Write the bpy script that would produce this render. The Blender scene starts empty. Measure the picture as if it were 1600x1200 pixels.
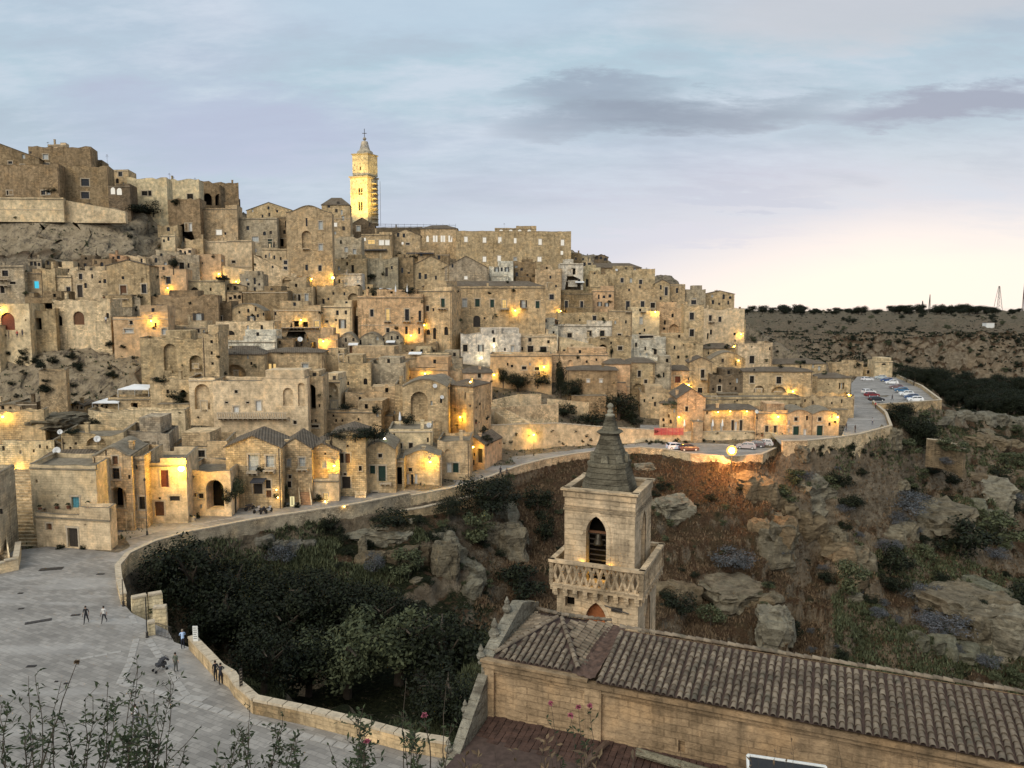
import bpy, bmesh, math, random
import numpy as np
from mathutils import Vector, Matrix, Euler
from mathutils.geometry import tessellate_polygon, delaunay_2d_cdt
from mathutils.bvhtree import BVHTree

R = math.radians
random.seed(7)
SC = bpy.context.scene
COL = SC.collection
# ------------------------------------------------------------------ camera
CAMZ, FPX, PITCH = 30.0, 1200.0, math.atan(120 / 1200.0)
cam_d = bpy.data.cameras.new('camera')
cam = bpy.data.objects.new('camera', cam_d)
COL.objects.link(cam)
cam.location = (0, 0, CAMZ)
cam.rotation_euler = (math.pi / 2 - PITCH, 0, 0)
cam_d.sensor_width = 36
cam_d.lens = 36 * FPX / 1600.0
cam_d.clip_end = 12000
cam_d.clip_start = 0.1
SC.camera = cam
# ------------------------------------------------------------------ look
SC.render.engine = 'CYCLES'
SC.view_settings.view_transform = 'Standard'
SC.view_settings.look = 'None'
SC.view_settings.gamma = 1
SC.view_settings.exposure = 0.0
SC.view_settings.use_curve_mapping = False
SC.cycles.use_denoising = True
SC.cycles.max_bounces = 5
SC.cycles.diffuse_bounces = 3
SC.cycles.glossy_bounces = 2
SC.cycles.transmission_bounces = 2
SC.cycles.use_adaptive_sampling = True
SC.cycles.caustics_reflective = False
SC.cycles.caustics_refractive = False


class NT:
    """small helper for writing node trees"""
    def __init__(s, tree):
        s.t = tree
        tree.nodes.clear()

    def n(s, typ, ins=None, **kw):
        nd = s.t.nodes.new(typ)
        for k, v in kw.items():
            setattr(nd, k, v)
        for k, v in (ins or {}).items():
            if isinstance(v, bpy.types.NodeSocket):
                s.t.links.new(v, nd.inputs[k])
            else:
                nd.inputs[k].default_value = v
        return nd

    def m(s, op, a, b=None, c=None, clamp=False):
        nd = s.t.nodes.new('ShaderNodeMath')
        nd.operation = op
        nd.use_clamp = clamp
        for i, v in enumerate((a, b, c)):
            if v is None:
                continue
            if isinstance(v, bpy.types.NodeSocket):
                s.t.links.new(v, nd.inputs[i])
            else:
                nd.inputs[i].default_value = v
        return nd.outputs[0]

    def mix(s, f, a, b, blend='MIX'):
        nd = s.t.nodes.new('ShaderNodeMix')
        nd.data_type = 'RGBA'
        nd.blend_type = blend
        for i, v in ((0, f), (6, a), (7, b)):
            if isinstance(v, bpy.types.NodeSocket):
                s.t.links.new(v, nd.inputs[i])
            elif i == 0:
                nd.inputs[0].default_value = v
            else:
                nd.inputs[i].default_value = (*v[:3], 1)
        return nd.outputs[2]

    def noise(s, vec, scale, detail=4, rough=.55, **kw):
        nd = s.n('ShaderNodeTexNoise', {'Scale': scale, 'Detail': detail, 'Roughness': rough}, **kw)
        if vec is not None:
            s.t.links.new(vec, nd.inputs['Vector'])
        return nd.outputs['Fac']

    def ramp(s, f, a, b, lo=0., hi=1.):
        nd = s.t.nodes.new('ShaderNodeMapRange')
        nd.clamp = True
        for i, v in enumerate((f, a, b, lo, hi)):
            if isinstance(v, bpy.types.NodeSocket):
                s.t.links.new(v, nd.inputs[i])
            else:
                nd.inputs[i].default_value = v
        return nd.outputs[0]

    def vmul(s, v, k):
        nd = s.t.nodes.new('ShaderNodeVectorMath')
        nd.operation = 'MULTIPLY'
        s.t.links.new(v, nd.inputs[0])
        nd.inputs[1].default_value = k
        return nd.outputs[0]


def srgb(r, g, b):
    return tuple(((c / 255) / 12.92 if c < 10 else (((c / 255) + .055) / 1.055) ** 2.4) for c in (r, g, b))


# ------------------------------------------------------------------ world: dusk sky with broken cloud
w = bpy.data.worlds.new('World')
SC.world = w
w.use_nodes = True
N = NT(w.node_tree)
FILL_EL, FILL_AZ = R(38), R(-150)      # added soft fill for the facades, from behind and left of the camera
sky = N.n('ShaderNodeTexSky', sky_type='NISHITA', sun_disc=False, sun_elevation=R(3), sun_rotation=R(25))
tc = N.n('ShaderNodeTexCoord').outputs['Generated']
sx = N.n('ShaderNodeSeparateXYZ', {0: tc})
X, Y, Z = sx.outputs
az = N.m('ARCTAN2', X, Y)
zz = N.m('ADD', N.m('MAXIMUM', Z, 0.0), 0.20)
cv = N.n('ShaderNodeCombineXYZ', {0: N.m('DIVIDE', X, zz), 1: N.m('DIVIDE', Y, zz), 2: Z}).outputs[0]
base = N.mix(N.ramp(Z, 0.0, .30), srgb(200, 209, 221), srgb(178, 201, 215))
base = N.mix(N.ramp(N.noise(N.vmul(cv, (.35, .8, 1)), 1.3, 3), .42, .62, 0, .8), base, srgb(188, 194, 214))
# evening glow low in the north east
glow = N.m('MULTIPLY', N.ramp(az, -.35, .45), N.m('SUBTRACT', 1.0, N.ramp(Z, 0.01, .20)))
back = N.ramp(N.m('ABSOLUTE', N.m('SUBTRACT', az, .5)), 1.0, 2.2, 1., 0.)
glow = N.m('MULTIPLY', glow, back)
base = N.mix(N.ramp(glow, 0., .65), base, srgb(226, 224, 232))
base = N.mix(N.ramp(glow, .42, .80), base, srgb(252, 244, 234))
# grey cloud bands
cl = N.noise(N.vmul(cv, (.55, 1.25, 1)), 1.05, 6, .55)
f1 = N.ramp(cl, .50, .70, 0, .5)
f1 = N.m('MULTIPLY', f1, N.ramp(Z, .10, .19))
base = N.mix(f1, base, srgb(160, 170, 187))
cl2 = N.noise(N.vmul(cv, (.8, 1.7, 1)), 2.9, 8, .66)
f2 = N.m('MULTIPLY', N.ramp(cl2, .48, .68, 0, .75), N.ramp(Z, .05, .14))
base = N.mix(f2, base, srgb(206, 216, 229))
base = N.mix(N.m('MULTIPLY', N.ramp(cl2, .48, .30, 0, .55), N.ramp(Z, .09, .2)), base, srgb(172, 183, 199))
# one long dark bank to the right of the tower, drawn as stretched ellipses of direction
def bank(azc, zc, wa, wz, col, k, base):
    da = N.m('DIVIDE', N.m('SUBTRACT', az, azc), wa)
    dz = N.m('DIVIDE', N.m('SUBTRACT', N.m('ADD', Z, N.m('MULTIPLY', N.m('SUBTRACT', cl2, .5), .10)), zc), wz)
    d = N.m('ADD', N.m('MULTIPLY', da, da), N.m('MULTIPLY', dz, dz))
    d = N.m('ADD', d, N.m('MULTIPLY', N.m('SUBTRACT', cl, .5), 4.0))
    return N.mix(N.ramp(d, 1.25, .1, 0, k), base, col)
base = bank(.19, .232, .22, .026, srgb(146, 157, 174), .9, base)
base = bank(.10, .262, .12, .016, srgb(150, 162, 180), .7, base)
base = bank(.50, .215, .13, .020, srgb(158, 165, 184), .85, base)
base = bank(.28, .135, .10, .010, srgb(196, 202, 218), .7, base)
base = bank(.20, .085, .16, .012, srgb(214, 216, 228), .7, base)
base = bank(.52, .33, .35, .05, srgb(196, 200, 208), .8, base)
base = bank(-.1, .36, .22, .05, srgb(184, 206, 222), .7, base)
base = bank(-.35, .20, .22, .05, srgb(184, 190, 214), .7, base)
base = N.mix(N.ramp(Z, -.02, 0.0), srgb(90, 84, 78), base)
col = N.mix(.975, N.n('ShaderNodeVectorMath', {0: sky.outputs[0], 1: (.12, .12, .12)}, operation='MULTIPLY').outputs[0], base)
bg = N.n('ShaderNodeBackground', {'Color': col, 'Strength': 1.06})
N.n('ShaderNodeOutputWorld', {'Surface': bg.outputs[0]})

sl = bpy.data.lights.new('sun', 'SUN')  # added lamp, wide and soft, to lighten the facades
sl.energy = 2.6
sl.angle = R(50)
sl.color = (1, .90, .76)
so = bpy.data.objects.new('sun', sl)
so.rotation_euler = Vector((-math.sin(FILL_AZ) * math.cos(FILL_EL), -math.cos(FILL_AZ) * math.cos(FILL_EL), -math.sin(FILL_EL))).to_track_quat('-Z', 'Y').to_euler()
COL.objects.link(so)


# ------------------------------------------------------------------ projection helpers (survey of the place)
def ray(px, py):
    a, b = (px - 800) / FPX, (600 - py) / FPX
    c, s = math.cos(PITCH), math.sin(PITCH)
    return Vector((a, c + b * s, -s + b * c))


def W(px, py, Y):
    r = ray(px, py)
    return Vector((0, 0, CAMZ)) + r * (Y / r.y)


def G(px, py, z=0.0):
    r = ray(px, py)
    return Vector((0, 0, CAMZ)) + r * ((z - CAMZ) / r.z)


def PX(p):
    c, s = math.cos(PITCH), math.sin(PITCH)
    y, z = p[1], p[2] - CAMZ
    f = y * c - z * s
    return 800 + FPX * p[0] / f, 600 - FPX * (y * s + z * c) / f


# ------------------------------------------------------------------ value noise for numpy
_rs = np.random.RandomState(11)
_lat = _rs.rand(64, 64, 64).astype(np.float32) * 2 - 1


def vnoise(x, y, z):
    xi, yi, zi = np.floor(x).astype(int), np.floor(y).astype(int), np.floor(z).astype(int)
    fx, fy, fz = x - xi, y - yi, z - zi
    fx, fy, fz = (t * t * (3 - 2 * t) for t in (fx, fy, fz))
    def L(a, b, c): return _lat[(xi + a) & 63, (yi + b) & 63, (zi + c) & 63]
    def lp(a, b, t): return a + (b - a) * t
    return lp(lp(lp(L(0, 0, 0), L(1, 0, 0), fx), lp(L(0, 1, 0), L(1, 1, 0), fx), fy),
              lp(lp(L(0, 0, 1), L(1, 0, 1), fx), lp(L(0, 1, 1), L(1, 1, 1), fx), fy), fz)


def fbm(x, y, z, o=4):
    s, a = 0, 1.
    for i in range(o):
        s = s + a * vnoise(x + 17.3 * i, y + 5.1 * i, z + 9.7 * i)
        x, y, z, a = x * 2.03, y * 2.03, z * 2.03, a * .5
    return s


# ------------------------------------------------------------------ object helpers
def tagp(o, label=None, cat=None, group=None, kind=None, color=None):
    if label: o['label'] = label
    if cat: o['category'] = cat
    if group: o['group'] = group
    if kind: o['kind'] = kind
    if color: o.color = (*color[:3], 1)
    return o


def link(name, me, parent=None, loc=None, rz=None, color=None):
    o = bpy.data.objects.new(name, me)
    COL.objects.link(o)
    if parent is not None: o.parent = parent
    if loc is not None: o.location = loc
    if rz is not None: o.rotation_euler = (0, 0, rz)
    if color is not None: o.color = (*color[:3], 1)
    return o


def empty(name, loc, label, cat, group=None, rz=0):
    o = link(name, None, None, loc, rz)
    return tagp(o, label, cat, group)


class MB:
    """collects polygons with material slots and builds one mesh"""
    def __init__(s):
        s.v, s.f, s.mi, s.mats, s.cur = [], [], [], [], 0

    def mat(s, m):
        if m not in s.mats: s.mats.append(m)
        s.cur = s.mats.index(m)
        return s

    def poly(s, pts):
        i = len(s.v)
        s.v += [tuple(p) for p in pts]
        s.f.append(tuple(range(i, i + len(pts))))
        s.mi.append(s.cur)

    def box(s, c, h, M=None, top=1.0):
        """c centre, h half sizes, top: scale of the upper face"""
        cs = [Vector((c[0] + sx * h[0] * (top if sz > 0 else 1), c[1] + sy * h[1] * (top if sz > 0 else 1), c[2] + sz * h[2]))
              for sz in (-1, 1) for sx, sy in ((-1, -1), (1, -1), (1, 1), (-1, 1))]
        if M is not None: cs = [M @ p for p in cs]
        i = len(s.v)
        s.v += [tuple(p) for p in cs]
        for f in ((0, 3, 2, 1), (4, 5, 6, 7), (0, 1, 5, 4), (1, 2, 6, 5), (2, 3, 7, 6), (3, 0, 4, 7)):
            s.f.append(tuple(i + k for k in f))
            s.mi.append(s.cur)

    def tube(s, pts, r0, r1=None, n=6, cap=True):
        r1 = r0 if r1 is None else r1
        pts = [Vector(p) for p in pts]
        rings = []
        for k, p in enumerate(pts):
            d = (pts[min(k + 1, len(pts) - 1)] - pts[max(k - 1, 0)]).normalized()
            a = d.orthogonal().normalized() if abs(d.z) > .99 else d.cross(Vector((0, 0, 1))).normalized()
            b = d.cross(a)
            r = r0 + (r1 - r0) * k / (len(pts) - 1)
            i = len(s.v)
            s.v += [tuple(p + (a * math.cos(t) + b * math.sin(t)) * r) for t in (2 * math.pi * q / n for q in range(n))]
            rings.append(i)
        for a, b in zip(rings, rings[1:]):
            for q in range(n):
                s.f.append((a + q, a + (q + 1) % n, b + (q + 1) % n, b + q))
                s.mi.append(s.cur)
        if cap:
            s.f.append(tuple(rings[0] + q for q in range(n))[::-1]); s.mi.append(s.cur)
            s.f.append(tuple(rings[-1] + q for q in range(n))); s.mi.append(s.cur)

    def lathe(s, prof, c=(0, 0, 0), n=12, M=None):
        rings = []
        for r, z in prof:
            i = len(s.v)
            pts = [Vector((c[0] + r * math.cos(2 * math.pi * q / n), c[1] + r * math.sin(2 * math.pi * q / n), c[2] + z)) for q in range(n)]
            if M is not None: pts = [M @ p for p in pts]
            s.v += [tuple(p) for p in pts]
            rings.append(i)
        for a, b in zip(rings, rings[1:]):
            for q in range(n):
                s.f.append((a + q, a + (q + 1) % n, b + (q + 1) % n, b + q))
                s.mi.append(s.cur)
        s.f.append(tuple(rings[0] + q for q in range(n))[::-1]); s.mi.append(s.cur)
        s.f.append(tuple(rings[-1] + q for q in range(n))); s.mi.append(s.cur)

    def mesh(s, name, smooth=False):
        me = bpy.data.meshes.new(name)
        me.from_pydata(s.v, [], s.f)
        for m in s.mats: me.materials.append(m)
        me.polygons.foreach_set('material_index', s.mi)
        if smooth: me.polygons.foreach_set('use_smooth', [True] * len(s.f))
        me.update()
        return me

    def build(s, name, parent=None, loc=None, color=None, smooth=False):
        return link(name, s.mesh(name, smooth), parent, loc, None, color)


# ------------------------------------------------------------------ materials
def new_mat(name):
    m = bpy.data.materials.new(name)
    m.use_nodes = True
    return m, NT(m.node_tree)


def finish(N, col, rough=.9, bump=None, bs=.5, bd=.05, spec=.2, metal=0., emis=None, es=0.):
    ins = {'Base Color': col if isinstance(col, bpy.types.NodeSocket) else (*col[:3], 1), 'Roughness': rough, 'Specular IOR Level': spec, 'Metallic': metal}
    if bump is not None:
        b = N.n('ShaderNodeBump', {'Height': bump, 'Strength': bs, 'Distance': bd})
        ins['Normal'] = b.outputs[0]
    if emis is not None:
        ins['Emission Color'] = (*emis, 1)
        ins['Emission Strength'] = es
    p = N.n('ShaderNodeBsdfPrincipled', ins)
    N.n('ShaderNodeOutputMaterial', {'Surface': p.outputs[0]})


def stone_mat(name, course=.32, length=.62, streak=1., joints=1., soot=1., sc=1.):
    m, N = new_mat(name)
    pos = N.n('ShaderNodeNewGeometry').outputs['Position']
    oi = N.n('ShaderNodeObjectInfo')
    s3 = N.n('ShaderNodeSeparateXYZ', {0: pos}).outputs
    u = N.m('ADD', s3[0], N.m('MULTIPLY', s3[1], .83))
    wob = N.m('MULTIPLY', N.m('SUBTRACT', N.noise(pos, .7, 2), .5), .25)
    bv = N.n('ShaderNodeCombineXYZ', {0: u, 1: N.m('ADD', s3[2], wob)}).outputs[0]
    br = N.n('ShaderNodeTexBrick', {'Vector': bv, 'Scale': 1.0, 'Mortar Size': .022, 'Brick Width': length, 'Row Height': course,
                                    'Color1': (.55, .54, .52, 1), 'Color2': (1.22, 1.2, 1.16, 1), 'Mortar': (.42, .4, .38, 1), 'Bias': .1})
    big = N.noise(pos, .16 * sc, 4)
    mid = N.noise(pos, .9 * sc, 5, .62)
    fine = N.noise(pos, 5., 3, .6)
    st = N.noise(N.vmul(pos, (1.6, 1.6, .16)), 1.0, 4, .6)
    # where plaster has stayed on, no joints are seen
    pl = N.ramp(N.noise(pos, .33, 3), .45, .56)
    c = N.mix(N.m('MULTIPLY', N.m('SUBTRACT', 1., N.m('MULTIPLY', pl, .75)), .8 * joints), (1, 1, 1), br.outputs['Color'])
    c = N.mix(1., c, oi.outputs['Color'], 'MULTIPLY')
    v = N.m('MULTIPLY', N.ramp(big, .3, .7, .78, 1.18), N.ramp(mid, .3, .7, .58, 1.34))
    v = N.m('MULTIPLY', v, N.ramp(fine, .2, .8, .82, 1.18))
    vv = N.n('ShaderNodeCombineXYZ', {0: v, 1: v, 2: v}).outputs[0]
    c = N.mix(1., c, vv, 'MULTIPLY')
    c = N.mix(N.ramp(N.noise(pos, .45, 3), .5, .68, 0, .45), c, N.mix(1., c, (1.1, .96, .78), 'MULTIPLY'))
    c = N.mix(N.m('MULTIPLY', N.ramp(st, .53, .72, 0, .75 * streak), soot), c, N.mix(1., c, (.40, .41, .42), 'MULTIPLY'))
    c = N.mix(N.ramp(N.noise(pos, 2.2, 4, .7), .60, .72, 0, .6 * soot), c, N.mix(1., c, (.38, .37, .34), 'MULTIPLY'))
    h = N.m('ADD', N.m('MULTIPLY', br.outputs['Fac'], -.6), N.m('ADD', mid, N.m('MULTIPLY', fine, .6)))
    finish(N, c, .93, h, .8, .12, .1)
    return m


M_WALL = stone_mat('weathered_tufa')
M_PLASTER = stone_mat('old_plaster', joints=.12, streak=.7, soot=.6)
M_RUBBLE = stone_mat('rubble_masonry', course=.24, length=.33, joints=1.2, streak=.5)
M_CHURCH = stone_mat('church_ashlar', course=.34, length=.7, joints=.55, streak=.95, soot=1.1)


def simple(name, col, rough=.6, n1=3., amp=.35, bump=.3, bd=.02, spec=.3, metal=0., usecol=False):
    m, N = new_mat(name)
    pos = N.n('ShaderNodeTexCoord').outputs['Object']
    f = N.noise(pos, n1, 4, .6)
    if usecol:
        c0 = N.n('ShaderNodeObjectInfo').outputs['Color']
        c = N.mix(1., c0, N.n('ShaderNodeCombineXYZ', {k: N.ramp(f, .25, .75, 1 - amp, 1 + amp) for k in range(3)}).outputs[0], 'MULTIPLY')
    else:
        c = N.mix(N.ramp(f, .25, .75), tuple(x * (1 - amp) for x in col), tuple(min(1, x * (1 + amp)) for x in col))
    finish(N, c, rough, f if bump else None, bump, bd, spec, metal)
    return m


M_GLASS = simple('dark_window_glass', (.018, .017, .016), .12, amp=.5, bump=0, spec=.5)
M_PALEGLASS = simple('pale_sky_glass', (.42, .44, .42), .35, 6, .3, 0)  # pale pane colour stands in for reflected sky
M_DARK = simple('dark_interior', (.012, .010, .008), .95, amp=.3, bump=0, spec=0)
M_DARKWOOD = simple('dark_painted_wood', (.045, .036, .028), .6, 5)
M_BROWNWOOD = simple('brown_plank_wood', (.13, .062, .03), .7, 4)
M_GREENWOOD = simple('green_painted_wood', (.018, .045, .032), .5, 5)
M_BLUEWOOD = simple('turquoise_painted_wood', (.10, .30, .36), .5, 5)
M_REDWOOD = simple('red_brown_wood', (.15, .045, .025), .6, 4)
M_WHITE = simple('white_paint', (.68, .68, .64), .5, 3, .12)
M_TRIM = simple('cut_stone_trim', (.46, .38, .27), .85, 3, .3)
M_IRON = simple('weathered_iron', (.035, .030, .026), .5, 6, .3, spec=.4)
M_PIPE = simple('rusty_drainpipe', (.10, .065, .045), .6, 4, .4)
M_TENT = simple('white_canvas', (.75, .76, .76), .7, 1, .1)
M_DARKCANVAS = simple('dark_canvas', (.05, .05, .055), .8, 2, .3)
M_DISH = simple('dish_metal', (.62, .62, .6), .4, 2, .1)
M_PAINTOBJ = simple('vehicle_paint', (1, 1, 1), .25, 2, .06, 0, spec=.5, usecol=True)
M_TYRE = simple('tyre_rubber', (.02, .02, .02), .8, 3, .2)
M_CARGLASS = simple('vehicle_glass', (.02, .024, .028), .08, 2, .1, 0, spec=.6)
M_CLOTH = simple('cloth', (1, 1, 1), .85, 8, .3, .3, .01, usecol=True)
M_TERRA = simple('terracotta_pot', (.22, .09, .05), .8, 4, .3)
M_BRONZE = simple('dark_bell_bronze', (.06, .05, .035), .4, 4, .3, metal=.6)
M_REDNET = simple('red_plastic_net', (.55, .09, .09), .6, 5, .3)


def emitter(name, col, s):
    m, N = new_mat(name)
    e = N.n('ShaderNodeEmission', {'Color': (*col, 1), 'Strength': s})
    N.n('ShaderNodeOutputMaterial', {'Surface': e.outputs[0]})
    return m


M_LITWIN = emitter('lit_window_pane', (1, .66, .25), .9)
M_WHITEWIN = emitter('pale_lit_window_pane', (1, .93, .78), .85)
M_CYANWIN = emitter('blue_lit_window_pane', (.10, .75, 1.), .8)
M_BULB = emitter('sodium_bulb', (1, .68, .16), 26.)
M_BULBW = emitter('white_bulb', (1, .86, .55), 14.)
M_FLOOD = emitter('floodlight_halo_rim', (1, .50, .11), 2.0)  # glowing orange rim stands in for the halo around the lamp
M_FLOODCORE = emitter('floodlight_core', (1, .80, .42), 30.)


def tile_mat(name, c1, c2, along=1.0):
    m, N = new_mat(name)
    pos = N.n('ShaderNodeNewGeometry').outputs['Position']
    oi = N.n('ShaderNodeObjectInfo')
    f = N.noise(pos, 2.6, 5, .65)
    g = N.noise(pos, .5, 3)
    c = N.mix(N.ramp(f, .35, .65), c1, c2)
    c = N.mix(N.ramp(g, .5, .65, 0, .5), c, (.16, .13, .095))
    c = N.mix(N.ramp(N.noise(pos, 7., 3), .6, .7, 0, .6), c, (.30, .28, .2))
    isl = N.n('ShaderNodeNewGeometry').outputs['Random Per Island']
    c = N.mix(N.m('MULTIPLY', isl, .8), c, N.mix(1., c, (.42, .41, .42), 'MULTIPLY'))
    c = N.mix(N.ramp(N.m('FRACT', N.m('MULTIPLY', isl, 7.3)), .86, .9, 0, .6), c, (.30, .24, .17))
    c = N.mix(N.ramp(N.noise(pos, 1.1, 4), .56, .66, 0, .6), c, (.085, .08, .06))
    finish(N, c, .95, f, .6, .03, .1)
    return m


M_TILE = tile_mat('lichened_clay_tile', (.175, .138, .098), (.33, .265, .19))
M_ROOFBED = simple('roof_mortar_bed', (.075, .05, .04), .95, 2.5, .4, .6, .05)


def roof_far():
    """tiled roof on a distant house: rows of pantiles as ridges and grooves"""
    m, N = new_mat('far_tiled_roof')
    pos = N.n('ShaderNodeNewGeometry').outputs['Position']
    s3 = N.n('ShaderNodeSeparateXYZ', {0: pos}).outputs
    wv = N.m('SINE', N.m('MULTIPLY', N.m('ADD', s3[0], N.m('MULTIPLY', s3[1], .3)), 14.))
    f = N.noise(pos, 1.4, 5, .65)
    c = N.mix(N.ramp(f, .3, .7), (.10, .078, .056), (.20, .16, .115))
    c = N.mix(N.ramp(wv, -.2, -.9, 0, .45), c, (.05, .04, .03))
    c = N.mix(N.ramp(N.noise(pos, .35, 2), .5, .6, 0, .5), c, (.17, .145, .11))
    finish(N, c, .95, wv, .7, .06, .1)
    return m


M_ROOF = roof_far()


def flat_roof():
    m, N = new_mat('flat_stone_roof')
    pos = N.n('ShaderNodeNewGeometry').outputs['Position']
    f = N.noise(pos, .9, 5, .65)
    c = N.mix(N.ramp(f, .3, .7), (.15, .125, .09), (.29, .245, .175))
    c = N.mix(N.ramp(N.noise(pos, 3.3, 4), .58, .68, 0, .7), c, (.05, .055, .035))
    finish(N, c, .95, f, .6, .08, .1)
    return m


M_FLAT = flat_roof()


def paving_mat():
    m, N = new_mat('limestone_paving')
    pos = N.n('ShaderNodeNewGeometry').outputs['Position']
    br = N.n('ShaderNodeTexBrick', {'Vector': N.n('ShaderNodeMapping', {'Vector': pos, 'Rotation': (0, 0, R(28))}).outputs[0], 'Scale': 1., 'Mortar Size': .018, 'Brick Width': .9, 'Row Height': .45,
                                    'Color1': (.7, .7, .7, 1), 'Color2': (1.1, 1.1, 1.1, 1), 'Mortar': (.55, .55, .55, 1)})
    f = N.noise(pos, .22, 5, .6)
    g = N.noise(pos, 1.8, 5, .7)
    c = N.mix(N.ramp(f, .3, .7), (.225, .208, .185), (.345, .32, .285))
    c = N.mix(.85, c, N.mix(1., c, br.outputs['Color'], 'MULTIPLY'))
    c = N.mix(N.ramp(g, .5, .72, 0, .55), c, (.14, .132, .122))
    c = N.mix(N.ramp(N.noise(N.vmul(pos, (.05, .3, 1)), 1., 4), .55, .62, 0, .35), c, (.42, .40, .37))
    finish(N, c, .8, N.m('ADD', N.m('MULTIPLY', br.outputs['Fac'], -.4), g), .4, .03, .25)
    return m


M_PAVE = paving_mat()
M_PALESTRIP = simple('pale_kerb_stone', (.335, .315, .285), .85, 2, .25)


def terrain_mat():
    m, N = new_mat('ravine_and_hill_ground')
    geo = N.n('ShaderNodeNewGeometry')
    pos = geo.outputs['Position']
    nz = N.n('ShaderNodeSeparateXYZ', {0: geo.outputs['Normal']}).outputs[2]
    att = N.n('ShaderNodeAttribute', attribute_name='zone').outputs['Color']
    zs = N.n('ShaderNodeSeparateColor', {0: att}).outputs   # r: town ground, g: green share, b: dry grass
    n1 = N.noise(pos, .09, 5, .6)
    n2 = N.noise(pos, .45, 6, .65)
    n3 = N.noise(pos, 2.4, 5, .7)
    rock = N.mix(N.ramp(n2, .3, .7), (.10, .076, .05), (.33, .27, .19))
    rock = N.mix(N.ramp(N.noise(N.vmul(pos, (.25, .25, 1.6)), 1., 5, .65), .5, .68, 0, .75), rock, (.10, .085, .065))
    rock = N.mix(N.ramp(n1, .45, .65, 0, .5), rock, (.30, .22, .14))
    soil = N.mix(N.ramp(n3, .3, .7), (.058, .036, .022), (.13, .082, .05))
    soil = N.mix(N.ramp(n2, .45, .65, 0, .7), soil, (.08, .068, .038))
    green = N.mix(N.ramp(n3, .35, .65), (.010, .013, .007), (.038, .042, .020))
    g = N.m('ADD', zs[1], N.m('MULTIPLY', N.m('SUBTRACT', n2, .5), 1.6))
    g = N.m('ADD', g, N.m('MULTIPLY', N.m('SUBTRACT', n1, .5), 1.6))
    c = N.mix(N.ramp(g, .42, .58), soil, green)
    cliff = N.ramp(zs[2], .6, .95)
    dry = N.m('MULTIPLY', N.ramp(zs[2], .15, .45), N.m('SUBTRACT', 1., cliff))
    rk = N.m('ADD', N.m('ADD', nz, N.m('MULTIPLY', dry, .22)), N.m('MULTIPLY', N.m('SUBTRACT', n3, .5), .55))
    c = N.mix(N.ramp(rk, .86, .70), c, rock)
    c = N.mix(N.m('MULTIPLY', N.ramp(N.noise(pos, 1.1, 6, .7), .60, .66, 0, .8), N.m('SUBTRACT', 1., N.m('MULTIPLY', dry, .8))), c, rock)
    cf = N.mix(N.ramp(n2, .3, .7), (.30, .24, .155), (.58, .47, .32))
    cf = N.mix(N.ramp(N.noise(N.vmul(pos, (.55, .55, .10)), 1., 6, .7), .50, .64, 0, .9), cf, (.12, .10, .08))
    cf = N.mix(N.ramp(N.noise(pos, .8, 6, .75), .58, .64, 0, .85), cf, (.05, .05, .035))
    c = N.mix(cliff, c, cf)
    town = N.mix(N.ramp(n3, .3, .7), (.24, .19, .13), (.40, .33, .23))
    town = N.mix(N.ramp(n2, .5, .66, 0, .85), town, (.085, .078, .05))
    town = N.mix(N.ramp(N.noise(N.vmul(pos, (.8, .8, .2)), 1.2, 5), .52, .66, 0, .8), town, (.12, .10, .085))
    c = N.mix(zs[0], c, town)
    finish(N, c, .97, N.m('ADD', n3, N.m('MULTIPLY', n2, 2.)), 1., 1.1, .05)
    return m


M_TERRAIN = terrain_mat()


def rock_mat():
    m, N = new_mat('lichened_limestone')
    pos = N.n('ShaderNodeNewGeometry').outputs['Position']
    oi = N.n('ShaderNodeObjectInfo')
    n2 = N.noise(pos, .8, 6, .7)
    n3 = N.noise(pos, 4., 5, .7)
    c = N.mix(N.ramp(n2, .3, .7), (.15, .14, .115), (.40, .38, .32))
    c = N.mix(N.ramp(N.noise(N.vmul(pos, (.4, .4, 2.2)), 1., 5, .65), .5, .66, 0, .8), c, (.09, .08, .065))
    c = N.mix(N.ramp(n3, .58, .7, 0, .7), c, (.06, .062, .045))
    c = N.mix(1., c, oi.outputs['Color'], 'MULTIPLY')
    finish(N, c, .95, N.m('ADD', n3, N.m('MULTIPLY', n2, 2.)), 1., .25, .1)
    return m


M_ROCK = rock_mat()


def leaf_mat(name, c1, c2, usecol=False):
    m, N = new_mat(name)
    geo = N.n('ShaderNodeNewGeometry')
    rnd = geo.outputs['Random Per Island']
    oi = N.n('ShaderNodeObjectInfo')
    c = N.mix(rnd, c1, c2)
    c = N.mix(N.m('MULTIPLY', oi.outputs['Random'], .5), c, N.mix(1., c, (.6, .66, .6), 'MULTIPLY'))
    p = N.n('ShaderNodeBsdfPrincipled', {'Base Color': c, 'Roughness': .7, 'Specular IOR Level': .2})
    N.n('ShaderNodeOutputMaterial', {'Surface': p.outputs[0]})
    return m


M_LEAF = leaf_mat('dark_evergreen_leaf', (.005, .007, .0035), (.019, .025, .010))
M_LEAF2 = leaf_mat('olive_scrub_leaf', (.035, .042, .020), (.10, .11, .055))
M_LEAF3 = leaf_mat('grey_blue_scrub_leaf', (.035, .04, .042), (.14, .145, .16))
M_LEAF4 = leaf_mat('near_shrub_leaf', (.014, .022, .009), (.05, .064, .026))
M_DRY = leaf_mat('dry_grass_blade', (.07, .045, .026), (.19, .13, .075))
M_FLOWER = leaf_mat('pink_petal', (.22, .05, .08), (.42, .13, .17))
M_BARK = simple('bark', (.07, .055, .04), .9, 5, .4, .6, .02)
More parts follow.
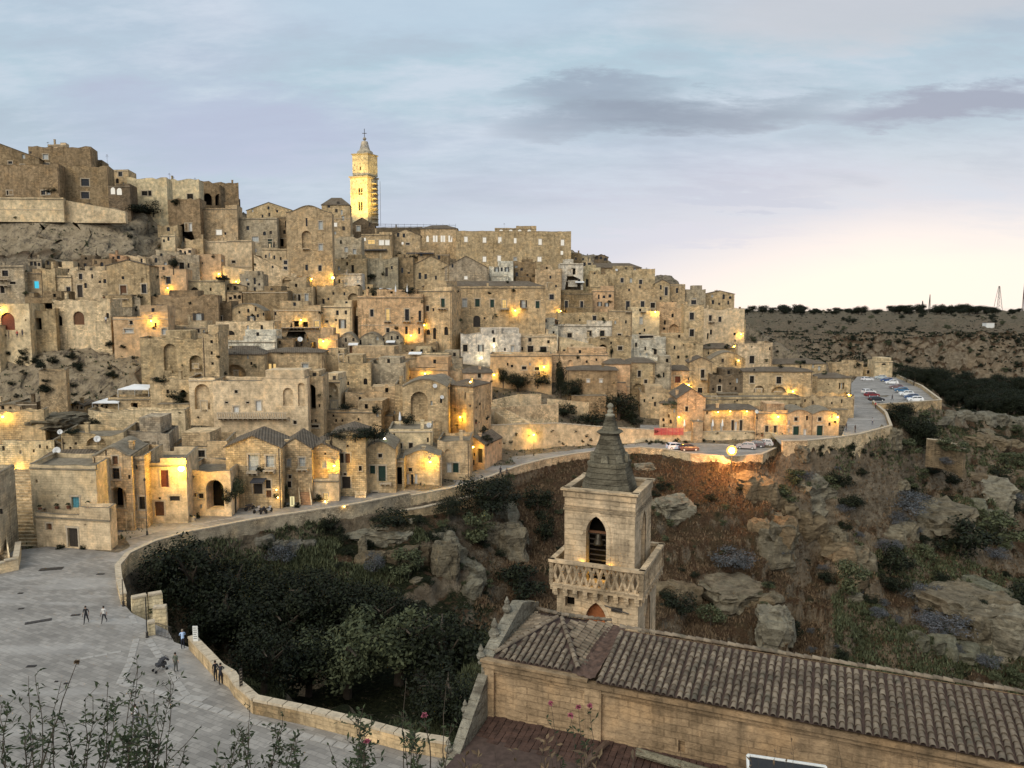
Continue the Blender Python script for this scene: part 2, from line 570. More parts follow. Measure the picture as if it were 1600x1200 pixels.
# ------------------------------------------------------------------ the hill of the town: distance of each terrace
DT = {
    -150: [(880, 90), (800, 101), (690, 122), (668, 150), (520, 168), (465, 200), (400, 228), (330, 245), (300, 255), (225, 300)],
    60: [(860, 92), (795, 103), (690, 124), (668, 148), (520, 168), (465, 200), (400, 228), (330, 243), (310, 255), (225, 300)],
    200: [(845, 95), (790, 106), (690, 126), (655, 148), (520, 170), (465, 202), (400, 232), (330, 250), (310, 265), (260, 310)],
    300: [(812, 106), (760, 113), (690, 129), (640, 148), (590, 160), (520, 184), (450, 225), (380, 270), (320, 295), (260, 330)],
    420: [(795, 114), (740, 122), (690, 134), (660, 146), (590, 162), (525, 186), (450, 230), (390, 275), (330, 315), (310, 340)],
    570: [(775, 121), (735, 129), (690, 142), (640, 162), (590, 178), (520, 206), (440, 268), (380, 315), (345, 350)],
    700: [(752, 129), (715, 137), (690, 148), (640, 168), (590, 183), (520, 212), (440, 275), (400, 312), (360, 365)],
    800: [(716, 152), (690, 156), (665, 158), (620, 174), (560, 200), (500, 235), (440, 285), (410, 318), (360, 385)],
    900: [(702, 160), (690, 163), (665, 166), (620, 180), (560, 205), (500, 245), (450, 290), (410, 330), (370, 390)],
    1000: [(694, 168), (675, 171), (640, 182), (560, 222), (500, 262), (450, 305), (415, 345)],
    1100: [(688, 169), (675, 171), (640, 187), (560, 232), (500, 275), (450, 318)],
    1160: [(688, 168), (675, 171), (640, 188), (575, 228), (540, 258), (480, 300), (455, 320)],
    1220: [(686, 167), (640, 186), (615, 205), (575, 230), (545, 262)],
    1310: [(682, 168), (640, 192), (610, 224), (590, 262), (565, 275)],
    1420: [(675, 172), (640, 198), (610, 235), (590, 290), (565, 300)],
}
_dk = sorted(DT)


def D(px, py):
    px = min(max(px, _dk[0]), _dk[-1])
    def col(k):
        t = DT[k][::-1]
        return float(np.interp(py, [a for a, _ in t], [b for _, b in t]))
    for a, b in zip(_dk, _dk[1:]):
        if a <= px <= b:
            t = (px - a) / (b - a)
            return col(a) * (1 - t) + col(b) * t


# outer edge of the road and of the square, from pixel sightings (px, py, z)
EDGE = [(193, 930, 0), (186, 905, 0), (184, 885, 0), (200, 866, 0), (240, 847, 0), (300, 830, 0), (400, 811, 0), (480, 799, 0), (560, 787, 0), (640, 775, 0),
        (700, 764, 0), (750, 751, 0), (785, 737, 0), (815, 727, 0), (850, 718, 0), (900, 709, 0), (960, 702, 0), (1000, 699, 0), (1040, 702, 0), (1080, 709, 0),
        (1140, 714, 0), (1190, 710, 0), (1212, 700, 0)]
EDGE2 = [(1222, 697, 2), (1260, 696, 2), (1300, 692, 2), (1345, 685, 2.3), (1392, 672, 3), (1384, 650, 3), (1364, 632, 3.3), (1372, 637, 3.6), (1420, 634, 4), (1470, 630, 4),
         (1440, 607, 4), (1402, 590, 4), (1340, 588, 4)]
NEARW = [(206, 958, 0), (262, 985, 0), (272, 1003, 0), (300, 1013, 0), (345, 1062, 0), (362, 1072, 0), (372, 1088, 0), (400, 1113, 0), (470, 1128, 0), (560, 1150, 0), (640, 1172, 0), (700, 1182, 0)]


def dens(pts, step):
    out = []
    for a, b in zip(pts, pts[1:]):
        n = max(1, int((b - a).length / step))
        out += [a.lerp(b, k / n) for k in range(n)]
    return out + [pts[-1]]


def offs(pts, d, dz):
    """offset polyline to the right hand side by d"""
    out = []
    for i, p in enumerate(pts):
        t = (pts[min(i + 1, len(pts) - 1)] - pts[max(i - 1, 0)])
        t.z = 0
        t.normalize()
        out.append(Vector((p.x + t.y * d, p.y - t.x * d, p.z + (dz(i) if callable(dz) else dz))))
    return out


def GP(px, py, z, h):
    q = G(px, py, z + h); q.z = z
    return q


E1 = dens([GP(*p, .95 if p[0] < 640 else .5) for p in EDGE], 3.5)
E2 = dens([G(*p) for p in EDGE2], 4)
EN = dens([G(*p) for p in NEARW], 2.5)

TP, TE = [], []      # points and constraint edges of the survey net


def addline(pts, con=True):
    i = len(TP)
    TP.extend(pts)
    if con:
        TE.extend((i + k, i + k + 1) for k in range(len(pts) - 1))


def sunk(pts, dz): return [Vector((p.x, p.y, p.z + dz)) for p in pts]


addline(sunk(E1, -.3))
n1 = len(E1)
addline(offs(E1, 1.3, lambda i: -3.2 if i < n1 * .62 else -2.0))
addline(sunk(E2, -.3))
addline(offs(E2[:-4], 1.6, lambda i: -6.3))
addline(sunk(EN, -.3))
addline(offs(EN, -1.3, -7.0), False)
# ravine and slopes: (px, [(py, Y)])
for px, prof in {
    262: [(900, 94), (960, 86)],
    330: [(868, 98), (930, 92), (1010, 84)],
    420: [(846, 106), (880, 103), (930, 98), (1000, 90), (1070, 80)],
    520: [(822, 109), (865, 104), (920, 98), (990, 90), (1060, 80), (1110, 66)],
    620: [(806, 112), (850, 107), (905, 100), (960, 95), (1030, 86), (1110, 70)],
    700: [(795, 115), (850, 109), (905, 103), (980, 94), (1060, 82), (1130, 66)],
    770: [(770, 130), (800, 122), (860, 114), (930, 103), (1010, 90), (1080, 74)],
    850: [(738, 145), (780, 134), (840, 122), (900, 112), (980, 96)],
    950: [(725, 152), (790, 137), (860, 122), (930, 108), (1010, 92)],
    1050: [(728, 155), (780, 143), (850, 129), (920, 117), (1000, 100)],
    1130: [(735, 155), (780, 144), (840, 133), (900, 128), (960, 112), (1050, 94)],
    1200: [(735, 156), (780, 146), (830, 137), (885, 134), (900, 124), (960, 112), (1060, 92)],
    1270: [(745, 158), (790, 153), (850, 146), (900, 138), (960, 124), (1050, 100)],
    1340: [(740, 160), (800, 154), (870, 147), (930, 135), (1000, 118), (1070, 100)],
    1410: [(720, 176), (760, 170), (830, 158), (900, 146), (960, 134), (1060, 110)],
    1455: [(690, 195), (740, 188), (800, 174), (870, 158), (950, 140), (1060, 114)],
    1520: [(660, 300), (700, 240), (740, 205), (800, 184), (880, 165), (960, 145), (1080, 116)],
    1600: [(650, 340), (700, 270), (760, 225), (830, 195), (900, 172), (1000, 145), (1100, 118)],
    1720: [(650, 360), (700, 290), (760, 240), (830, 210), (900, 180), (1000, 150), (1100, 120)],
}.items():
    for py, Yd in prof: TP.append(W(px, py, Yd))
# ground under the church and below the camera rock
for x in (-60, -40, -25): TP += [Vector((x, y, -.25)) for y in (26, 40)]
for px, py in ((-250, 1190), (-150, 960), (-60, 1100), (0, 1190), (0, 1000), (80, 1100), (100, 930), (160, 1000), (200, 1100), (320, 1180), (450, 1190), (20, 905), (120, 870)):
    p = G(px, py, -.25); TP.append(p)
for x, y, z in ((-12, 44, -.3), (-8, 30, -.3), (0, 38, -.3), (10, 30, -1), (22, 22, -1), (34, 14, -1), (60, 5, -1),
                (-3, 52, -8), (4, 56, -11), (14, 54, -12), (26, 48, -12), (40, 40, -14), (10, 50, -7), (20, 46, -6), (34, 38, -7), (70, 30, -16), (100, 60, -28), (150, 80, -35), (60, 70, -26), (250, 100, -35)):
    TP.append(Vector((x, y, z)))
for a in np.linspace(-1.5, 1.5, 13):
    sn, cs = math.sin(a), math.cos(a)
    TP += [Vector((sn * 5, cs * 5 - .01, 26.0)), Vector((sn * 8, cs * 8, 22)), Vector((sn * 19, cs * 17, 2.5))]
TP += [Vector((0, -30, 26)), Vector((-60, -30, 20)), Vector((60, -30, 20)), Vector((-120, 0, 5)), Vector((140, 0, -20))]
# town terraces
for px in list(range(-150, 1421, 40)):
    first, lastpy = True, None
    ks = [k for k in _dk]
    kk = min(ks, key=lambda k: abs(k - px))
    pys = [a for a, _ in DT[kk]]
    b0, t0 = pys[0], pys[-1]
    t0 = max(t0 + 14, float(np.interp(px, [1140, 1155, 1170, 1220, 1310], [300, 480, 556, 572, 600])))
    k = 0
    py = b0
    while py >= t0:
        Yd = D(px, py)
        p = W(px, py, Yd + (0 if first else 3.2))
        p.z = max(p.z - (0.25 if first else 1.6), -.3)
        if px > 1225 and py < 640: p.z = min(p.z, 3.8)
        TP.append(p)
        first = False
        py -= 24
    Yd = D(px, t0)
    p = W(px, t0, Yd + 60)
    if px < 1225:
        TP.append(W(px, t0, Yd + 14) + Vector((0, 0, -7)))
        TP.append(Vector((p.x, p.y, W(px, t0, Yd).z - 14)))
        TP.append(W(px, 480, 620) + Vector((0, 0, -30)))
# far side of the gorge: belt of trees, cliffs, plateau
for px in range(1150, 1900, 50):
    k = max(0, min(1, (px - 1330) / 200))
    a1 = 640 - 40 * (1 - k)
    TP.append(W(px, a1 + 8, 390))
    TP.append(W(px, a1 - 35, 440))
    TP.append(W(px, 606 - 22 * (1 - k), 470))
    TP.append(W(px, 570 - 10 * (1 - k), 486))
    TP.append(W(px, 536 + 4 * (1 - k), 512))
    TP.append(W(px, 522, 600))
    TP.append(W(px, 505, 800))
    TP.append(W(px, 494, 1100))
    TP.append(W(px, 486.5, 1600))
    TP.append(W(px, 484.5, 2400) + Vector((0, 0, -14)))
for px in (-400, 0, 400, 800, 1100):
    TP.append(W(px, 487, 1600)); TP.append(W(px, 486, 2400))
for x, y in ((-3000, 3500), (3500, 3500), (-3000, -30), (4000, -30), (400, 3500)): TP.append(Vector((x, y, -20)))

vo, _, fo, ov, _, _ = delaunay_2d_cdt([Vector((p.x, p.y)) for p in TP], TE, [], 0, 1e-4)
vz = []
for i, p in enumerate(vo):
    if ov[i]: vz.append(np.mean([TP[k].z for k in ov[i]]))
    else:
        vz.append(min(TP, key=lambda q: (q.x - p.x) ** 2 + (q.y - p.y) ** 2).z)
TV = np.array([(p.x, p.y, z) for p, z in zip(vo, vz)])

# polar grid centred below the camera: even density as seen from the lookout
NA = 640
aa = np.linspace(R(-50), R(50), NA)
rr = np.concatenate([np.linspace(-2.0, 18, 30)[:-1], np.exp(np.linspace(math.log(18), math.log(455), 400))[:-1], np.linspace(455, 680, 150)[:-1], np.exp(np.linspace(math.log(680), math.log(3000), 60))])
NR = len(rr)
A_, R_ = np.meshgrid(aa, rr, indexing='ij')
GX, GY = R_ * np.sin(A_), R_ * np.cos(A_)
GX[:, :29] = np.tan(A_[:, :29] * .9) * 14 * np.maximum(.4, R_[:, :29] / 18); GY[:, :29] = R_[:, :29] * np.where(R_[:, :29] > 0, np.cos(A_[:, :29]), 1)
GZ = np.full(GX.shape, -20.0)
fx, fy, fz = GX.ravel(), GY.ravel(), GZ.ravel()
order = np.argsort(fy)
ys = fy[order]
for f in fo:
    a, b, c = (TV[i] for i in f)
    lo, hi = min(a[1], b[1], c[1]), max(a[1], b[1], c[1])
    i0, i1 = np.searchsorted(ys, (lo, hi))
    idx = order[i0:i1]
    if len(idx) == 0: continue
    x, y = fx[idx], fy[idx]
    sel = (x >= min(a[0], b[0], c[0])) & (x <= max(a[0], b[0], c[0]))
    idx, x, y = idx[sel], x[sel], y[sel]
    den = (b[1] - c[1]) * (a[0] - c[0]) + (c[0] - b[0]) * (a[1] - c[1])
    if abs(den) < 1e-9: continue
    l1 = ((b[1] - c[1]) * (x - c[0]) + (c[0] - b[0]) * (y - c[1])) / den
    l2 = ((c[1] - a[1]) * (x - c[0]) + (a[0] - c[0]) * (y - c[1])) / den
    ins = (l1 >= -1e-6) & (l2 >= -1e-6) & (l1 + l2 <= 1 + 1e-6)
    fz[idx[ins]] = (l1 * a[2] + l2 * b[2] + (1 - l1 - l2) * c[2])[ins]
GZ = fz.reshape(GX.shape)
# image-plane position of every point, only used to tell the zones of the survey apart
cP, sP = math.cos(PITCH), math.sin(PITCH)
fwd = np.maximum(GY * cP - (GZ - CAMZ) * sP, .1)
PXg = 800 + FPX * GX / fwd
PYg = 600 - FPX * (GY * sP + (GZ - CAMZ) * cP) / fwd


def inpoly(x, y, poly):
    r = np.zeros(x.shape, bool)
    n = len(poly)
    for i in range(n):
        x1, y1 = poly[i][0], poly[i][1]
        x2, y2 = poly[(i + 1) % n][0], poly[(i + 1) % n][1]
        if y1 == y2: continue
        r ^= ((y1 > y) != (y2 > y)) & (x < (x2 - x1) * (y - y1) / (y2 - y1) + x1)
    return r


# square + road as one polygon in plan
cityb = [W(px, b, D(px, b)) for px, b in ((-200, 880), (-60, 868), (0, 864), (60, 850), (110, 838), (165, 815), (180, 795), (300, 788), (420, 782), (570, 772), (700, 745), (800, 712), (900, 700), (1000, 692), (1100, 686), (1200, 685))]
roadpoly = [(p.x, p.y) for p in cityb] + [(p.x, p.y) for p in E1[::-1]] + [(p.x, p.y) for p in EN] + [(-4, 40), (-4, 22), (-70, 22), (-110, 60)]
flat = inpoly(GX, GY, roadpoly)
uproad = [W(1000, 676, 172), W(1100, 675, 172), W(1200, 678, 171)] + [Vector((p.x, p.y, 0)) for p in E2] + [W(1330, 600, 262), W(1330, 640, 200), W(1315, 684, 166), W(1215, 682, 168), W(1180, 676, 174), W(1000, 672, 176)]
upflat = inpoly(GX, GY, [(p.x, p.y) for p in uproad])
town = (PYg < np.interp(PXg, [-200, 180, 300, 420, 570, 700, 800, 900, 1000, 1200, 1300, 1400], [880, 850, 812, 797, 780, 757, 722, 704, 698, 690, 690, 640])) & (GY < 560) & (PXg < np.interp(GY, [170, 230, 300, 400], [1330, 1340, 1330, 1200])) & (GY > 88)
cliffm = ((PXg < 225) & (PYg > 517) & (PYg < 668)) | ((PXg < 300) & (PYg > 322) & (PYg < 402))
gl = 1. - flat
near = GY < 22
amp = np.where(town, .5, 1.5) + np.where(GY > 300, 2.0, 0) + np.where((PXg > 1175) & (GY > 88) & (GY < 300) & ~town, 2.4, 0) + np.where((GY > 455) & (GY < 540) & (PXg > 1300), 4.5, 0)
amp = np.where(cliffm & town, 3.4, amp)
amp = np.where(flat | upflat | near, 0., amp)
# fade the roughness out next to the road edge
ep = np.array([(p.x, p.y) for p in E1[::2] + E2[::2] + EN[::2]])
dmin = np.full(GX.shape, 1e9)
for e in ep:
    dmin = np.minimum(dmin, (GX - e[0]) ** 2 + (GY - e[1]) ** 2)
amp *= np.clip((np.sqrt(dmin) - 1.5) / 7, 0.08, 1)
nz1 = fbm(GX / 17, GY / 17, GZ / 12, 5)
nz2 = fbm(GX / 3.1, GY / 3.1, GZ / 3.1 + 40, 4)
rid = 1 - np.abs(fbm(GX / 9, GY / 9, GZ / 6 + 7, 4)) * 2
GZ2 = GZ + amp * (nz1 * .9 + nz2 * .32 + rid * .35)
# limestone ledges: height pulled to uneven steps in the gorge and on the far cliffs
st = 3.6
led = np.floor(GZ2 / st + nz1 * .35) * st
mask = np.clip(fbm(GX / 30, GY / 30, GZ * 0, 3) * 1.8 + .62, 0, 1) * np.where(town | flat | upflat | near, 0, 1) * np.clip((np.sqrt(dmin) - 5) / 10, 0, 1)
fr = GZ2 / st + nz1 * .35; fr = fr - np.floor(fr)
sm_ = np.clip((fr - .62) / .3, 0, 1); sm_ = sm_ * sm_ * (3 - 2 * sm_)
led = led + sm_ * st
GZ2 = GZ2 * (1 - mask * .8) + (led - nz1 * .35 * st * 0 + nz2 * .45) * mask * .8
# pull the terrain sideways on steep rock so that faces are broken up
dx = np.where(cliffm & town, nz2 * 2.2, 0); dy = np.where(cliffm & town, nz1 * 2.2 + nz2 * 2.0, 0)
GX2, GY2 = GX + dx, GY + dy
nv = NA * NR
co = np.stack([GX2, GY2, GZ2], -1).reshape(-1, 3)
ii = np.arange(nv).reshape(NA, NR)
q = np.stack([ii[:-1, :-1], ii[1:, :-1], ii[1:, 1:], ii[:-1, 1:]], -1).reshape(-1, 4)


def np_mesh(name, co, q, mat, smooth=False):
    me = bpy.data.meshes.new(name)
    k = q.shape[1]
    me.vertices.add(len(co)); me.vertices.foreach_set('co', co.astype(np.float32).ravel())
    me.loops.add(q.size); me.loops.foreach_set('vertex_index', q.astype(np.int32).ravel())
    me.polygons.add(len(q)); me.polygons.foreach_set('loop_start', np.arange(0, q.size, k, dtype=np.int32))
    me.materials.append(mat)
    me.update(calc_edges=True)
    if smooth: me.polygons.foreach_set('use_smooth', np.ones(len(q), bool))
    return me


tm = np_mesh('ground', co, q, M_TERRAIN, True)
# flip if needed
if tm.polygons[len(q) // 2].normal.z < 0: tm.flip_normals()
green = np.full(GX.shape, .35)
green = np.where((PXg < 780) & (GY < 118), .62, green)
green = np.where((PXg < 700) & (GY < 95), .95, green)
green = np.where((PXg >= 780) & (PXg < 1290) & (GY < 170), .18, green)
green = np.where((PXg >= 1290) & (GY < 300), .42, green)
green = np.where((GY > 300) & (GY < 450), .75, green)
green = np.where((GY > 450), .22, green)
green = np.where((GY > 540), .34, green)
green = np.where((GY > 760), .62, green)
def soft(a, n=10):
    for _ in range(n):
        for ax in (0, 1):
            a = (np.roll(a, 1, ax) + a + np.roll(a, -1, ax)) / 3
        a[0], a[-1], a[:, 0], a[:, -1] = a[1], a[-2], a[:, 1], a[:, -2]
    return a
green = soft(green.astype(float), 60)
zc = np.zeros((NA, NR, 4), np.float32); zc[..., 3] = 1
zc[..., 0] = town | upflat | flat
zc[..., 1] = green
zc[..., 0] = np.where(town & cliffm, 0, zc[..., 0])
zc[..., 0] = np.where((GY > 545), .50, zc[..., 0])
zc[..., 0] = np.where((GY > 440) & (PXg < 1300), .50, zc[..., 0])
zc[..., 2] = np.where(cliffm & town, 1, np.where((PXg > 800) & (PXg < 1215) & (GY > 90) & (GY < 175) & ~town, .5, 0))
zc[..., 2] = soft(zc[..., 2].copy(), 3)
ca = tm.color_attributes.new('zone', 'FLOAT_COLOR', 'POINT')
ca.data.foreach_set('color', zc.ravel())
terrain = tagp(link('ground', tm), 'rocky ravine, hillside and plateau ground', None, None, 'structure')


def gz(x, y):
    """ground height below a plan position"""
    h = BV_T.ray_cast(Vector((x, y, 300)), Vector((0, 0, -1)))
    return h[0].z if h[0] else 0.


BV_T = BVHTree.FromPolygons([tuple(v) for v in co], [tuple(int(a) for a in f) for f in q])


def hitT(px, py):
    h = BV_T.ray_cast(Vector((0, 0, CAMZ)), ray(px, py).normalized())
    return h[0]


# paving sheets
def sheet(name, pts, z, mat, label):
    tris = tessellate_polygon([[Vector((p[0], p[1], 0)) for p in pts]])
    me = bpy.data.meshes.new(name)
    me.from_pydata([(p[0], p[1], z(p) if callable(z) else z) for p in pts], [], [t if (Vector(pts[t[1]][:2]) - Vector(pts[t[0]][:2])).cross(Vector(pts[t[2]][:2]) - Vector(pts[t[0]][:2])) > 0 else t[::-1] for t in tris])
    me.materials.append(mat)
    return tagp(link(name, me), label, None, None, 'structure')


sheet('square_and_road', roadpoly, 0.0, M_PAVE, 'pale limestone paving of the square and the road')
EDGE2h = lambda p: float(np.interp(p[1], [155, 168, 175, 200, 230, 300], [2, 2, 2.9, 3.2, 4, 4]))
sheet('upper_road', [(p.x, p.y) for p in uproad], EDGE2h, M_PAVE, 'pale upper road and car park paving')
# pale strips of kerb stone let into the square
def strip(pts, wd, name='paving_strip', z=.012):
    P = [G(a, b, 0) for a, b in pts]
    L = offs([p.copy() for p in P], wd / 2, 0); Rr = offs([p.copy() for p in P], -wd / 2, 0)
    mb = MB().mat(M_PALESTRIP)
    for i in range(len(P) - 1):
        n = max(1, int((P[i + 1] - P[i]).length / .9))
        for k in range(n):
            a, b = k / n + .012, (k + 1) / n - .012
            c = [L[i].lerp(L[i + 1], a), L[i].lerp(L[i + 1], b), Rr[i].lerp(Rr[i + 1], b), Rr[i].lerp(Rr[i + 1], a)]
            if (c[1] - c[0]).cross(c[2] - c[0]).z < 0: c = c[::-1]
            t = [Vector((v.x, v.y, .035)) for v in c]
            lo = [Vector((v.x, v.y, -.02)) for v in c]
            mb.poly(t)
            for j in range(4): mb.poly([lo[j], lo[(j + 1) % 4], t[(j + 1) % 4], t[j]])
    o = mb.build(name)
    tagp(o, None, None, None, 'structure')
    return o


strip([(213, 998), (203, 1035), (186, 1070)], .55)
strip([(232, 1000), (255, 1035), (275, 1065), (292, 1088), (320, 1094)], .6)
strip([(190, 1068), (240, 1080), (300, 1098), (360, 1117), (390, 1126), (470, 1148), (560, 1172)], .6)
strip([(205, 962), (211, 975)], .5)
strip([(125, 1030), (190, 1018)], .4)
strip([(203, 842), (250, 830), (330, 815), (420, 799)], .45)
for i, (px, py, wx, wy, rz) in enumerate([(60, 971, 2.2, .55, .5), (118, 961, .8, .35, .2), (49, 1041, .75, .35, .1), (80, 889, 2.4, .9, .25), (157, 897, .8, .35, 0), (32, 927, .5, .25, 0), (33, 951, .5, .25, .3), (103, 1068, .3, .2, 0), (88, 1065, .25, .15, 0)]):
    mb = MB().mat(M_IRON)
    mb.box((0, 0, 0), (wx / 2, wy / 2, .03))
    for k in range(6): mb.box((-wx / 2 + wx * (k + .5) / 6, 0, .02), (wx / 30, wy / 2.3, .03))
    o = mb.build('drain_grating', None, G(px, py, .02)); o.rotation_euler.z = rz
    tagp(o, ['long dark grating in the middle of the square', 'short dark grating beside the walking man', 'dark drain cover at the near side of the square', 'large dark grating below the white house', 'small dark grating below the info board', 'tiny drain cover near the left wall', 'tiny tilted drain cover left of the long grating', 'tiny drain cover right of another in the near square', 'tiniest drain cover in the near square'][i], 'grating', 'drain gratings in the square')
# ------------------------------------------------------------------ houses
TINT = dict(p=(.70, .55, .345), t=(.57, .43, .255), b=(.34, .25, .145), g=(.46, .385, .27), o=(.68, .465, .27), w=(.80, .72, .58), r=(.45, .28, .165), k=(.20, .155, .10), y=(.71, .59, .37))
BVV, BVF = [], []        # everything solid, for finding what a sight line hits
HOUSES = []


def solid(pts):
    i = len(BVV)
    BVV.extend(tuple(p) for p in pts)
    BVF.append(tuple(range(i, i + len(pts))))


def arch_loop(x0, x1, z0, z1, pointed=False, n=8):
    """loop of a round or pointed arched opening, counter clockwise in (u, v)"""
    r = (x1 - x0) / 2
    cx = (x0 + x1) / 2
    h = min(r * (1.73 if pointed else 1), (z1 - z0) * .8)
    zs = z1 - h
    out = [(x0, z0), (x1, z0)]
    for k in range(n + 1):
        t = k / n
        if pointed:
            th = (t if t <= .5 else 1 - t) * 2 * math.pi / 3
            xx, zz_ = 2 * r * math.cos(th) - r, h * math.sin(th) / math.sin(math.pi / 3)
            out.append((cx + (xx if t <= .5 else -xx), zs + zz_))
        else:
            out.append((cx + r * math.cos(math.pi * t), zs + h * math.sin(math.pi * t)))
    res = []
    for p in out:
        if not res or (abs(p[0] - res[-1][0]) + abs(p[1] - res[-1][1])) > 1e-4: res.append(p)
    return res


class Facade:
    """vertical wall plane through A and B (seen from outside A is on the left)"""
    def __init__(s, A, B):
        s.A = Vector((A[0], A[1], 0)); s.B = Vector((B[0], B[1], 0))
        s.u = (s.B - s.A).normalized(); s.L = (s.B - s.A).length
        s.n = Vector((s.u.y, -s.u.x, 0))         # outward, towards the viewer

    def at(s, u, v, d=0.):
        return Vector((s.A.x + s.u.x * u + s.n.x * d, s.A.y + s.u.y * u + s.n.y * d, v))

    def uv(s, px, py):
        r = ray(px, py)
        t = (s.A.x * s.n.x + s.A.y * s.n.y) / (r.x * s.n.x + r.y * s.n.y)
        p = Vector((0, 0, CAMZ)) + r * t
        return (p - s.A).dot(s.u), p.z


def wall_with_holes(mb, F, outer, holes, depth=.28, d=0.):
    """facade polygon with real openings and their reveals"""
    loops = [outer] + [h[0] for h in holes]
    flatp = [p for l in loops for p in l]
    tris = tessellate_polygon([[Vector((p[0], p[1], 0)) for p in l] for l in loops])
    for t in tris:
        a, b, c = (flatp[k] for k in t)
        ar = (b[0] - a[0]) * (c[1] - a[1]) - (b[1] - a[1]) * (c[0] - a[0])
        if abs(ar) < 1e-7: continue
        if ar < 0: b, c = c, b
        mb.poly([F.at(*a, d), F.at(*b, d), F.at(*c, d)])
    for l, dep in holes:
        for k in range(len(l)):
            a, b = l[k], l[(k + 1) % len(l)]
            mb.poly([F.at(*b, d), F.at(*a, d), F.at(*a, d - dep), F.at(*b, d - dep)])


def fan(mb, F, loop, d):
    mb.poly([F.at(*p, d) for p in loop])


OPM = dict(w=M_GLASS, W=M_PALEGLASS, l=M_LITWIN, i=M_WHITEWIN, y=M_CYANWIN, d=M_DARKWOOD, D=M_BROWNWOOD, g=M_GREENWOOD, B=M_BLUEWOOD, r=M_REDWOOD, t=M_WHITE, s=M_PALEGLASS, o=M_DARK, n=None, G=M_GREENWOOD)
WINNAMES = dict(w='window', W='window', l='lit_window', i='lit_window', y='lit_window', d='door', D='door', g='door', B='door', r='door', t='door', s='window', o='opening', n='niche', G='shutter')


def opening(root, F, code, cx, cy, wd, ht, wallmat, color, trim=True):
    arch = code[0] == 'a'
    point = code[0] == 'q'
    k = code[-1]
    u0, v0 = F.uv(cx - wd / 2, cy + ht / 2)
    u1, v1 = F.uv(cx + wd / 2, cy - ht / 2)
    if u1 < u0: u0, u1 = u1, u0
    loop = arch_loop(u0, u1, v0, v1, point) if (arch or point) else [(u0, v0), (u1, v0), (u1, v1), (u0, v1)]
    dep = .30
    if k == 'o': dep = min(2.2, (u1 - u0) * .9)
    if k == 'n': dep = min(.9, (u1 - u0) * .28)
    mb = MB()
    if k == 'n':
        mb.mat(wallmat)
        fan(mb, F, loop, -dep)
        o = mb.build('niche', root, color=tuple(c * .93 for c in color))
        return loop, dep
    m = OPM[k]
    mb.mat(m)
    fan(mb, F, loop, -dep)
    w_, h_ = u1 - u0, v1 - v0
    if k in 'dDgBrtG' and w_ > .5 and not arch:
        # planks with gaps
        n = max(2, int(w_ / .3))
        for q in range(n):
            a = u0 + w_ * (q + .06) / n; b = u0 + w_ * (q + .94) / n
            mb.poly([F.at(a, v0, -dep + .05), F.at(b, v0, -dep + .05), F.at(b, v1, -dep + .05), F.at(a, v1, -dep + .05)])
    o = mb.build(WINNAMES[k], root)
    # frame bars for windows
    if wd >= 5 and k in 'wWlis':
        fm = MB().mat(M_WHITE if k in 'Wis' else M_DARKWOOD)
        t = .045 if w_ < 1.6 else .06
        dd = -dep + .05
        bars = [(u0, v0, u0 + t, v1), (u1 - t, v0, u1, v1), (u0, v0, u1, v0 + t), ((u0 + u1) / 2 - t / 2, v0, (u0 + u1) / 2 + t / 2, v1), (u0, v0 + h_ * .62, u1, v0 + h_ * .62 + t)]
        if not arch: bars.append((u0, v1 - t, u1, v1))
        for a, b, c, e in bars:
            cs = [F.at(a, b, dd), F.at(c, b, dd), F.at(c, e, dd), F.at(a, e, dd)]
            fm.poly(cs)
        fm.build('frame', o)
    if k == 's':     # open shutters on both sides
        for sd in (-1, 1):
            sm = MB().mat(M_DARKWOOD)
            ua = u0 - w_ * .42 if sd < 0 else u1
            ub = u0 if sd < 0 else u1 + w_ * .42
            dd = .07
            n = 8
            sm.poly([F.at(ua, v0, dd), F.at(ub, v0, dd), F.at(ub, v1, dd), F.at(ua, v1, dd)])
            for q in range(n):
                a = v0 + h_ * (q + .15) / n; b = v0 + h_ * (q + .8) / n
                sm.poly([F.at(ua + .05, a, dd + .05), F.at(ub - .05, a, dd + .05), F.at(ub - .05, b, dd + .01), F.at(ua + .05, b, dd + .01)])
            sm.build('shutter', o)
    # cut stone surround, sill and lintel
    if trim and wd >= 5 and k not in 'o' and k != 's' and not (arch or point):
        tm_ = MB().mat(M_TRIM)
        tw = min(.22, w_ * .2)
        for a, b, c, e in ((u0 - tw, v0, u0, v1), (u1, v0, u1 + tw, v1), (u0 - tw * 1.3, v1, u1 + tw * 1.3, v1 + tw * 1.2)) + (((u0 - tw * 1.5, v0 - tw, u1 + tw * 1.5, v0),) if k in 'wWlis' else ()):
            pr = .10 if b < v0 - .01 else .05
            f = [F.at(a, b, pr), F.at(c, b, pr), F.at(c, e, pr), F.at(a, e, pr)]
            bk = [F.at(a, b, 0), F.at(c, b, 0), F.at(c, e, 0), F.at(a, e, 0)]
            tm_.poly(f)
            for q in range(4): tm_.poly([bk[q], bk[(q + 1) % 4], f[(q + 1) % 4], f[q]])
        tm_.build('surround', o, color=TINT['p'])
    return loop, dep


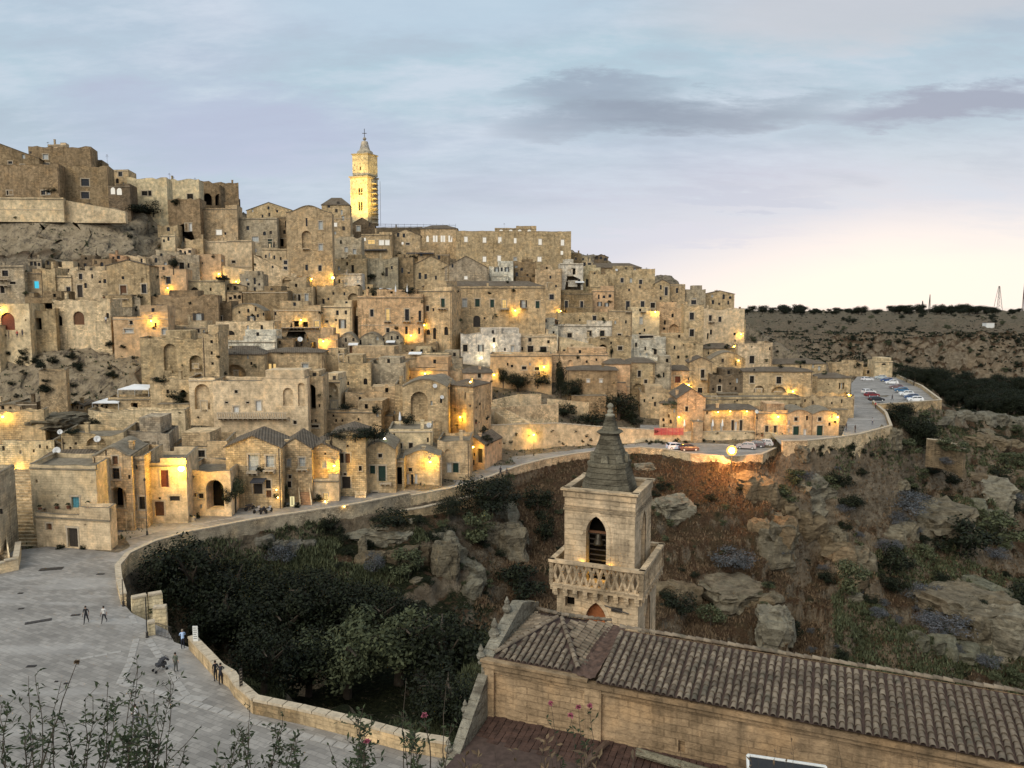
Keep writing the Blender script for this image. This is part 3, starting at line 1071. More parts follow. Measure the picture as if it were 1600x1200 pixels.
def gable_profile(roof, L, z0, zt, ze, rng, zt2=None):
    """upper outline of a facade from right to left"""
    if roof == 'g':
        return [(L, ze), (L * .5, zt), (0, ze)]
    if roof == 'v':
        return [(L * (1 - k / 10), ze + (zt - ze) * math.sin(math.pi * k / 10)) for k in range(11)]
    if roof == 'c':    # baroque curved top
        return [(L * (1 - k / 14), ze + (zt - ze) * (math.sin(math.pi * k / 14) ** 2)) for k in range(15)]
    if roof == 's':
        return [(L, zt2 if zt2 is not None else ze), (0, zt)]
    if roof in 'fr':
        pts = [(L, zt)]
        n = max(3, int(L / 1.5))
        amp = .16 if roof == 'f' else .7
        for k in range(1, n):
            pts.append((L * (1 - (k + rng.uniform(-.3, .3)) / n), zt + rng.uniform(-amp, amp * .3)))
        pts.append((0, zt))
        if roof == 'f' and rng.random() < .4:   # a step in the parapet
            c = rng.uniform(.35, .75) * L
            st = rng.uniform(.4, 1.2)
            pts = [p if p[0] > c else (p[0], p[1] - st) for p in pts]
            q = [k for k in range(len(pts)) if pts[k][0] <= c][0]
            pts = pts[:q] + [(c, zt), (c - .01, zt - st)] + pts[q:]
        return pts
    return [(L, ze), (0, ze)]


def house(x0, x1, yt, yb, roof='f', tint='t', ops='', label='', ye=None, dl=0., dr=None, back=9., Y=None, mat=None, cat='house', name=None, group=None, ext=None, front=0., clut=1, side=''):
    rng = random.Random(int(x0 * 7 + yt * 13))
    mid = (x0 + x1) / 2
    Yb = (Y if Y is not None else D(mid, yb)) - front
    if dr is None: dr = rng.uniform(-.10, .12) * (x1 - x0) / FPX * Yb
    A, B = W(x0, yb, Yb + dl), W(x1, yb, Yb + dr)
    F = Facade(A, B)
    zb = W(mid, yb, Yb).z
    ext = 9.0 if ext is None else ext
    z0 = zb - ext
    zt = F.uv(mid, yt)[1]
    if roof == 'h': ye = ye or yt + 8
    ze = F.uv(mid, ye)[1] if ye is not None else zt - (.9 if roof in 'gvc' else 0)
    zt2 = F.uv(x1, ye)[1] if (roof == 's' and ye is not None) else None
    L = F.L
    prof = gable_profile(roof, L, z0, zt, ze, rng, zt2)
    outer = [(0, z0), (L, z0)] + prof
    nm = name or ('stone_house' if cat == 'house' else cat.replace(' ', '_'))
    root = empty(nm, (A + B) / 2 * 1.0, label, cat, group)
    root.location = ((A.x + B.x) / 2, (A.y + B.y) / 2, zb)
    inv = Matrix.Translation(-Vector(root.location))
    base = TINT[tint] if isinstance(tint, str) else tint
    k = rng.uniform(.93, 1.07)
    color = tuple(min(.8, c * k * rng.uniform(.985, 1.015)) for c in base)
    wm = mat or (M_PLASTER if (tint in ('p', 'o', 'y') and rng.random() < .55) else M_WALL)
    holes = []
    n0 = len(COL.objects)
    top_lim = lambda u: np.interp(u, [p[0] for p in prof[::-1]], [p[1] for p in prof[::-1]])
    toks = ops.split()
    if clut and cat == 'house' and len(toks) < 4 and (x1 - x0) > 22 and not any(w_ in label for w_ in ('blank', 'plain', 'without', 'single', 'one ', 'two ', 'three', 'four', 'no ')):
        used = [[float(c) for c in t.lstrip('abcdefghijklmnopqrstuvwxyzABCDEFGHIJKLMNOPQRSTUVWXYZ').split(',')] for t in toks]
        for _ in range(12):
            if len(toks) >= 6: break
            cx = rng.uniform(x0 + 5, x1 - 5); cy = rng.uniform(yt + 8, max(yt + 9, yb - 8)); wd_ = rng.uniform(2.6, 4.6); ht_ = rng.uniform(3.4, 8)
            if all(abs(cx - u_[0]) > (wd_ + u_[2]) / 2 + 3 or abs(cy - u_[1]) > (ht_ + u_[3]) / 2 + 3 for u_ in used):
                used.append([cx, cy, wd_, ht_]); toks.append('%s%.1f,%.1f,%.1f,%.1f' % (rng.choice(['w', 'w', 'W', 'd', 'aw']), cx, cy, wd_, ht_))
    for tok in toks:
        i = 0
        while tok[i].isalpha(): i += 1
        code = tok[:i]
        cx, cy, wd, ht = (float(q) for q in tok[i:].split(','))
        cx = min(max(cx, x0 + wd / 2 + .8), x1 - wd / 2 - .8)
        loop, dep = opening(root, F, code, cx, cy, wd, ht, wm, color)
        us = [p[0] for p in loop]; vs = [p[1] for p in loop]
        if min(us) < .02 or max(us) > L - .02 or max(vs) > float(top_lim((min(us) + max(us)) / 2)) - .05: continue
        loop = [(u, max(v, z0 + .2)) for u, v in loop]
        holes.append((loop, dep))
    mb = MB().mat(wm)
    wall_with_holes(mb, F, outer, holes)
    # the other walls go back from the front, slightly towards the line of sight
    vdir = Vector((mid - 800, FPX, 0)).normalized()
    bdir = (-F.n * .55 + vdir * .45).normalized()
    bk = bdir * back
    flatroof = roof in 'frs'
    top = [p for p in prof]                     # right to left
    def P3(p, d=0.): return F.at(p[0], p[1], d)
    # sides
    a0, b0 = F.at(0, z0), F.at(L, z0)
    aT, bT = F.at(*prof[-1]), F.at(*prof[0])
    mb.poly([b0, b0 + bk, bT + bk, bT]); mb.poly([a0 + bk, a0, aT, aT + bk])
    mb.poly([b0 + bk, a0 + bk] + [P3(p) + bk for p in prof[::-1]])
    solid([F.at(0, z0), F.at(L, z0)] + [P3(p) for p in prof])
    solid([b0, b0 + bk, bT + bk, bT]); solid([a0 + bk, a0, aT, aT + bk])
    if flatroof:
        # parapet thickness and sunk roof
        th = .32
        drop = rng.uniform(.35, .7)
        zl = min(p[1] for p in prof) - drop
        inner = [P3(p) - F.n * th for p in prof]
        for a, b, c, d_ in zip(prof, prof[1:], inner, inner[1:]):
            mb.poly([P3(a), c, d_, P3(b)][::-1])
            mb.poly([c, Vector((c.x, c.y, zl)), Vector((d_.x, d_.y, zl)), d_])
        su = F.u * th
        rf = MB().mat(M_FLAT)
        up = Vector((0, 0, .03))
        for a, b, c, d_ in zip(prof, prof[1:], inner, inner[1:]): rf.poly([P3(a, .04) + up, P3(b, .04) + up, d_ + up, c + up][::-1])
        rf.poly([bT + up, bT + bk + up, bT + bk - su + up, bT - su + up][::-1]); rf.poly([aT + up, aT + su + up, aT + bk + su + up, aT + bk + up][::-1])
        mb.poly([bT, bT + bk, bT + bk - su, bT - su]); mb.poly([aT, aT + su, aT + bk + su, aT + bk])
        fl = [F.at(th * .2, zl, -th * .5), F.at(L - th * .2, zl, -th * .5), F.at(L - th * .2, zl, 0) + bk * .97, F.at(th * .2, zl, 0) + bk * .97]
        rf.poly(fl)
        rf.build('roof', root)
        solid(fl)
    else:
        rf = MB().mat(M_ROOF if roof in 'gh' else M_FLAT)
        oh = .28
        if roof == 'h':
            # hipped or lean tiled roof rising from the front eave
            A1, B1 = F.at(-oh, ze, oh), F.at(L + oh, ze, oh)
            A2, B2 = F.at(-oh, ze, oh) + bk * 1.02, F.at(L + oh, ze, oh) + bk * 1.02
            ins = min(L * .32, back * .5)
            zr = F.uv(mid, yt)[1]
            # ridge height so that the top is seen at yt at half depth
            q = F.at(L / 2, 0) + bk * .5
            r_ = ray(mid, yt); zr = max(CAMZ + r_.z * (q.y / r_.y), ze + .8)
            Rg1, Rg2 = F.at(ins, zr) + bk * .5, F.at(L - ins, zr) + bk * .5
            for f in ([A1, B1, Rg2, Rg1], [B1, B2, Rg2], [B2, A2, Rg1, Rg2], [A2, A1, Rg1]):
                rf.poly(f); solid(f)
            e = .16
            dn = Vector((0, 0, -e))
            rf.poly([A1 + dn, B1 + dn, B1, A1]); rf.poly([B1 + dn, B2 + dn, B2, B1]); rf.poly([A2 + dn, A1 + dn, A1, A2])
            rf.poly([A2 + dn, B2 + dn, B1 + dn, A1 + dn])
        else:
            up = Vector((0, 0, .10))
            pr = [(p[0], p[1]) for p in prof]
            if roof == 'g': pr = [(L + oh, ze - oh * .5), (L / 2, zt), (-oh, ze - oh * .5)]
            for a, b in zip(pr, pr[1:]):
                f0 = [F.at(*a, oh * .6) + up, F.at(*a) + bk + up, F.at(*b) + bk + up, F.at(*b, oh * .6) + up]
                rf.poly(f0); solid(f0)
                f1 = [p - up * 1.8 for p in f0]
                rf.poly([f1[0], f0[0], f0[3], f1[3]][::-1])
                rf.poly(f1[::-1])
        rf.build('roof', root)
    mb.build('wall', root, color=color)
    # string course / cornice, chimney, drainpipe
    if roof in 'fh' and rng.random() < .75 and (x1 - x0) > 14:
        cm = MB().mat(rng.choice([M_TRIM, M_FLAT, M_FLAT]))
        zc_ = (min(p[1] for p in prof) - .05) if roof == 'f' else ze - .02
        M4 = Matrix(((F.u.x, F.n.x, 0, 0), (F.u.y, F.n.y, 0, 0), (0, 0, 1, 0), (0, 0, 0, 1)))
        c = F.at(L / 2, zc_ - .35 if roof == 'f' else zc_ - .12, .07)
        cm.box((0, 0, 0), (L / 2 + .05, .10, .09), Matrix.Translation(c) @ M4)
        if rng.random() < .5:
            c = F.at(L / 2, z0 + (zc_ - z0) * rng.uniform(.5, .66), .035)
            sc_ = MB().mat(M_TRIM)
            sc_.box((0, 0, 0), (L / 2, .06, .08), Matrix.Translation(c) @ M4)
            sc_.build('string_course', root)
        # only where no opening is crossed
        cm.build('cornice', root)
    if clut and rng.random() < .55 and (x1 - x0) > 16:
        cm = MB().mat(M_WALL)
        p = F.at(L * rng.uniform(.12, .88), (zt if flatroof else ze), -rng.uniform(.6, back * .4))
        hh = rng.uniform(.7, 1.5)
        cm.box((p.x, p.y, p.z + hh / 2 - .5), (.28, .28, hh / 2 + .5))
        cm.box((p.x, p.y, p.z + hh + .06), (.36, .36, .06))
        cm.build('chimney', root, color=color)
    if clut and rng.random() < .5 and (x1 - x0) > 14:
        pm = MB().mat(M_PIPE)
        uu = rng.choice([.25, L - .25])
        pm.tube([F.at(uu, zb, .09), F.at(uu, (min(p[1] for p in prof) - .2), .09)], .06, n=4)
        pm.build('drainpipe', root)
    # rooftop rooms and lower blocks built on, as these houses have grown over time
    if clut and (x1 - x0) > 24 and yt > 400 and yb < 730:
        M4 = Matrix(((F.u.x, F.n.x, 0, 0), (F.u.y, F.n.y, 0, 0), (0, 0, 1, 0), (0, 0, 0, 1)))
        if flatroof and rng.random() < .6:
            w2 = L * rng.uniform(.18, .34); h2 = rng.uniform(.8, 1.7); d2 = back * .3
            cu = rng.uniform(w2, L - w2)
            c = F.at(cu, zt + h2 / 2 - .5, -back * rng.uniform(.4, .6))
            am = MB().mat(wm); am.box((0, 0, 0), (w2, d2, h2 / 2 + .5), Matrix.Translation(c) @ M4); am.build('roof_room', root, color=tuple(q * .92 for q in color))
            if rng.random() < .7:
                q0 = c + F.n * (d2 + .012) + F.u * rng.uniform(-.4, .4) * w2
                dm = MB().mat(rng.choice([M_GLASS, M_DARKWOOD, M_DARK]))
                dm.box((0, 0, 0), (.32, .03, .45), Matrix.Translation(q0 + Vector((0, 0, .15))) @ M4); dm.build('roof_room_door', root)
        lows = [float(t_.lstrip('abcdefghijklmnopqrstuvwxyzABCDEFGHIJKLMNOPQRSTUVWXYZ').split(',')[1]) for t_ in ops.split()]
        if yb < 690 and (x1 - x0) > 28 and rng.random() < .5 and (not lows or max(lows) < yt + (yb - yt) * .62):
            w2 = L * rng.uniform(.16, .36); cu = rng.uniform(w2, L - w2)
            zt_b = F.uv(mid, yb - (yb - yt) * rng.uniform(.2, .34))[1]
            c = F.at(cu, (zt_b + z0) / 2, 1.0)
            am = MB().mat(wm); am.box((0, 0, 0), (w2, 1.1, (zt_b - z0) / 2), Matrix.Translation(c) @ M4); am.build('lower_block', root, color=tuple(q * .94 for q in color))
            am = MB().mat(M_FLAT); am.box((0, 0, 0), (w2 + .08, 1.18, .07), Matrix.Translation(F.at(cu, zt_b + .07, 1.0)) @ M4); am.build('lower_block_roof', root)
    # children keep world coordinates: undo the root's offset
    for ch in list(root.children): ch.matrix_parent_inverse = inv
    H = dict(root=root, F=F, x0=x0, x1=x1, yt=yt, yb=yb, bk=bk, color=color, zt=zt, ze=ze, L=L, z0=z0)
    HOUSES.append(H)
    return H


def rows(txt, **kw):
    """one house per line: x0 x1 ytop ybase roof[:eave] tint | openings | label | extra keyword arguments"""
    for ln in txt.strip().splitlines():
        ln = ln.strip()
        if not ln or ln[0] == '#': continue
        a, ops, lab, *ex = [s.strip() for s in ln.split('|')]
        x0, x1, yt, yb, rf, ti = a.split()
        ye = None
        if ':' in rf: rf, ye = rf.split(':'); ye = float(ye)
        k = dict(kw)
        if ex and ex[0]: k.update(eval('dict(' + ex[0] + ')'))
        house(float(x0), float(x1), float(yt), float(yb), rf, ti, ops, lab, ye=ye, **k)


# skyline and upper rows, left
rows('''
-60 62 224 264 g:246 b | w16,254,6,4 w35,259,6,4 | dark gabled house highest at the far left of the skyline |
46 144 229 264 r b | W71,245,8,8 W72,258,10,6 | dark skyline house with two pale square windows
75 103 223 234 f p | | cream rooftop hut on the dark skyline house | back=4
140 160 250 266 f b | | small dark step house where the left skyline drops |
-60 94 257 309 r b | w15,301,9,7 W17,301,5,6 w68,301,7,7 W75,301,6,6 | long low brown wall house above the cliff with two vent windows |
93 172 258 314 r b | w133,285,12,11 w133,305,12,10 | brown cube house with two small framed windows one above another
169 202 265 300 f t | w188,272,6,7 | narrow pale house with a dark loophole right of the brown cube house
170 204 287 318 f k | ai176,298,7,11 ai186,299,8,11 | low dark house with two white arched lit windows | front=2
200 262 277 322 r y | w226,302,9,7 w234,302,5,8 | pale greenish house with a long blank parapet on the skyline
240 312 280 320 r y | w252,304,7,9 W259,304,4,8 w297,307,9,8 | pale yellowish skyline house with balcony door and three chimneys
308 374 284 328 r b | ao324,311,13,18 ao343,312,13,18 | dark loggia house with two black arches | dr=5
346 376 292 330 s:312 k | | dark side wing sloping down right of the loggia | dr=8,front=1
312 372 320 378 f t | i342,363,9,8 w352,365,3,4 | rounded brown bastion with one bright square window | front=3
259 314 310 368 r b | t297,355,5,13 w292,355,5,12 w272,357,3,4 | brown house with one tall white shutter | front=2
-40 100 308 336 f p | | long smooth retaining wall on top of the left cliff | cat='wall',name='retaining_wall',back=3,clut=0,ext=2
98 196 312 338 s:330 p | | smooth retaining wall stepping down towards the hedge | cat='wall',name='retaining_wall',back=3,clut=0,ext=2
314 358 376 402 f p | an332,386,24,20 | pale house with a wide blind arch below the bastion
290 318 372 402 r t | | blank wall stub left of the blind arch house
356 394 375 414 f p | w365,409,6,4 | pale blank stepped house right of the blind arch
374 434 340 389 f g | W399,374,10,9 g422,380,7,13 w427,381,4,11 | grey terrace house with pale window and green door
386 456 316 350 g:328 t | w433,330,3,4 w437,342,3,8 | long pale brown roofline with a low gable
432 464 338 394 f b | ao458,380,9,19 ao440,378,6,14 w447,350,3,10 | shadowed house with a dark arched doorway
450 521 321 447 c:332 t | w479,347,2.4,13 W501,352,6,13 an479,374,14,27 W501,386,6,10 w479,418,4,9 w500,419,5,9 w471,437,3,10 | tallest plain block with a curved top and an arched loggia niche
503 547 309 345 h:320 t | | house with a low reddish hipped roof left of the cathedral tower
517 548 336 374 f t | i524,351,5,6 W536,341,4,7 | pale narrow house below the hipped roof
546 586 340 366 g:352 k | W560,357,6,8 | dark gabled house at the foot of the cathedral tower
520 566 370 420 r g | W541,390,5,8 W554,393,5,8 | grey brick house with weeds along its top
522 573 404 436 f t | an559,416,24,26 w551,420,4,12 | house with a wide blind arch beside the lit corner
565 613 362 399 f t | l580,378,11,7 i596,379,8,8 i605,379,7,8 i570,374,3,5 | house with a row of three bright windows under the cathedral
571 622 402 441 r g | d604,425,4,14 w612,418,3,5 | rough grey house with one tall dark door
610 658 358 399 g:368 t | w622,367,4,6 w631,368,4,6 i629,380,3,4 w637,381,6,3 | gabled house with two small upper openings
657 715 352 390 h:357 t | qi668,373,4,10 i678,373,3,10 i682,373,3,10 i690,373,3,10 i694,373,3,10 i702,373,3,10 i705,373,3,10 | house with a row of tall pale paired windows and a low hip roof
713 892 361 420 f t | i728,374,5,8 i757,375,5,8 i781,375,5,9 W783,379,4,3 i805,376,4,8 i844,378,5,9 i879,379,5,9 i757,405,5,8 i780,404,5,9 W805,408,5,12 i843,405,6,7 i878,395,4,6 | longest palace on the skyline with two rows of pale lit windows | back=16,dr=2,cat='palace'
773 838 353 366 f t | ai783,361,6,5 ai798,361,6,5 ai812,361,6,5 ai827,361,6,5 | low attic storey with four lit arches on the long palace | Y=398,cat='attic block',ext=6
889 908 396 424 r b | w900,404,3,4 | ruined dark end wall right of the long palace
''')
# upper middle
rows('''
620 646 402 441 r b | w636,407,4,10 | shadowed brown house under the dark pergola
645 702 400 442 g:414 t | w656,431,4,10 w665,432,4,8 w681,434,3,6 | gabled rough house with three small windows
695 762 400 448 g:418 g | i728,434,5,5 w707,415,3,6 | grey gabled house with a single lit square window
764 802 411 442 f w | s776,421,4,7 w784,421,3,6 s792,421,4,7 | small white house with three shuttered windows in a row
800 838 408 440 r b | w815,421,4,4 | dark low house between the white house and the palace | 
836 878 420 455 r t | w859,445,8,6 w860,433,3,5 | brown stone house with a black square window
838 876 404 424 r p | W856,412,6,4 | pale broken terrace under the palace wall
875 911 411 455 f w | w891,426,6,9 o896,424,7,10 o895,443,14,10 w905,440,4,7 | white house with two dark balcony recesses
909 938 418 454 f y | w917,442,4,12 w921,442,4,12 t940,441,8,14 | pale square house with a tall double window
908 1002 411 432 h:418 b | | long dark tiled roof on the right skyline
946 1023 420 458 r t | w972,438,5,7 w1001,441,5,8 W986,438,4,7 | stepped stone house with two dark windows on the right skyline
920 950 428 460 r t | | buttressed stone wall beside the pale square house
1022 1046 437 482 g:443 t | w1041,455,5,13 | tall narrow brown house with a steep gable
1044 1070 444 482 f t | w1058,454,4,8 w1051,473,3,5 | stone house with one small high window beside the narrow gable
1069 1102 452 484 f g | w1084,472,8,7 W1085,467,5,2 | grey flat house with one wide dark window
1100 1147 454 484 g:459 t | w1114,472,4,6 w1138,473,3,6 | last house of the upper right skyline with a shallow gable
957 1030 449 492 r t | w981,478,6,15 w1004,478,6,15 w1020,477,7,8 w983,453,3,4 | warm stone house with two tall dark windows above the corner lamp
925 959 453 490 f o | s937,475,4,7 s948,476,4,6 | pinkish house with shuttered windows in shade
869 926 457 490 f b | w885,476,5,12 w909,477,5,13 | long brown house with two tall dark doors above a lamp
850 876 449 490 f t | w862,464,7,8 | tall slim house with one framed square window left of a drainpipe
703 852 447 530 f t | W726,473,7,13 g746,473,7,12 g769,474,6,12 l788,475,6,13 s818,475,6,12 g840,476,6,11 ad745,502,11,18 w718,499,3,4 w757,497,3,3 w770,497,2,3 | big palace with seven tall windows in one row and an arched door | back=14,cat='palace',dr=1
650 706 448 545 f t | g692,473,6,13 w668,482,5,8 aw697,517,6,13 aw679,521,5,18 aw669,519,6,8 w677,484,3,5 | angled palace wing with arched windows beside the lit corner | dl=5,dr=0,cat='palace'
660 850 439 450 h:447 b | | low tiled roof strip along the seven window palace | back=10,Y=258,ext=1,cat='roof terrace'
560 662 459 536 f o | w581,489,5,11 l606,492,5,18 w636,492,6,18 w656,494,4,17 w606,516,5,7 w635,516,4,12 w655,517,3,10 | large pinkish smooth house with four tall upper windows | dr=1
522 566 427 455 f w | ao571,449,10,9 | pale wall house glowing beside the corner lamp
496 562 447 486 r t | an552,468,16,20 w538,459,3,5 w513,467,3,4 | rough terrace house with a shaded arch under the parasols
''')
# left terraces
rows('''
-40 40 414 470 f g | w8,427,9,9 w20,442,9,4 w4,452,6,12 | grey flat house with two white balcony slabs at the far left
38 70 420 468 f t | y57,445,7,11 | tan house with one glowing blue window
66 88 418 468 r t | | blank stone wall left of the door house
85 113 430 468 f p | w107,454,6,11 | pale low house with one brown window beside flower pots
110 173 422 468 f p | w126,432,5,9 d125,455,7,19 | pale house with a dark blue door and a small upper window
170 236 406 487 g:414 t | w192,434,4,5 D193,456,9,20 w225,451,7,14 an223,437,4,6 | big gabled house with brown balcony door
216 268 398 422 r g | w236,415,3,5 | grey terrace wall above the gabled house
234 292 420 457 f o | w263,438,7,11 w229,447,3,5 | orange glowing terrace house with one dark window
262 312 398 424 f g | w284,415,7,10 w275,413,4,8 | grey house with a dark window beside a round shrub
290 352 437 463 f p | aw304,453,11,9 w329,452,3,5 | low pale terrace house with one dark arch
308 346 397 428 f o | w316,411,2,3 | orange pink blank house above the left lamp
332 402 412 430 s:424 p | W347,407,3,3 | long sloping pale terrace wall right of the orange blank house | clut=0
376 412 428 462 r g | w398,439,3,10 w388,444,4,4 | grey rubble house with small pale roof
398 464 398 440 s:430 p | w446,410,6,6 w446,419,6,5 w426,417,3,4 | pale house with stepping terrace wall and two stacked windows
410 450 388 420 f p | w401,410,6,6 | pale stepped block above the staircase wall
440 480 432 455 r t | an448,438,14,10 | curved stone wall with a low blind arch
-60 48 474 523 f p | ar12,502,20,27 w40,500,2,3 | pale house with a big red brown arched door
46 88 482 518 r t | o57,506,15,18 ao86,500,16,18 | stone house with a black square doorway
40 90 464 486 r b | o73,478,20,9 | low dark terrace with a black opening under its wall
84 174 467 516 r p | aD123,497,16,21 w168,493,4,8 | long pale house with one brown arched window
180 220 463 490 f g | w190,475,4,4 | small grey house wedged under the gabled house
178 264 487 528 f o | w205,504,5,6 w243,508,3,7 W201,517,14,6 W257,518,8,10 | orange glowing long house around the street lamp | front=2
218 342 461 506 r b | s249,486,8,20 s310,495,9,11 | brown brick house with two shuttered windows
262 324 502 534 f p | w309,517,6,6 W311,531,6,6 | pale house under a row of small corbels
340 362 470 504 r b | w344,498,6,8 | narrow brown house with one small square window
358 414 474 506 v:486 t | s393,497,7,8 w414,491,3,5 w374,488,3,4 | barrel fronted house with a shuttered window
338 430 502 530 f p | aw360,520,13,7 w390,522,8,4 | long pale low house with half a lit arch
380 450 454 482 f b | | plain brown brick terrace house without openings
446 490 448 480 r t | w462,466,5,12 w467,466,5,12 W479,465,5,12 | house with two bright shuttered windows on the terrace
428 502 476 516 f t | o462,506,10,9 o477,507,8,8 w458,507,3,9 l495,506,7,9 w423,490,3,5 | terrace house with railing and glowing open rooms
498 550 474 522 f p | s535,506,6,14 an549,496,7,19 | pale house with shuttered window beside an arched niche
556 597 494 522 f k | w564,515,4,7 w583,516,7,6 | dark rough brick house with two small windows
342 432 525 546 f w | | long white walled terrace without windows
222 322 527 604 r t | an266,560,18,46 w264,572,4,4 o263,588,11,18 an306,568,19,26 w306,572,7,6 an290,590,5,6 W310,586,8,4 | masonry wall house with two tall arched recesses | ext=18
320 345 520 640 r t | w332,568,4,4 w333,590,3,3 | tall narrow wall joining the masonry wall and the palazzo
297 338 590 646 f p | an316,620,22,40 t319,635,8,16 | small tower house with one deep arched niche and a white door
''')
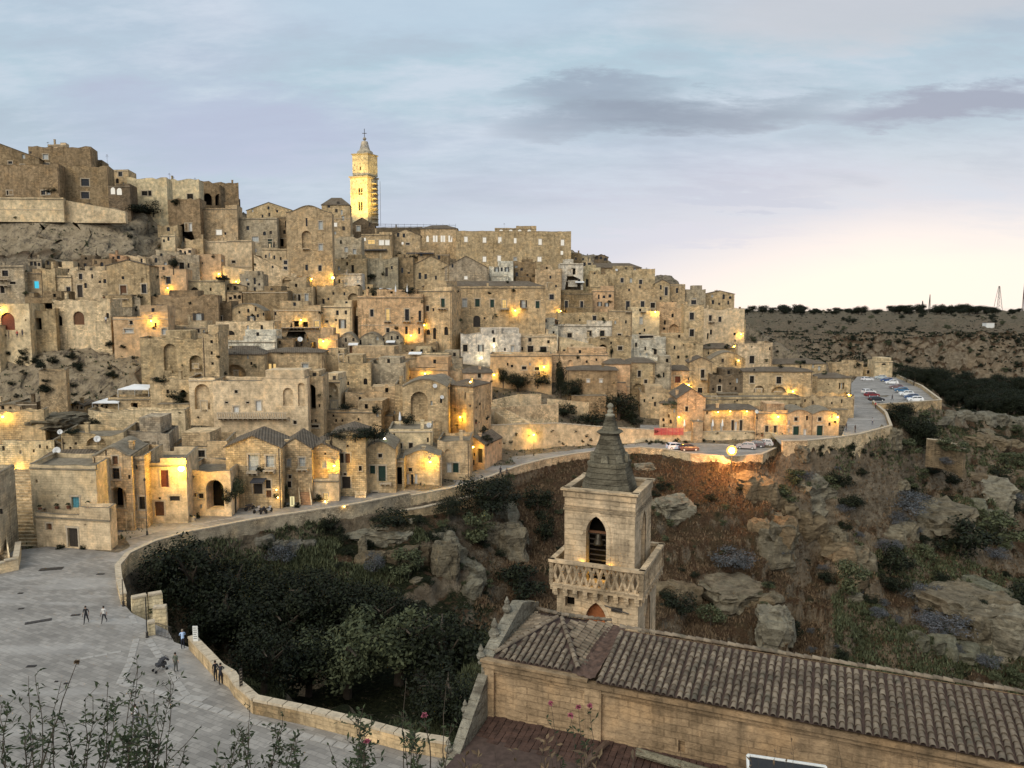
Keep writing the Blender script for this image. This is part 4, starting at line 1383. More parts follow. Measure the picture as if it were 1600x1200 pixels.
# middle terraces
rows('''
341 414 540 596 h:553 t | an367,580,34,21 l369,585,5,12 | palazzo wing with a wide blind arch and tiled roof | dr=0,mat=M_WALL
412 506 545 594 h:550 t | l422,577,4,17 l429,577,4,17 W477,577,9,18 w506,580,3,5 | palazzo wing with two tall framed windows | dr=0
335 482 591 672 f p | w354,598,2,9 w354,629,5,3 w387,629,5,3 t369,641,8,12 t404,634,8,16 an450,620,15,28 an471,616,10,36 w369,612,5,5 w461,660,5,6 | huge pale palazzo front with a bracketed balcony | dr=0,front=2,cat='palace'
478 506 588 672 f t | ao485,620,14,38 w492,666,12,4 | narrow palazzo end with a tall black arch | dr=0,front=2
504 540 553 600 r t | w533,560,6,13 w507,579,3,5 | broken stone house with one tall opening
504 532 594 652 f p | an516,620,23,45 t522,634,9,15 w523,610,4,4 | pale wall with one tall shallow arch and white door
530 580 566 622 r t | w541,591,3,6 w544,599,3,6 aw571,596,6,10 w549,616,5,4 | rough house with scattered tiny openings
576 634 566 616 r g | w600,604,5,9 aw588,602,4,8 w572,570,5,8 | rough grey rubble house with one dark doorway
505 596 640 670 f t | w535,657,3,4 w560,655,3,4 | long low terrace wall house above the green hedge
540 640 612 660 r t | | rough terraced wall above the pots
618 640 600 664 r t | | blank stone pier beside the rounded apse house
527 560 520 556 v:534 g | D549,546,6,11 w536,540,2,4 W554,538,14,3 | small vaulted house with a brown door and awning
558 600 520 556 v:534 g | D569,547,8,11 o592,546,14,9 | vaulted house with weeds round a wide dark opening
594 630 519 554 v:530 g | W611,536,12,3 w607,541,4,9 w612,528,3,6 | round fronted vaulted house with a small white awning
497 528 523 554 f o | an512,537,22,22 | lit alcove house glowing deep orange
628 684 536 562 r b | w652,551,3,4 | brown flat house with a low dark roof
505 652 552 578 f t | w533,560,5,12 w573,570,4,7 | long low parapet house below the vaulted row
648 702 551 575 f p | aw660,561,5,8 aw673,561,5,8 w690,560,4,6 | low pink house with two small white arched windows
624 700 568 600 f o | o629,576,6,11 ao664,584,18,17 w640,590,3,3 | house with a glowing sodium lit archway and awning
560 600 495 524 r g | w588,510,4,5 | grey low house left of the pinkish house
630 700 592 690 v:604 t | w689,626,3,8 an655,640,26,56 w641,660,4,5 | tall rounded apse house with a blind arch | front=1
660 708 590 660 v:602 g | w689,626,3,6 aw676,652,6,10 | second rounded apse house with a satellite dish on top
704 740 592 692 h:602 t | w727,618,2,10 w710,640,3,5 | corner house with a lit lamp at the end of the apses | dl=4
724 769 572 624 h:582 o | w749,587,5,7 w742,607,4,6 i741,616,7,5 | orange lit house by two street lamps
766 806 560 586 r p | w780,566,3,5 w792,572,3,5 | pale low house left of the glowing wall
720 814 521 558 r w | w727,544,7,11 s751,544,5,11 aw772,531,4,8 t772,548,5,12 W801,545,5,10 w789,546,3,5 | white washed house with five openings and a white lamp
810 870 523 558 f p | w828,531,5,6 w816,545,3,6 w829,546,9,11 w849,546,10,8 w857,534,4,5 | pale house with a wide shuttered window right of the white washed house
724 842 498 526 g:514 b | w818,515,2,3 w762,518,3,2 | low brown mound roof house with a broad gable
830 872 502 530 s:510 w | w851,516,4,8 w865,520,3,5 | white rubble house with a curved left edge
866 956 501 532 f w | w890,524,7,7 w921,522,7,11 w941,522,7,11 w882,508,2,3 w929,497,4,6 | white washed long house with two black square windows
872 980 488 508 f t | w929,498,6,9 w977,503,3,4 w906,500,3,3 | low stone terrace house above the white washed long house
874 928 527 562 s:540 p | o894,541,4,5 w901,546,18,4 ao921,545,10,14 | pale house with a steep stair along its side
924 986 526 560 r t | ao942,545,13,14 w969,544,7,6 w955,536,3,4 | stone house with a dark arch and a palm beside it
951 987 484 548 f t | w968,525,6,7 w978,503,3,5 | tall brown house between the white long house and the cream house
985 1030 486 532 f y | W1002,501,5,11 w1007,516,3,5 w1000,523,4,6 | cream house with one pale window left of the lamp
1028 1072 480 528 r o | an1053,515,15,17 w1051,493,4,6 | reddish rough house with a broad blind arch
1068 1098 476 562 r t | w1081,494,7,11 w1081,520,7,11 w1079,541,4,6 w1081,555,7,7 | tall flat house with four windows in one column
1097 1162 482 538 r p | w1110,497,5,9 w1125,499,5,8 w1111,519,4,8 w1098,496,3,8 w1148,522,4,4 w1106,525,3,9 | pale stepped house at the right end of the town with a corner lamp
1140 1164 486 540 s:500 t | | narrow house falling away behind the corner lamp | front=1
985 1040 530 562 s:526 w | w1010,527,22,5 w1024,550,5,8 | house with a tilted white roof and a black awning
1034 1098 526 566 s:536 t | w1054,543,3,6 w1060,558,4,5 w1040,552,3,4 | ragged stone house with an outside stair
1094 1152 536 566 h:544 t | w1107,552,3,4 w1130,553,3,4 | low tan roof house left of the glowing corner
1152 1206 535 577 f p | w1175,562,8,12 w1175,542,2,3 w1203,545,3,5 | round pale house with one dark square window
766 862 553 590 f o | w819,575,7,5 w839,576,7,5 w800,572,4,4 | pale house with a dark roof strip and a glowing lit wall
854 950 552 584 f o | an891,567,8,9 w917,565,3,4 w932,562,3,4 | pinkish low house behind the black cypress
944 984 560 616 h:568 o | | plain orange sided block beside the big brick house
886 964 574 628 h:578 b | t919,595,5,6 t939,595,5,6 | big plain brick house with two tiny white windows
978 1022 558 620 h:566 t | w999,584,5,10 w1009,596,5,6 an997,606,16,14 W1010,610,5,8 | stone house with a small dark window above an arch
1018 1048 566 622 r g | w1037,586,3,8 w1016,594,5,10 w1030,612,4,6 | grey overgrown house between two gabled houses
1042 1082 570 616 h:578 o | r1059,593,9,10 w1045,600,3,7 | warm house with a red brown shutter beside a lamp
1076 1112 558 620 g:566 t | w1098,584,6,13 w1094,610,8,8 | gabled house with one tall window
1108 1164 550 592 v:562 t | w1128,577,3,7 w1131,577,2,7 w1141,576,3,4 | big rounded gable house under the round pale house
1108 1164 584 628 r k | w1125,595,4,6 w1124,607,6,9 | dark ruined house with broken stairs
1000 1060 612 640 r t | w1020,622,3,4 w1007,626,3,5 | low garden house behind the wall right of the shrubs
''')
# right end of town
rows('''
1160 1268 574 628 h:580 t | w1175,593,7,11 w1217,594,8,11 an1186,612,17,19 w1185,613,9,10 an1217,613,26,18 w1215,617,9,9 aw1179,578,3,3 | two storey palazzo with two wide arches at street level | dr=-1,cat='palace'
1266 1276 588 626 f b | | narrow dark gap house right of the arched palazzo
1274 1328 582 622 h:590 t | w1312,603,3,10 w1318,603,3,10 W1315,603,3,9 w1295,601,2,2 | flat tan house with one shuttered window by the upper lamp
1240 1334 618 644 r t | w1258,626,3,4 w1300,630,3,4 | low terraced house wall below the shuttered house
1098 1250 620 646 f t | w1152,626,3,3 w1116,622,7,4 w1170,640,3,3 | long low terrace wall with pilasters under the arched palazzo
1196 1290 560 590 h:568 t | | low wide roof house on the ridge behind the palazzo
1300 1348 565 594 f t | | square fort block left of the car park entrance | Y=290,cat='fort wall',name='fort_wall'
1346 1368 576 594 f t | w1357,581,5,6 | lower linking fort wall with one dark opening | Y=294,cat='fort wall',name='fort_wall'
1366 1394 564 592 f p | aw1381,569,7,3 | square fort block at the right end of the car park | Y=288,cat='fort wall',name='fort_wall'
1030 1060 622 678 h:630 t | w1045,650,3,5 w1037,665,3,5 | shaded flank house left of the gabled corner house | dl=3
1057 1101 607 680 g:622 o | w1073,639,5,8 | gabled corner house with a lamp and one small black window | back=12
1100 1182 633 680 h:640 o | d1145,665,5,17 t1150,666,4,14 t1154,666,4,14 d1158,665,5,17 w1105,645,3,5 W1127,667,4,12 W1112,667,3,12 | low house with three small eave lamps and a pale double door
1180 1230 640 682 f:642 o | d1198,673,6,16 t1203,674,4,14 t1207,674,4,14 d1211,673,6,16 w1183,653,3,4 | brightly lit low house with a pale door between dark shutters
1228 1268 640 684 v:647 o | w1244,655,6,6 g1244,674,10,16 t1258,676,5,10 | vaulted house with a small square window over a dark green door
1266 1310 641 683 v:648 o | w1281,655,6,6 g1281,673,10,16 w1263,660,3,5 | last vaulted house of the lower right row with lamp
''')
# front row along the road
rows('''
-60 86 688 716 f y | | long yellowish terrace wall at the far left
84 104 689 716 r k | o93,700,14,14 | dark doorway stub beside the yellowish terrace wall
98 196 676 730 r t | w110,700,3,4 an150,690,30,14 | brownish low house carrying a satellite dish
194 266 672 722 s:678 g | w230,699,9,20 t236,699,2.5,22 w241,696,7,12 t246,699,2.5,22 W241,706,7,5 | grey house with a white framed balcony door
264 356 689 722 f t | w314,709,12,11 | terrace house with one small framed window above the grey roof
64 160 708 760 h:718 b | | wide shadowed tiled roof behind the white cube house | Y=112,clut=0
51 153 726 800 f p | B118,785,11,17 w90,775,2,2 w57,752,3,5 | smooth cube house with a turquoise door | mat=M_PLASTER,dr=-1,back=8,Y=97.2,ext=5,clut=0
59 174 791 860 f p | d114,840,14,29 D77,823,8,10 w133,820,2,2 | low front house with a framed black door and a plaque | mat=M_PLASTER,dr=-2,Y=94.5,back=2.2,clut=0
150 210 699 812 c:712 t | D180,719,8,13 w181,740,11,17 ao184,778,25,34 | gabled house with a black arched passage
206 230 712 812 f t | w222,786,9,20 w213,730,3,6 | narrow stone house with an outside stair buttress
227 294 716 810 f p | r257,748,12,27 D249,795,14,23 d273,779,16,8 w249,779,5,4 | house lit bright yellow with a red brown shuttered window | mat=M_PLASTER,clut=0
292 362 735 803 r p | ao336,773,26,46 w314,775,8,8 | low golden lit house with a big dark arched gateway | mat=M_PLASTER
292 356 714 742 s:718 k | | dark slate roofed lean-to above the arched gateway | clut=0
356 441 681 797 g:698 t | W396,723,15,25 W422,721,12,18 d403,764,14,16 w419,757,8,14 D420,771,8,12 | big gabled house with two tall white windows and a shop door
439 489 684 793 g:700 t | W451,723,6,12 W472,722,9,14 w453,745,5,6 w452,757,6,10 w440,765,6,12 | gabled house with two pale windows above an outside stair
480 532 692 790 g:705 t | W506,726,8,11 w508,709,3,4 D516,775,5,8 | house with a glowing lamp on its corner and a low yard wall
480 530 740 787 f p | l509,776,7,11 | low yard wall house in front of the lamp corner | front=1.5,back=2,clut=0
518 573 672 784 g:680 t | d533,716,9,15 D543,716,8,15 w543,697,3,4 d541,754,13,18 w563,732,5,8 w539,741,5,4 | shaded house with a dark door reached by small steps
571 619 690 780 v:702 t | w594,712,6,6 g582,734,8,13 g597,740,11,24 w586,772,9,7 | stone house with a green door and green shutter
608 676 670 730 f p | w623,697,10,9 w642,700,6,16 | pale flat house with a terrace and dark framed window
616 632 716 780 f t | o624,750,8,40 | shadowed stair gap between the green door house and the rounded house
630 690 703 768 c:712 p | t638,750,4,19 w644,750,4,18 t650,750,4,19 w641,734,6,6 | rounded front house under the brightest wall lamp of the row
684 734 688 747 r t | t702,731,7,15 g712,731,9,15 an700,705,10,6 | stone house with half white half green door
724 757 682 736 g:692 o | d750,712,8,21 | small gabled end house lit from a wall lamp | dl=3
''')
# cathedral quarter low walls and fillers are added further down


# ------------------------------------------------------------------ free standing walls along edges
def ribbon(name, pts, h, th, depth, label, cat='parapet', color='p', cap=True, mat=None, blocks=0, lift=0, top_noise=0.):
    """wall following a line on the ground; goes down by depth below the line, coping on top"""
    pts = [Vector(p) for p in pts]
    o0 = offs(pts, th / 2, 0); o1 = offs(pts, -th / 2, 0)
    hs = [h + (random.uniform(-top_noise, top_noise) if top_noise else 0) for _ in pts]
    mb = MB().mat(mat or M_RUBBLE)
    n = len(pts)
    for i in range(n - 1):
        a0, a1, b0, b1 = o0[i], o0[i + 1], o1[i], o1[i + 1]
        for (p, q) in ((a0, a1), (b1, b0)):
            hp = hs[i] if p in (a0, b0) else hs[i + 1]
            hq = hs[i] if q in (a0, b0) else hs[i + 1]
            f = [p + Vector((0, 0, -depth)), q + Vector((0, 0, -depth)), q + Vector((0, 0, hq)), p + Vector((0, 0, hp))]
            mb.poly(f); solid(f)
        mb.poly([a0 + Vector((0, 0, hs[i])), a1 + Vector((0, 0, hs[i + 1])), b1 + Vector((0, 0, hs[i + 1])), b0 + Vector((0, 0, hs[i]))])
        solid([a0 + Vector((0, 0, hs[i])), a1 + Vector((0, 0, hs[i + 1])), b1 + Vector((0, 0, hs[i + 1])), b0 + Vector((0, 0, hs[i]))])
    for i in (0, n - 1):
        f = [o0[i] + Vector((0, 0, -depth)), o1[i] + Vector((0, 0, -depth)), o1[i] + Vector((0, 0, hs[i])), o0[i] + Vector((0, 0, hs[i]))]
        mb.poly(f if i else f[::-1])
    root = empty(name, pts[n // 2], label, cat)
    inv = Matrix.Translation(-pts[n // 2])
    ob = mb.build('wall_body', root, color=TINT[color]); ob.matrix_parent_inverse = inv
    if cap:
        step = blocks or 1.1
        D_ = dens(pts, step)
        cnt = 0
        big = MB().mat(M_TRIM)
        for i, (p, q) in enumerate(zip(D_, D_[1:])):
            d = (q - p); l = d.length
            if l < .2: continue
            M4 = Matrix.Translation((p + q) / 2 + Vector((0, 0, h + .07 + random.uniform(-.015, .02)))) @ Matrix.Rotation(math.atan2(d.y, d.x), 4, 'Z')
            if blocks and cnt < 290:
                b = MB().mat(M_TRIM)
                b.box((0, 0, 0), (l / 2 - .015, th / 2 + .07, .09), M4, top=.96)
                bo = b.build('coping_stone', root, color=TINT['w']); bo.matrix_parent_inverse = inv
                cnt += 1
            else:
                big.box((0, 0, 0), (l / 2 - .02, th / 2 + .06, .08), M4)
        if big.v:
            co_ = big.build('coping', root, color=TINT['w']); co_.matrix_parent_inverse = inv
            co_['kind'] = 'stuff'
    return root


k7 = next(i for i, p in enumerate(E1) if PX(p)[0] > 640 and i > 5)
ribbon('road_parapet', E1[5:k7 + 1], .95, .5, 4.2, 'long curving rubble parapet from the square along the road', 'parapet', 'g')
ribbon('road_parapet', E1[k7:], .5, .5, 3.2, 'low white topped kerb wall of the road past the tree tops', 'parapet', 'p')
ribbon('road_parapet', E1[0:6], 1.0, .5, 5, 'short parapet at the turn above the steps', 'parapet', 'p')
ke = [i for i, p in enumerate(E2) if PX(p)[0] >= 1391][0]
ribbon('promontory_wall', E2[:ke + 1], 1.0, .6, 7.5, 'tall pale retaining wall of the upper road with parapet', 'retaining wall', 'p')
kf = ke + max(2, int(len(E2) * .25))
gk = [G(*p) for p in EDGE2]
ribbon('upper_road_parapet', dens(gk[4:7], 4), .9, .5, 6, 'side parapet running up to the car park', 'parapet', 't')
ribbon('car_park_wall', dens(gk[7:10], 4), .9, .6, 8, 'high brick retaining wall in front of the car park', 'retaining wall', 't')
ribbon('car_park_parapet', dens(gk[9:12], 4), .9, .5, 7, 'pale parapet along the gorge side of the car park', 'parapet', 'p')
# retaining walls in the middle
ribbon('garden_wall', [W(p, y, Yd) for p, y, Yd in ((750, 667, 158), (800, 665, 158), (870, 663, 163), (930, 668, 166), (1000, 672, 169), (1060, 678, 170))], .2, .6, 6.5, 'long plastered garden wall behind the road with one lamp', 'garden wall', 'p', mat=M_PLASTER)
ribbon('garden_wall', [W(p, y, Yd) for p, y, Yd in ((1060, 678, 170), (1120, 676, 170), (1180, 676, 170), (1216, 680, 168))], .3, .6, 4, 'low garden wall behind the lower parking terrace', 'garden wall', 'p', mat=M_PLASTER)
ribbon('ravine_wall', [W(p, y, Yd) for p, y, Yd in ((1448, 688, 186), (1470, 690, 184), (1495, 697, 180), (1508, 705, 178))], .3, .7, 6.5, 'ruined lower wall below the car park with a sloping top', 'ruined wall', 'k', top_noise=.5)
i8 = 9
ribbon('square_parapet', EN[4:i8 + 3], 1.05, .55, 8, 'curved stone parapet where people lean beside the square', 'parapet', 't', blocks=1.0, mat=M_CHURCH)
kk0 = next(i for i, p in enumerate(EN) if PX(p)[0] > 362)
ribbon('square_parapet', EN[kk0:], 1.05, .55, 8, 'long straight stone parapet above the dark trees', 'parapet', 't', blocks=1.0, mat=M_CHURCH)
# stub walls at the head of the steps
for pts, lab in (([(206, 952), (230, 947)], 'low white topped wall stub nearest the lamp post'), ([(232, 947), (254, 943)], 'white topped wall stub at the end of the steps'),
                 ([(240, 968), (261, 966)], 'thick white topped wall block by the steps'), ([(231, 992), (243, 990)], 'short wall pier beside the iron gate')):
    ribbon('step_wall', [G(a, b, 0) for a, b in pts], 1.15, .6, 3, lab, 'wall stub', 'y', blocks=1.3, mat=M_CHURCH)
# ruined masonry buttress on the left cliff
BUTT = [('masonry_buttress', 66, 108, 578, 674, 'ruined masonry buttress standing against the left cliff', 143)]
for nm, a, b, t, bb, lab, yy in BUTT:
    house(a, b, t, bb, 'r', 't', '', lab, Y=yy, back=6, mat=M_RUBBLE, cat='buttress', name=nm, clut=0, dr=1.5)
rows('''
236 304 592 640 r t | w262,612,4,6 ao286,615,8,12 | ragged terrace house under the two tall arched recesses | back=5
139 290 640 674 r p | | long pale blank garden wall under the white canopies | cat='wall',name='terrace_wall',clut=0,back=4
170 258 620 645 f t | o210,634,10,9 | low terrace base below the upper white canopy | clut=0,back=5
-50 72 640 694 r t | | sandy wall at the far left foot of the cliff with a lamp | clut=0,cat='wall',name='terrace_wall',back=3
548 700 800 801 f t | | stone |
''' .replace("548 700 800 801 f t | | stone |", ''))
# ------------------------------------------------------------------ church in front, with its bell tower
CO = Vector((-1.32, 37.9, 0))          # front left corner of the church in plan
CU = Vector((.924, -.383, 0)).normalized()
CN = Vector((CU.y, -CU.x, 0))          # outward normal of the long wall (towards the lookout)
CROT = math.atan2(CU.y, CU.x)


def cp(t, o, z):                       # along the wall, back from the wall, height
    return Vector((CO.x + CU.x * t - CN.x * o, CO.y + CU.y * t - CN.y * o, z))


CM = Matrix(((CU.x, -CN.x, 0, CO.x), (CU.y, -CN.y, 0, CO.y), (0, 0, 1, 0), (0, 0, 0, 1)))   # local (t, o, z) to world
church = empty('church', cp(10, 0, 0), 'long stone church with clay tiled roof in front of the ravine', 'church')
invc = Matrix.Translation(-cp(10, 0, 0))


def cpart(mb, name, parent=None, color=None, smooth=False, label=None):
    o = mb.build(name, parent or church, color=color, smooth=smooth)
    if parent is None or parent is church: o.matrix_parent_inverse = invc
    if label: o['label'] = label
    return o


ECOL = (.40, .285, .17)
EV = 12.0
LEN = 44.0
OV = 8.6
T0, RZ, HZ = 5.9, EV + .82, EV + .95
# ashlar body
mb = MB().mat(M_CHURCH)
F = Facade(cp(0, 0, 0), cp(LEN, 0, 0))
hw = []
for (px, py, wd, ht) in ((1065, 1167, 11, 17),):
    a = F.uv(px - wd / 2, py + ht / 2); b = F.uv(px + wd / 2, py - ht / 2)
    hw.append(([(a[0], a[1]), (b[0], a[1]), (b[0], b[1]), (a[0], b[1])], .5))
wall_with_holes(mb, F, [(0, -1), (LEN, -1), (LEN, EV - .35), (5.45, EV - .35), (5.45, EV - .2), (0, EV - .2)], hw)
mb.box((LEN / 2, 2.3, EV / 2 - .6), (LEN / 2, 2.05, EV / 2 + .2), CM); mb.box((2.6, 5.5, EV / 2 - .6), (2.55, 1.15, EV / 2 + .2), CM)
mb.poly([cp(T0, 4.36, EV - .5), cp(LEN, 4.36, EV - .5), cp(LEN, 4.36, RZ), cp(T0, 4.36, RZ)])
cpart(mb, 'wall', color=ECOL)
wn = MB().mat(M_DARK)
l = hw[0][0]
wn.poly([F.at(*p, -.5) for p in l])
cpart(wn, 'window', label='small black square window low in the long wall')
solid([cp(0, 0, 0), cp(LEN, 0, 0), cp(LEN, 0, EV), cp(0, 0, EV)])
solid([cp(0, 0, EV), cp(LEN, 0, EV), cp(LEN, OV / 2, EV + 1.1), cp(0, OV / 2, EV + 1.1)])
# pilaster and cornice bands
for t, w_ in ((5.75, .42), (.25, .25)):
    mb = MB().mat(M_CHURCH); mb.box((t, -.09, EV / 2 - .5), (w_, .12, EV / 2 + .1), CM); cpart(mb, 'pilaster', color=ECOL)
for z, dep, hgt, t0, t1, nm in ((EV - .22, .22, .12, -.15, LEN, 'cornice'), (EV - .48, .12, .09, -.1, LEN, 'cornice_moulding'), (EV + .02, .30, .07, -.2, 5.5, 'eave_course')):
    mb = MB().mat(M_CHURCH)
    mb.box(((t0 + t1) / 2, -dep / 2, z), ((t1 - t0) / 2, dep / 2 + .05, hgt), CM)
    cpart(mb, nm, color=tuple(c * .75 for c in ECOL))
# roof beds
mb = MB().mat(M_ROOFBED)
mb.poly([cp(T0, -.25, EV), cp(LEN, -.25, EV), cp(LEN, 4.3, RZ), cp(T0, 4.3, RZ)])
mb.poly([cp(T0, -.25, EV), cp(T0, 4.3, RZ), cp(T0, 4.3, EV)])
AP = (2.55, 4.3)
C4 = [(.25, .1), (4.95, .1), (4.95, 6.6), (.25, 6.6)]
for a, b in zip(C4, C4[1:] + C4[:1]):
    mb.poly([cp(*a, EV + .06), cp(*b, EV + .06), cp(*AP, HZ)])
cpart(mb, 'roof_bed')
# the red overgrown valley between the two roofs
rg = random.Random(3)
mb = MB().mat(simple('red_lichen_rubble', (.10, .062, .045), .95, 3, .6, .9, .08))
xs = [4.9 + .12 * k for k in range(9)]; ysv = [-.2 + .25 * k for k in range(36)]
hgt = {(i, j): EV + .08 + .10 * rg.random() + (.1 if i in (0, 8) else 0) + min(j, 26 - j) * .016 for i in range(9) for j in range(27)}
for i in range(8):
    for j in range(26):
        mb.poly([cp(xs[i], ysv[j], hgt[i, j]), cp(xs[i + 1], ysv[j], hgt[i + 1, j]), cp(xs[i + 1], ysv[j + 1], hgt[i + 1, j + 1]), cp(xs[i], ysv[j + 1], hgt[i, j + 1])])
cpart(mb, 'roof_valley')


def tile_mesh(L=.46, r0=.105, r1=.135, flip=False):
    v, f = [], []
    n = 6
    for k, (y, r) in enumerate(((0, r1), (L, r0))):
        for q in range(n + 1):
            a = math.pi * q / n
            v.append((r * math.cos(a), y, (r * math.sin(a) * .95) + (.035 if k == 0 else 0)))
        for q in range(n + 1):
            a = math.pi * q / n
            v.append(((r - .018) * math.cos(a), y, ((r - .018) * math.sin(a) * .95) + (.035 if k == 0 else 0)))
    m = n + 1
    for q in range(n):
        f.append((q, q + 1, 2 * m + q + 1, 2 * m + q))
        f.append((q, m + q, m + q + 1, q + 1))
    me = bpy.data.meshes.new('roof_tile')
    me.from_pydata(v, [], f)
    me.materials.append(M_TILE)
    me.update()
    return me, v, f


TME, TVV, TFF = tile_mesh()
ntile = 0
stv, stf = [], []


def place_tile(M, single):
    global ntile
    if single and ntile < 296:
        o = bpy.data.objects.new('roof_tile', TME)
        COL.objects.link(o)
        o.parent = church
        o.matrix_parent_inverse = invc
        o.matrix_basis = M
        ntile += 1
    else:
        i = len(stv)
        stv.extend(tuple(M @ Vector(p)) for p in TVV)
        stf.extend(tuple(i + k for k in q) for q in TFF)


def tile_row(p0, p1, single=lambda k: False, jit=.012):
    """a course of cover tiles from eave p0 up to ridge p1"""
    d = p1 - p0
    n = max(1, int(d.length / .40))
    dn = d.normalized()
    side = dn.cross(Vector((0, 0, 1))).normalized()
    up = side.cross(dn)
    for k in range(n):
        p = p0 + dn * (.40 * k) + up * (.045 + rg.uniform(-.006, .012)) + side * rg.uniform(-jit, jit)
        M = Matrix(((side.x, dn.x, up.x, p.x), (side.y, dn.y, up.y, p.y), (side.z, dn.z, up.z, p.z), (0, 0, 0, 1)))
        M = M @ Matrix.Rotation(rg.uniform(-.05, .05) * (3 if rg.random() < .03 else 1), 4, 'Z') @ Matrix.Rotation(rg.uniform(-.03, .03), 4, 'X')
        place_tile(M, single(k))


# nave: rows nearest the lookout are the ones seen largest
ncol = 0
for k in range(int((LEN - T0) / .345)):
    t = T0 + .2 + k * .345 + rg.uniform(-.02, .02)
    p0 = cp(t, -.35, EV + .0); p1 = cp(t, 4.2, RZ)
    px = PX(p0)[0]
    if px < 2600:
        tile_row(p0, p1, single=lambda q, px=px: 1395 < px < 1640)
# pyramid roof
def interp(a, b, s): return (a[0] + (b[0] - a[0]) * s, a[1] + (b[1] - a[1]) * s)


for a, b, nn in ((C4[0], C4[1], 14), (C4[1], C4[2], 19), (C4[2], C4[3], 14), (C4[3], C4[0], 19)):
    A3, B3, P3_ = cp(*a, EV + .08), cp(*b, EV + .08), cp(*AP, HZ)
    e = (B3 - A3)
    # up-slope direction: perpendicular to the eave within the face
    nrm = e.cross(P3_ - A3).normalized()
    upd = nrm.cross(e).normalized()
    hgt_ = (P3_ - A3).dot(upd); foot = (P3_ - A3).dot(e.normalized()) / e.length
    for k in range(nn):
        s = (k + .5) / nn
        ln = hgt_ * (s / foot if s < foot else (1 - s) / (1 - foot)) - .12
        if ln > .35:
            p0 = A3 + e * s - upd * .05
            tile_row(p0, p0 + upd * ln)
    # hips
    d = P3_ - A3
    n = int(d.length / .42)
    tile_row(A3 + Vector((0, 0, .10)) + d.normalized() * .2, P3_ + Vector((0, 0, .12)))
tile_row(cp(T0, 4.3, RZ + .1), cp(LEN, 4.3, RZ + .1))
me = bpy.data.meshes.new('roof_tiles')
me.from_pydata(stv, [], stf); me.materials.append(M_TILE); me.update()
o = link('roof_tiles', me, church); o.matrix_parent_inverse = invc; o['kind'] = 'stuff'

# raked parapets of the west front, with finials
def finial(t, o_, z, s=1., name='finial', par=None):
    mb = MB().mat(M_ROCK)
    M4 = Matrix.Translation(cp(t, o_, z))
    mb.lathe([(0.14 * s, 0), (.16 * s, .08 * s), (.08 * s, .14 * s), (.2 * s, .3 * s), (.22 * s, .42 * s), (.1 * s, .6 * s), (.13 * s, .7 * s), (.02 * s, .95 * s)], M=M4, n=10)
    return cpart(mb, name, par, color=(1, .97, .9))


mb = MB().mat(M_ROCK)
def raked(t, o0, z0, o1, z1, wd, th, dep):
    n = 9
    for k in range(n):
        a, b = k / n, (k + .93) / n
        oa, ob = o0 + (o1 - o0) * a, o0 + (o1 - o0) * b
        za, zb_ = z0 + (z1 - z0) * a + rg.uniform(-.03, .03), z0 + (z1 - z0) * b + rg.uniform(-.03, .03)
        cs = [cp(t - wd, oa, za), cp(t + wd, oa, za), cp(t + wd, ob, zb_), cp(t - wd, ob, zb_)]
        lo = [Vector((c.x, c.y, c.z - dep)) for c in cs]
        s_ = MB().mat(M_ROCK)
        s_.poly(cs)
        for j in range(4): s_.poly([lo[j], lo[(j + 1) % 4], cs[(j + 1) % 4], cs[j]])
        cpart(s_, 'parapet_stone', color=(1.15, 1.1, 1.0))


raked(.0, .1, EV + .15, 4.3, EV + 1.5, .34, 0, 1.6)
raked(.0, 6.8, EV + .6, 4.3, EV + 1.5, .34, 0, 1.6)
finial(-.25, 1.6, EV + .1, 1.5); finial(-.3, .0, EV - .3, 1.1); finial(-.2, 3.2, EV + 1.0, 1.2)
# lower aisle roof with its own raked wall going down towards the lookout
AZ = 9.05
raked(-.1, -.2, AZ + 2.2, -3.6, AZ - .4, .26, 0, 2.8)
raked(-.1, -3.6, AZ - .4, -5.2, AZ - .8, .26, 0, 1.6)
finial(-.45, -1.6, AZ + .6, .9); finial(-.45, -3.4, AZ - .5, .9)
mossm = simple('red_mossy_roof_tiles', (.075, .043, .032), .95, 2.2, .6, .9, .06)
mb = MB().mat(mossm)
for i in range(66):
    for j in range(15):
        t, o_ = .2 + i * .33, -.05 - j * .33
        z = AZ - j * .05 + rg.uniform(-.03, .03)
        mb.box((t + .165, o_ - .165, z - .06), (.15, .17, .06 + rg.uniform(0, .03)), CM)
ob = cpart(mb, 'aisle_roof_tiles'); ob['kind'] = 'stuff'
mb = MB().mat(M_ROOFBED); mb.box((11, -2.5, AZ - .55), (11, 2.55, .3), CM); cpart(mb, 'aisle_roof_bed')
mb = MB().mat(M_CHURCH); mb.box((11, -4.9, 3.6), (11, .35, 4.9), CM); cpart(mb, 'aisle_wall', color=(.55, .33, .16))
for k in range(16):      # broken coping on the aisle wall
    s_ = MB().mat(M_ROCK)
    s_.box((.35 + k * 1.32 + rg.uniform(-.1, .1), -4.95, 8.55 + rg.uniform(-.05, .12)), (.62, .36 + rg.uniform(-.06, .06), .13 + rg.uniform(-.03, .06)), CM, top=.85)
    cpart(s_, 'coping_stone', color=(1.1, 1.08, 1.0))
mb = MB().mat(M_PIPE); mb.tube([cp(6.6, -.6, 9.3), cp(6.2, -2.0, 9.25), cp(6.0, -2.8, 9.0)], .14, n=8); cpart(mb, 'roof_gutter')
mb = MB().mat(M_ROCK); mb.tube([cp(8.1, -.9, 9.35), cp(9.6, -1.0, 9.3), cp(12.4, -1.1, 9.2)], .2, n=8); cpart(mb, 'stone_gutter', color=(.9, .85, .7))
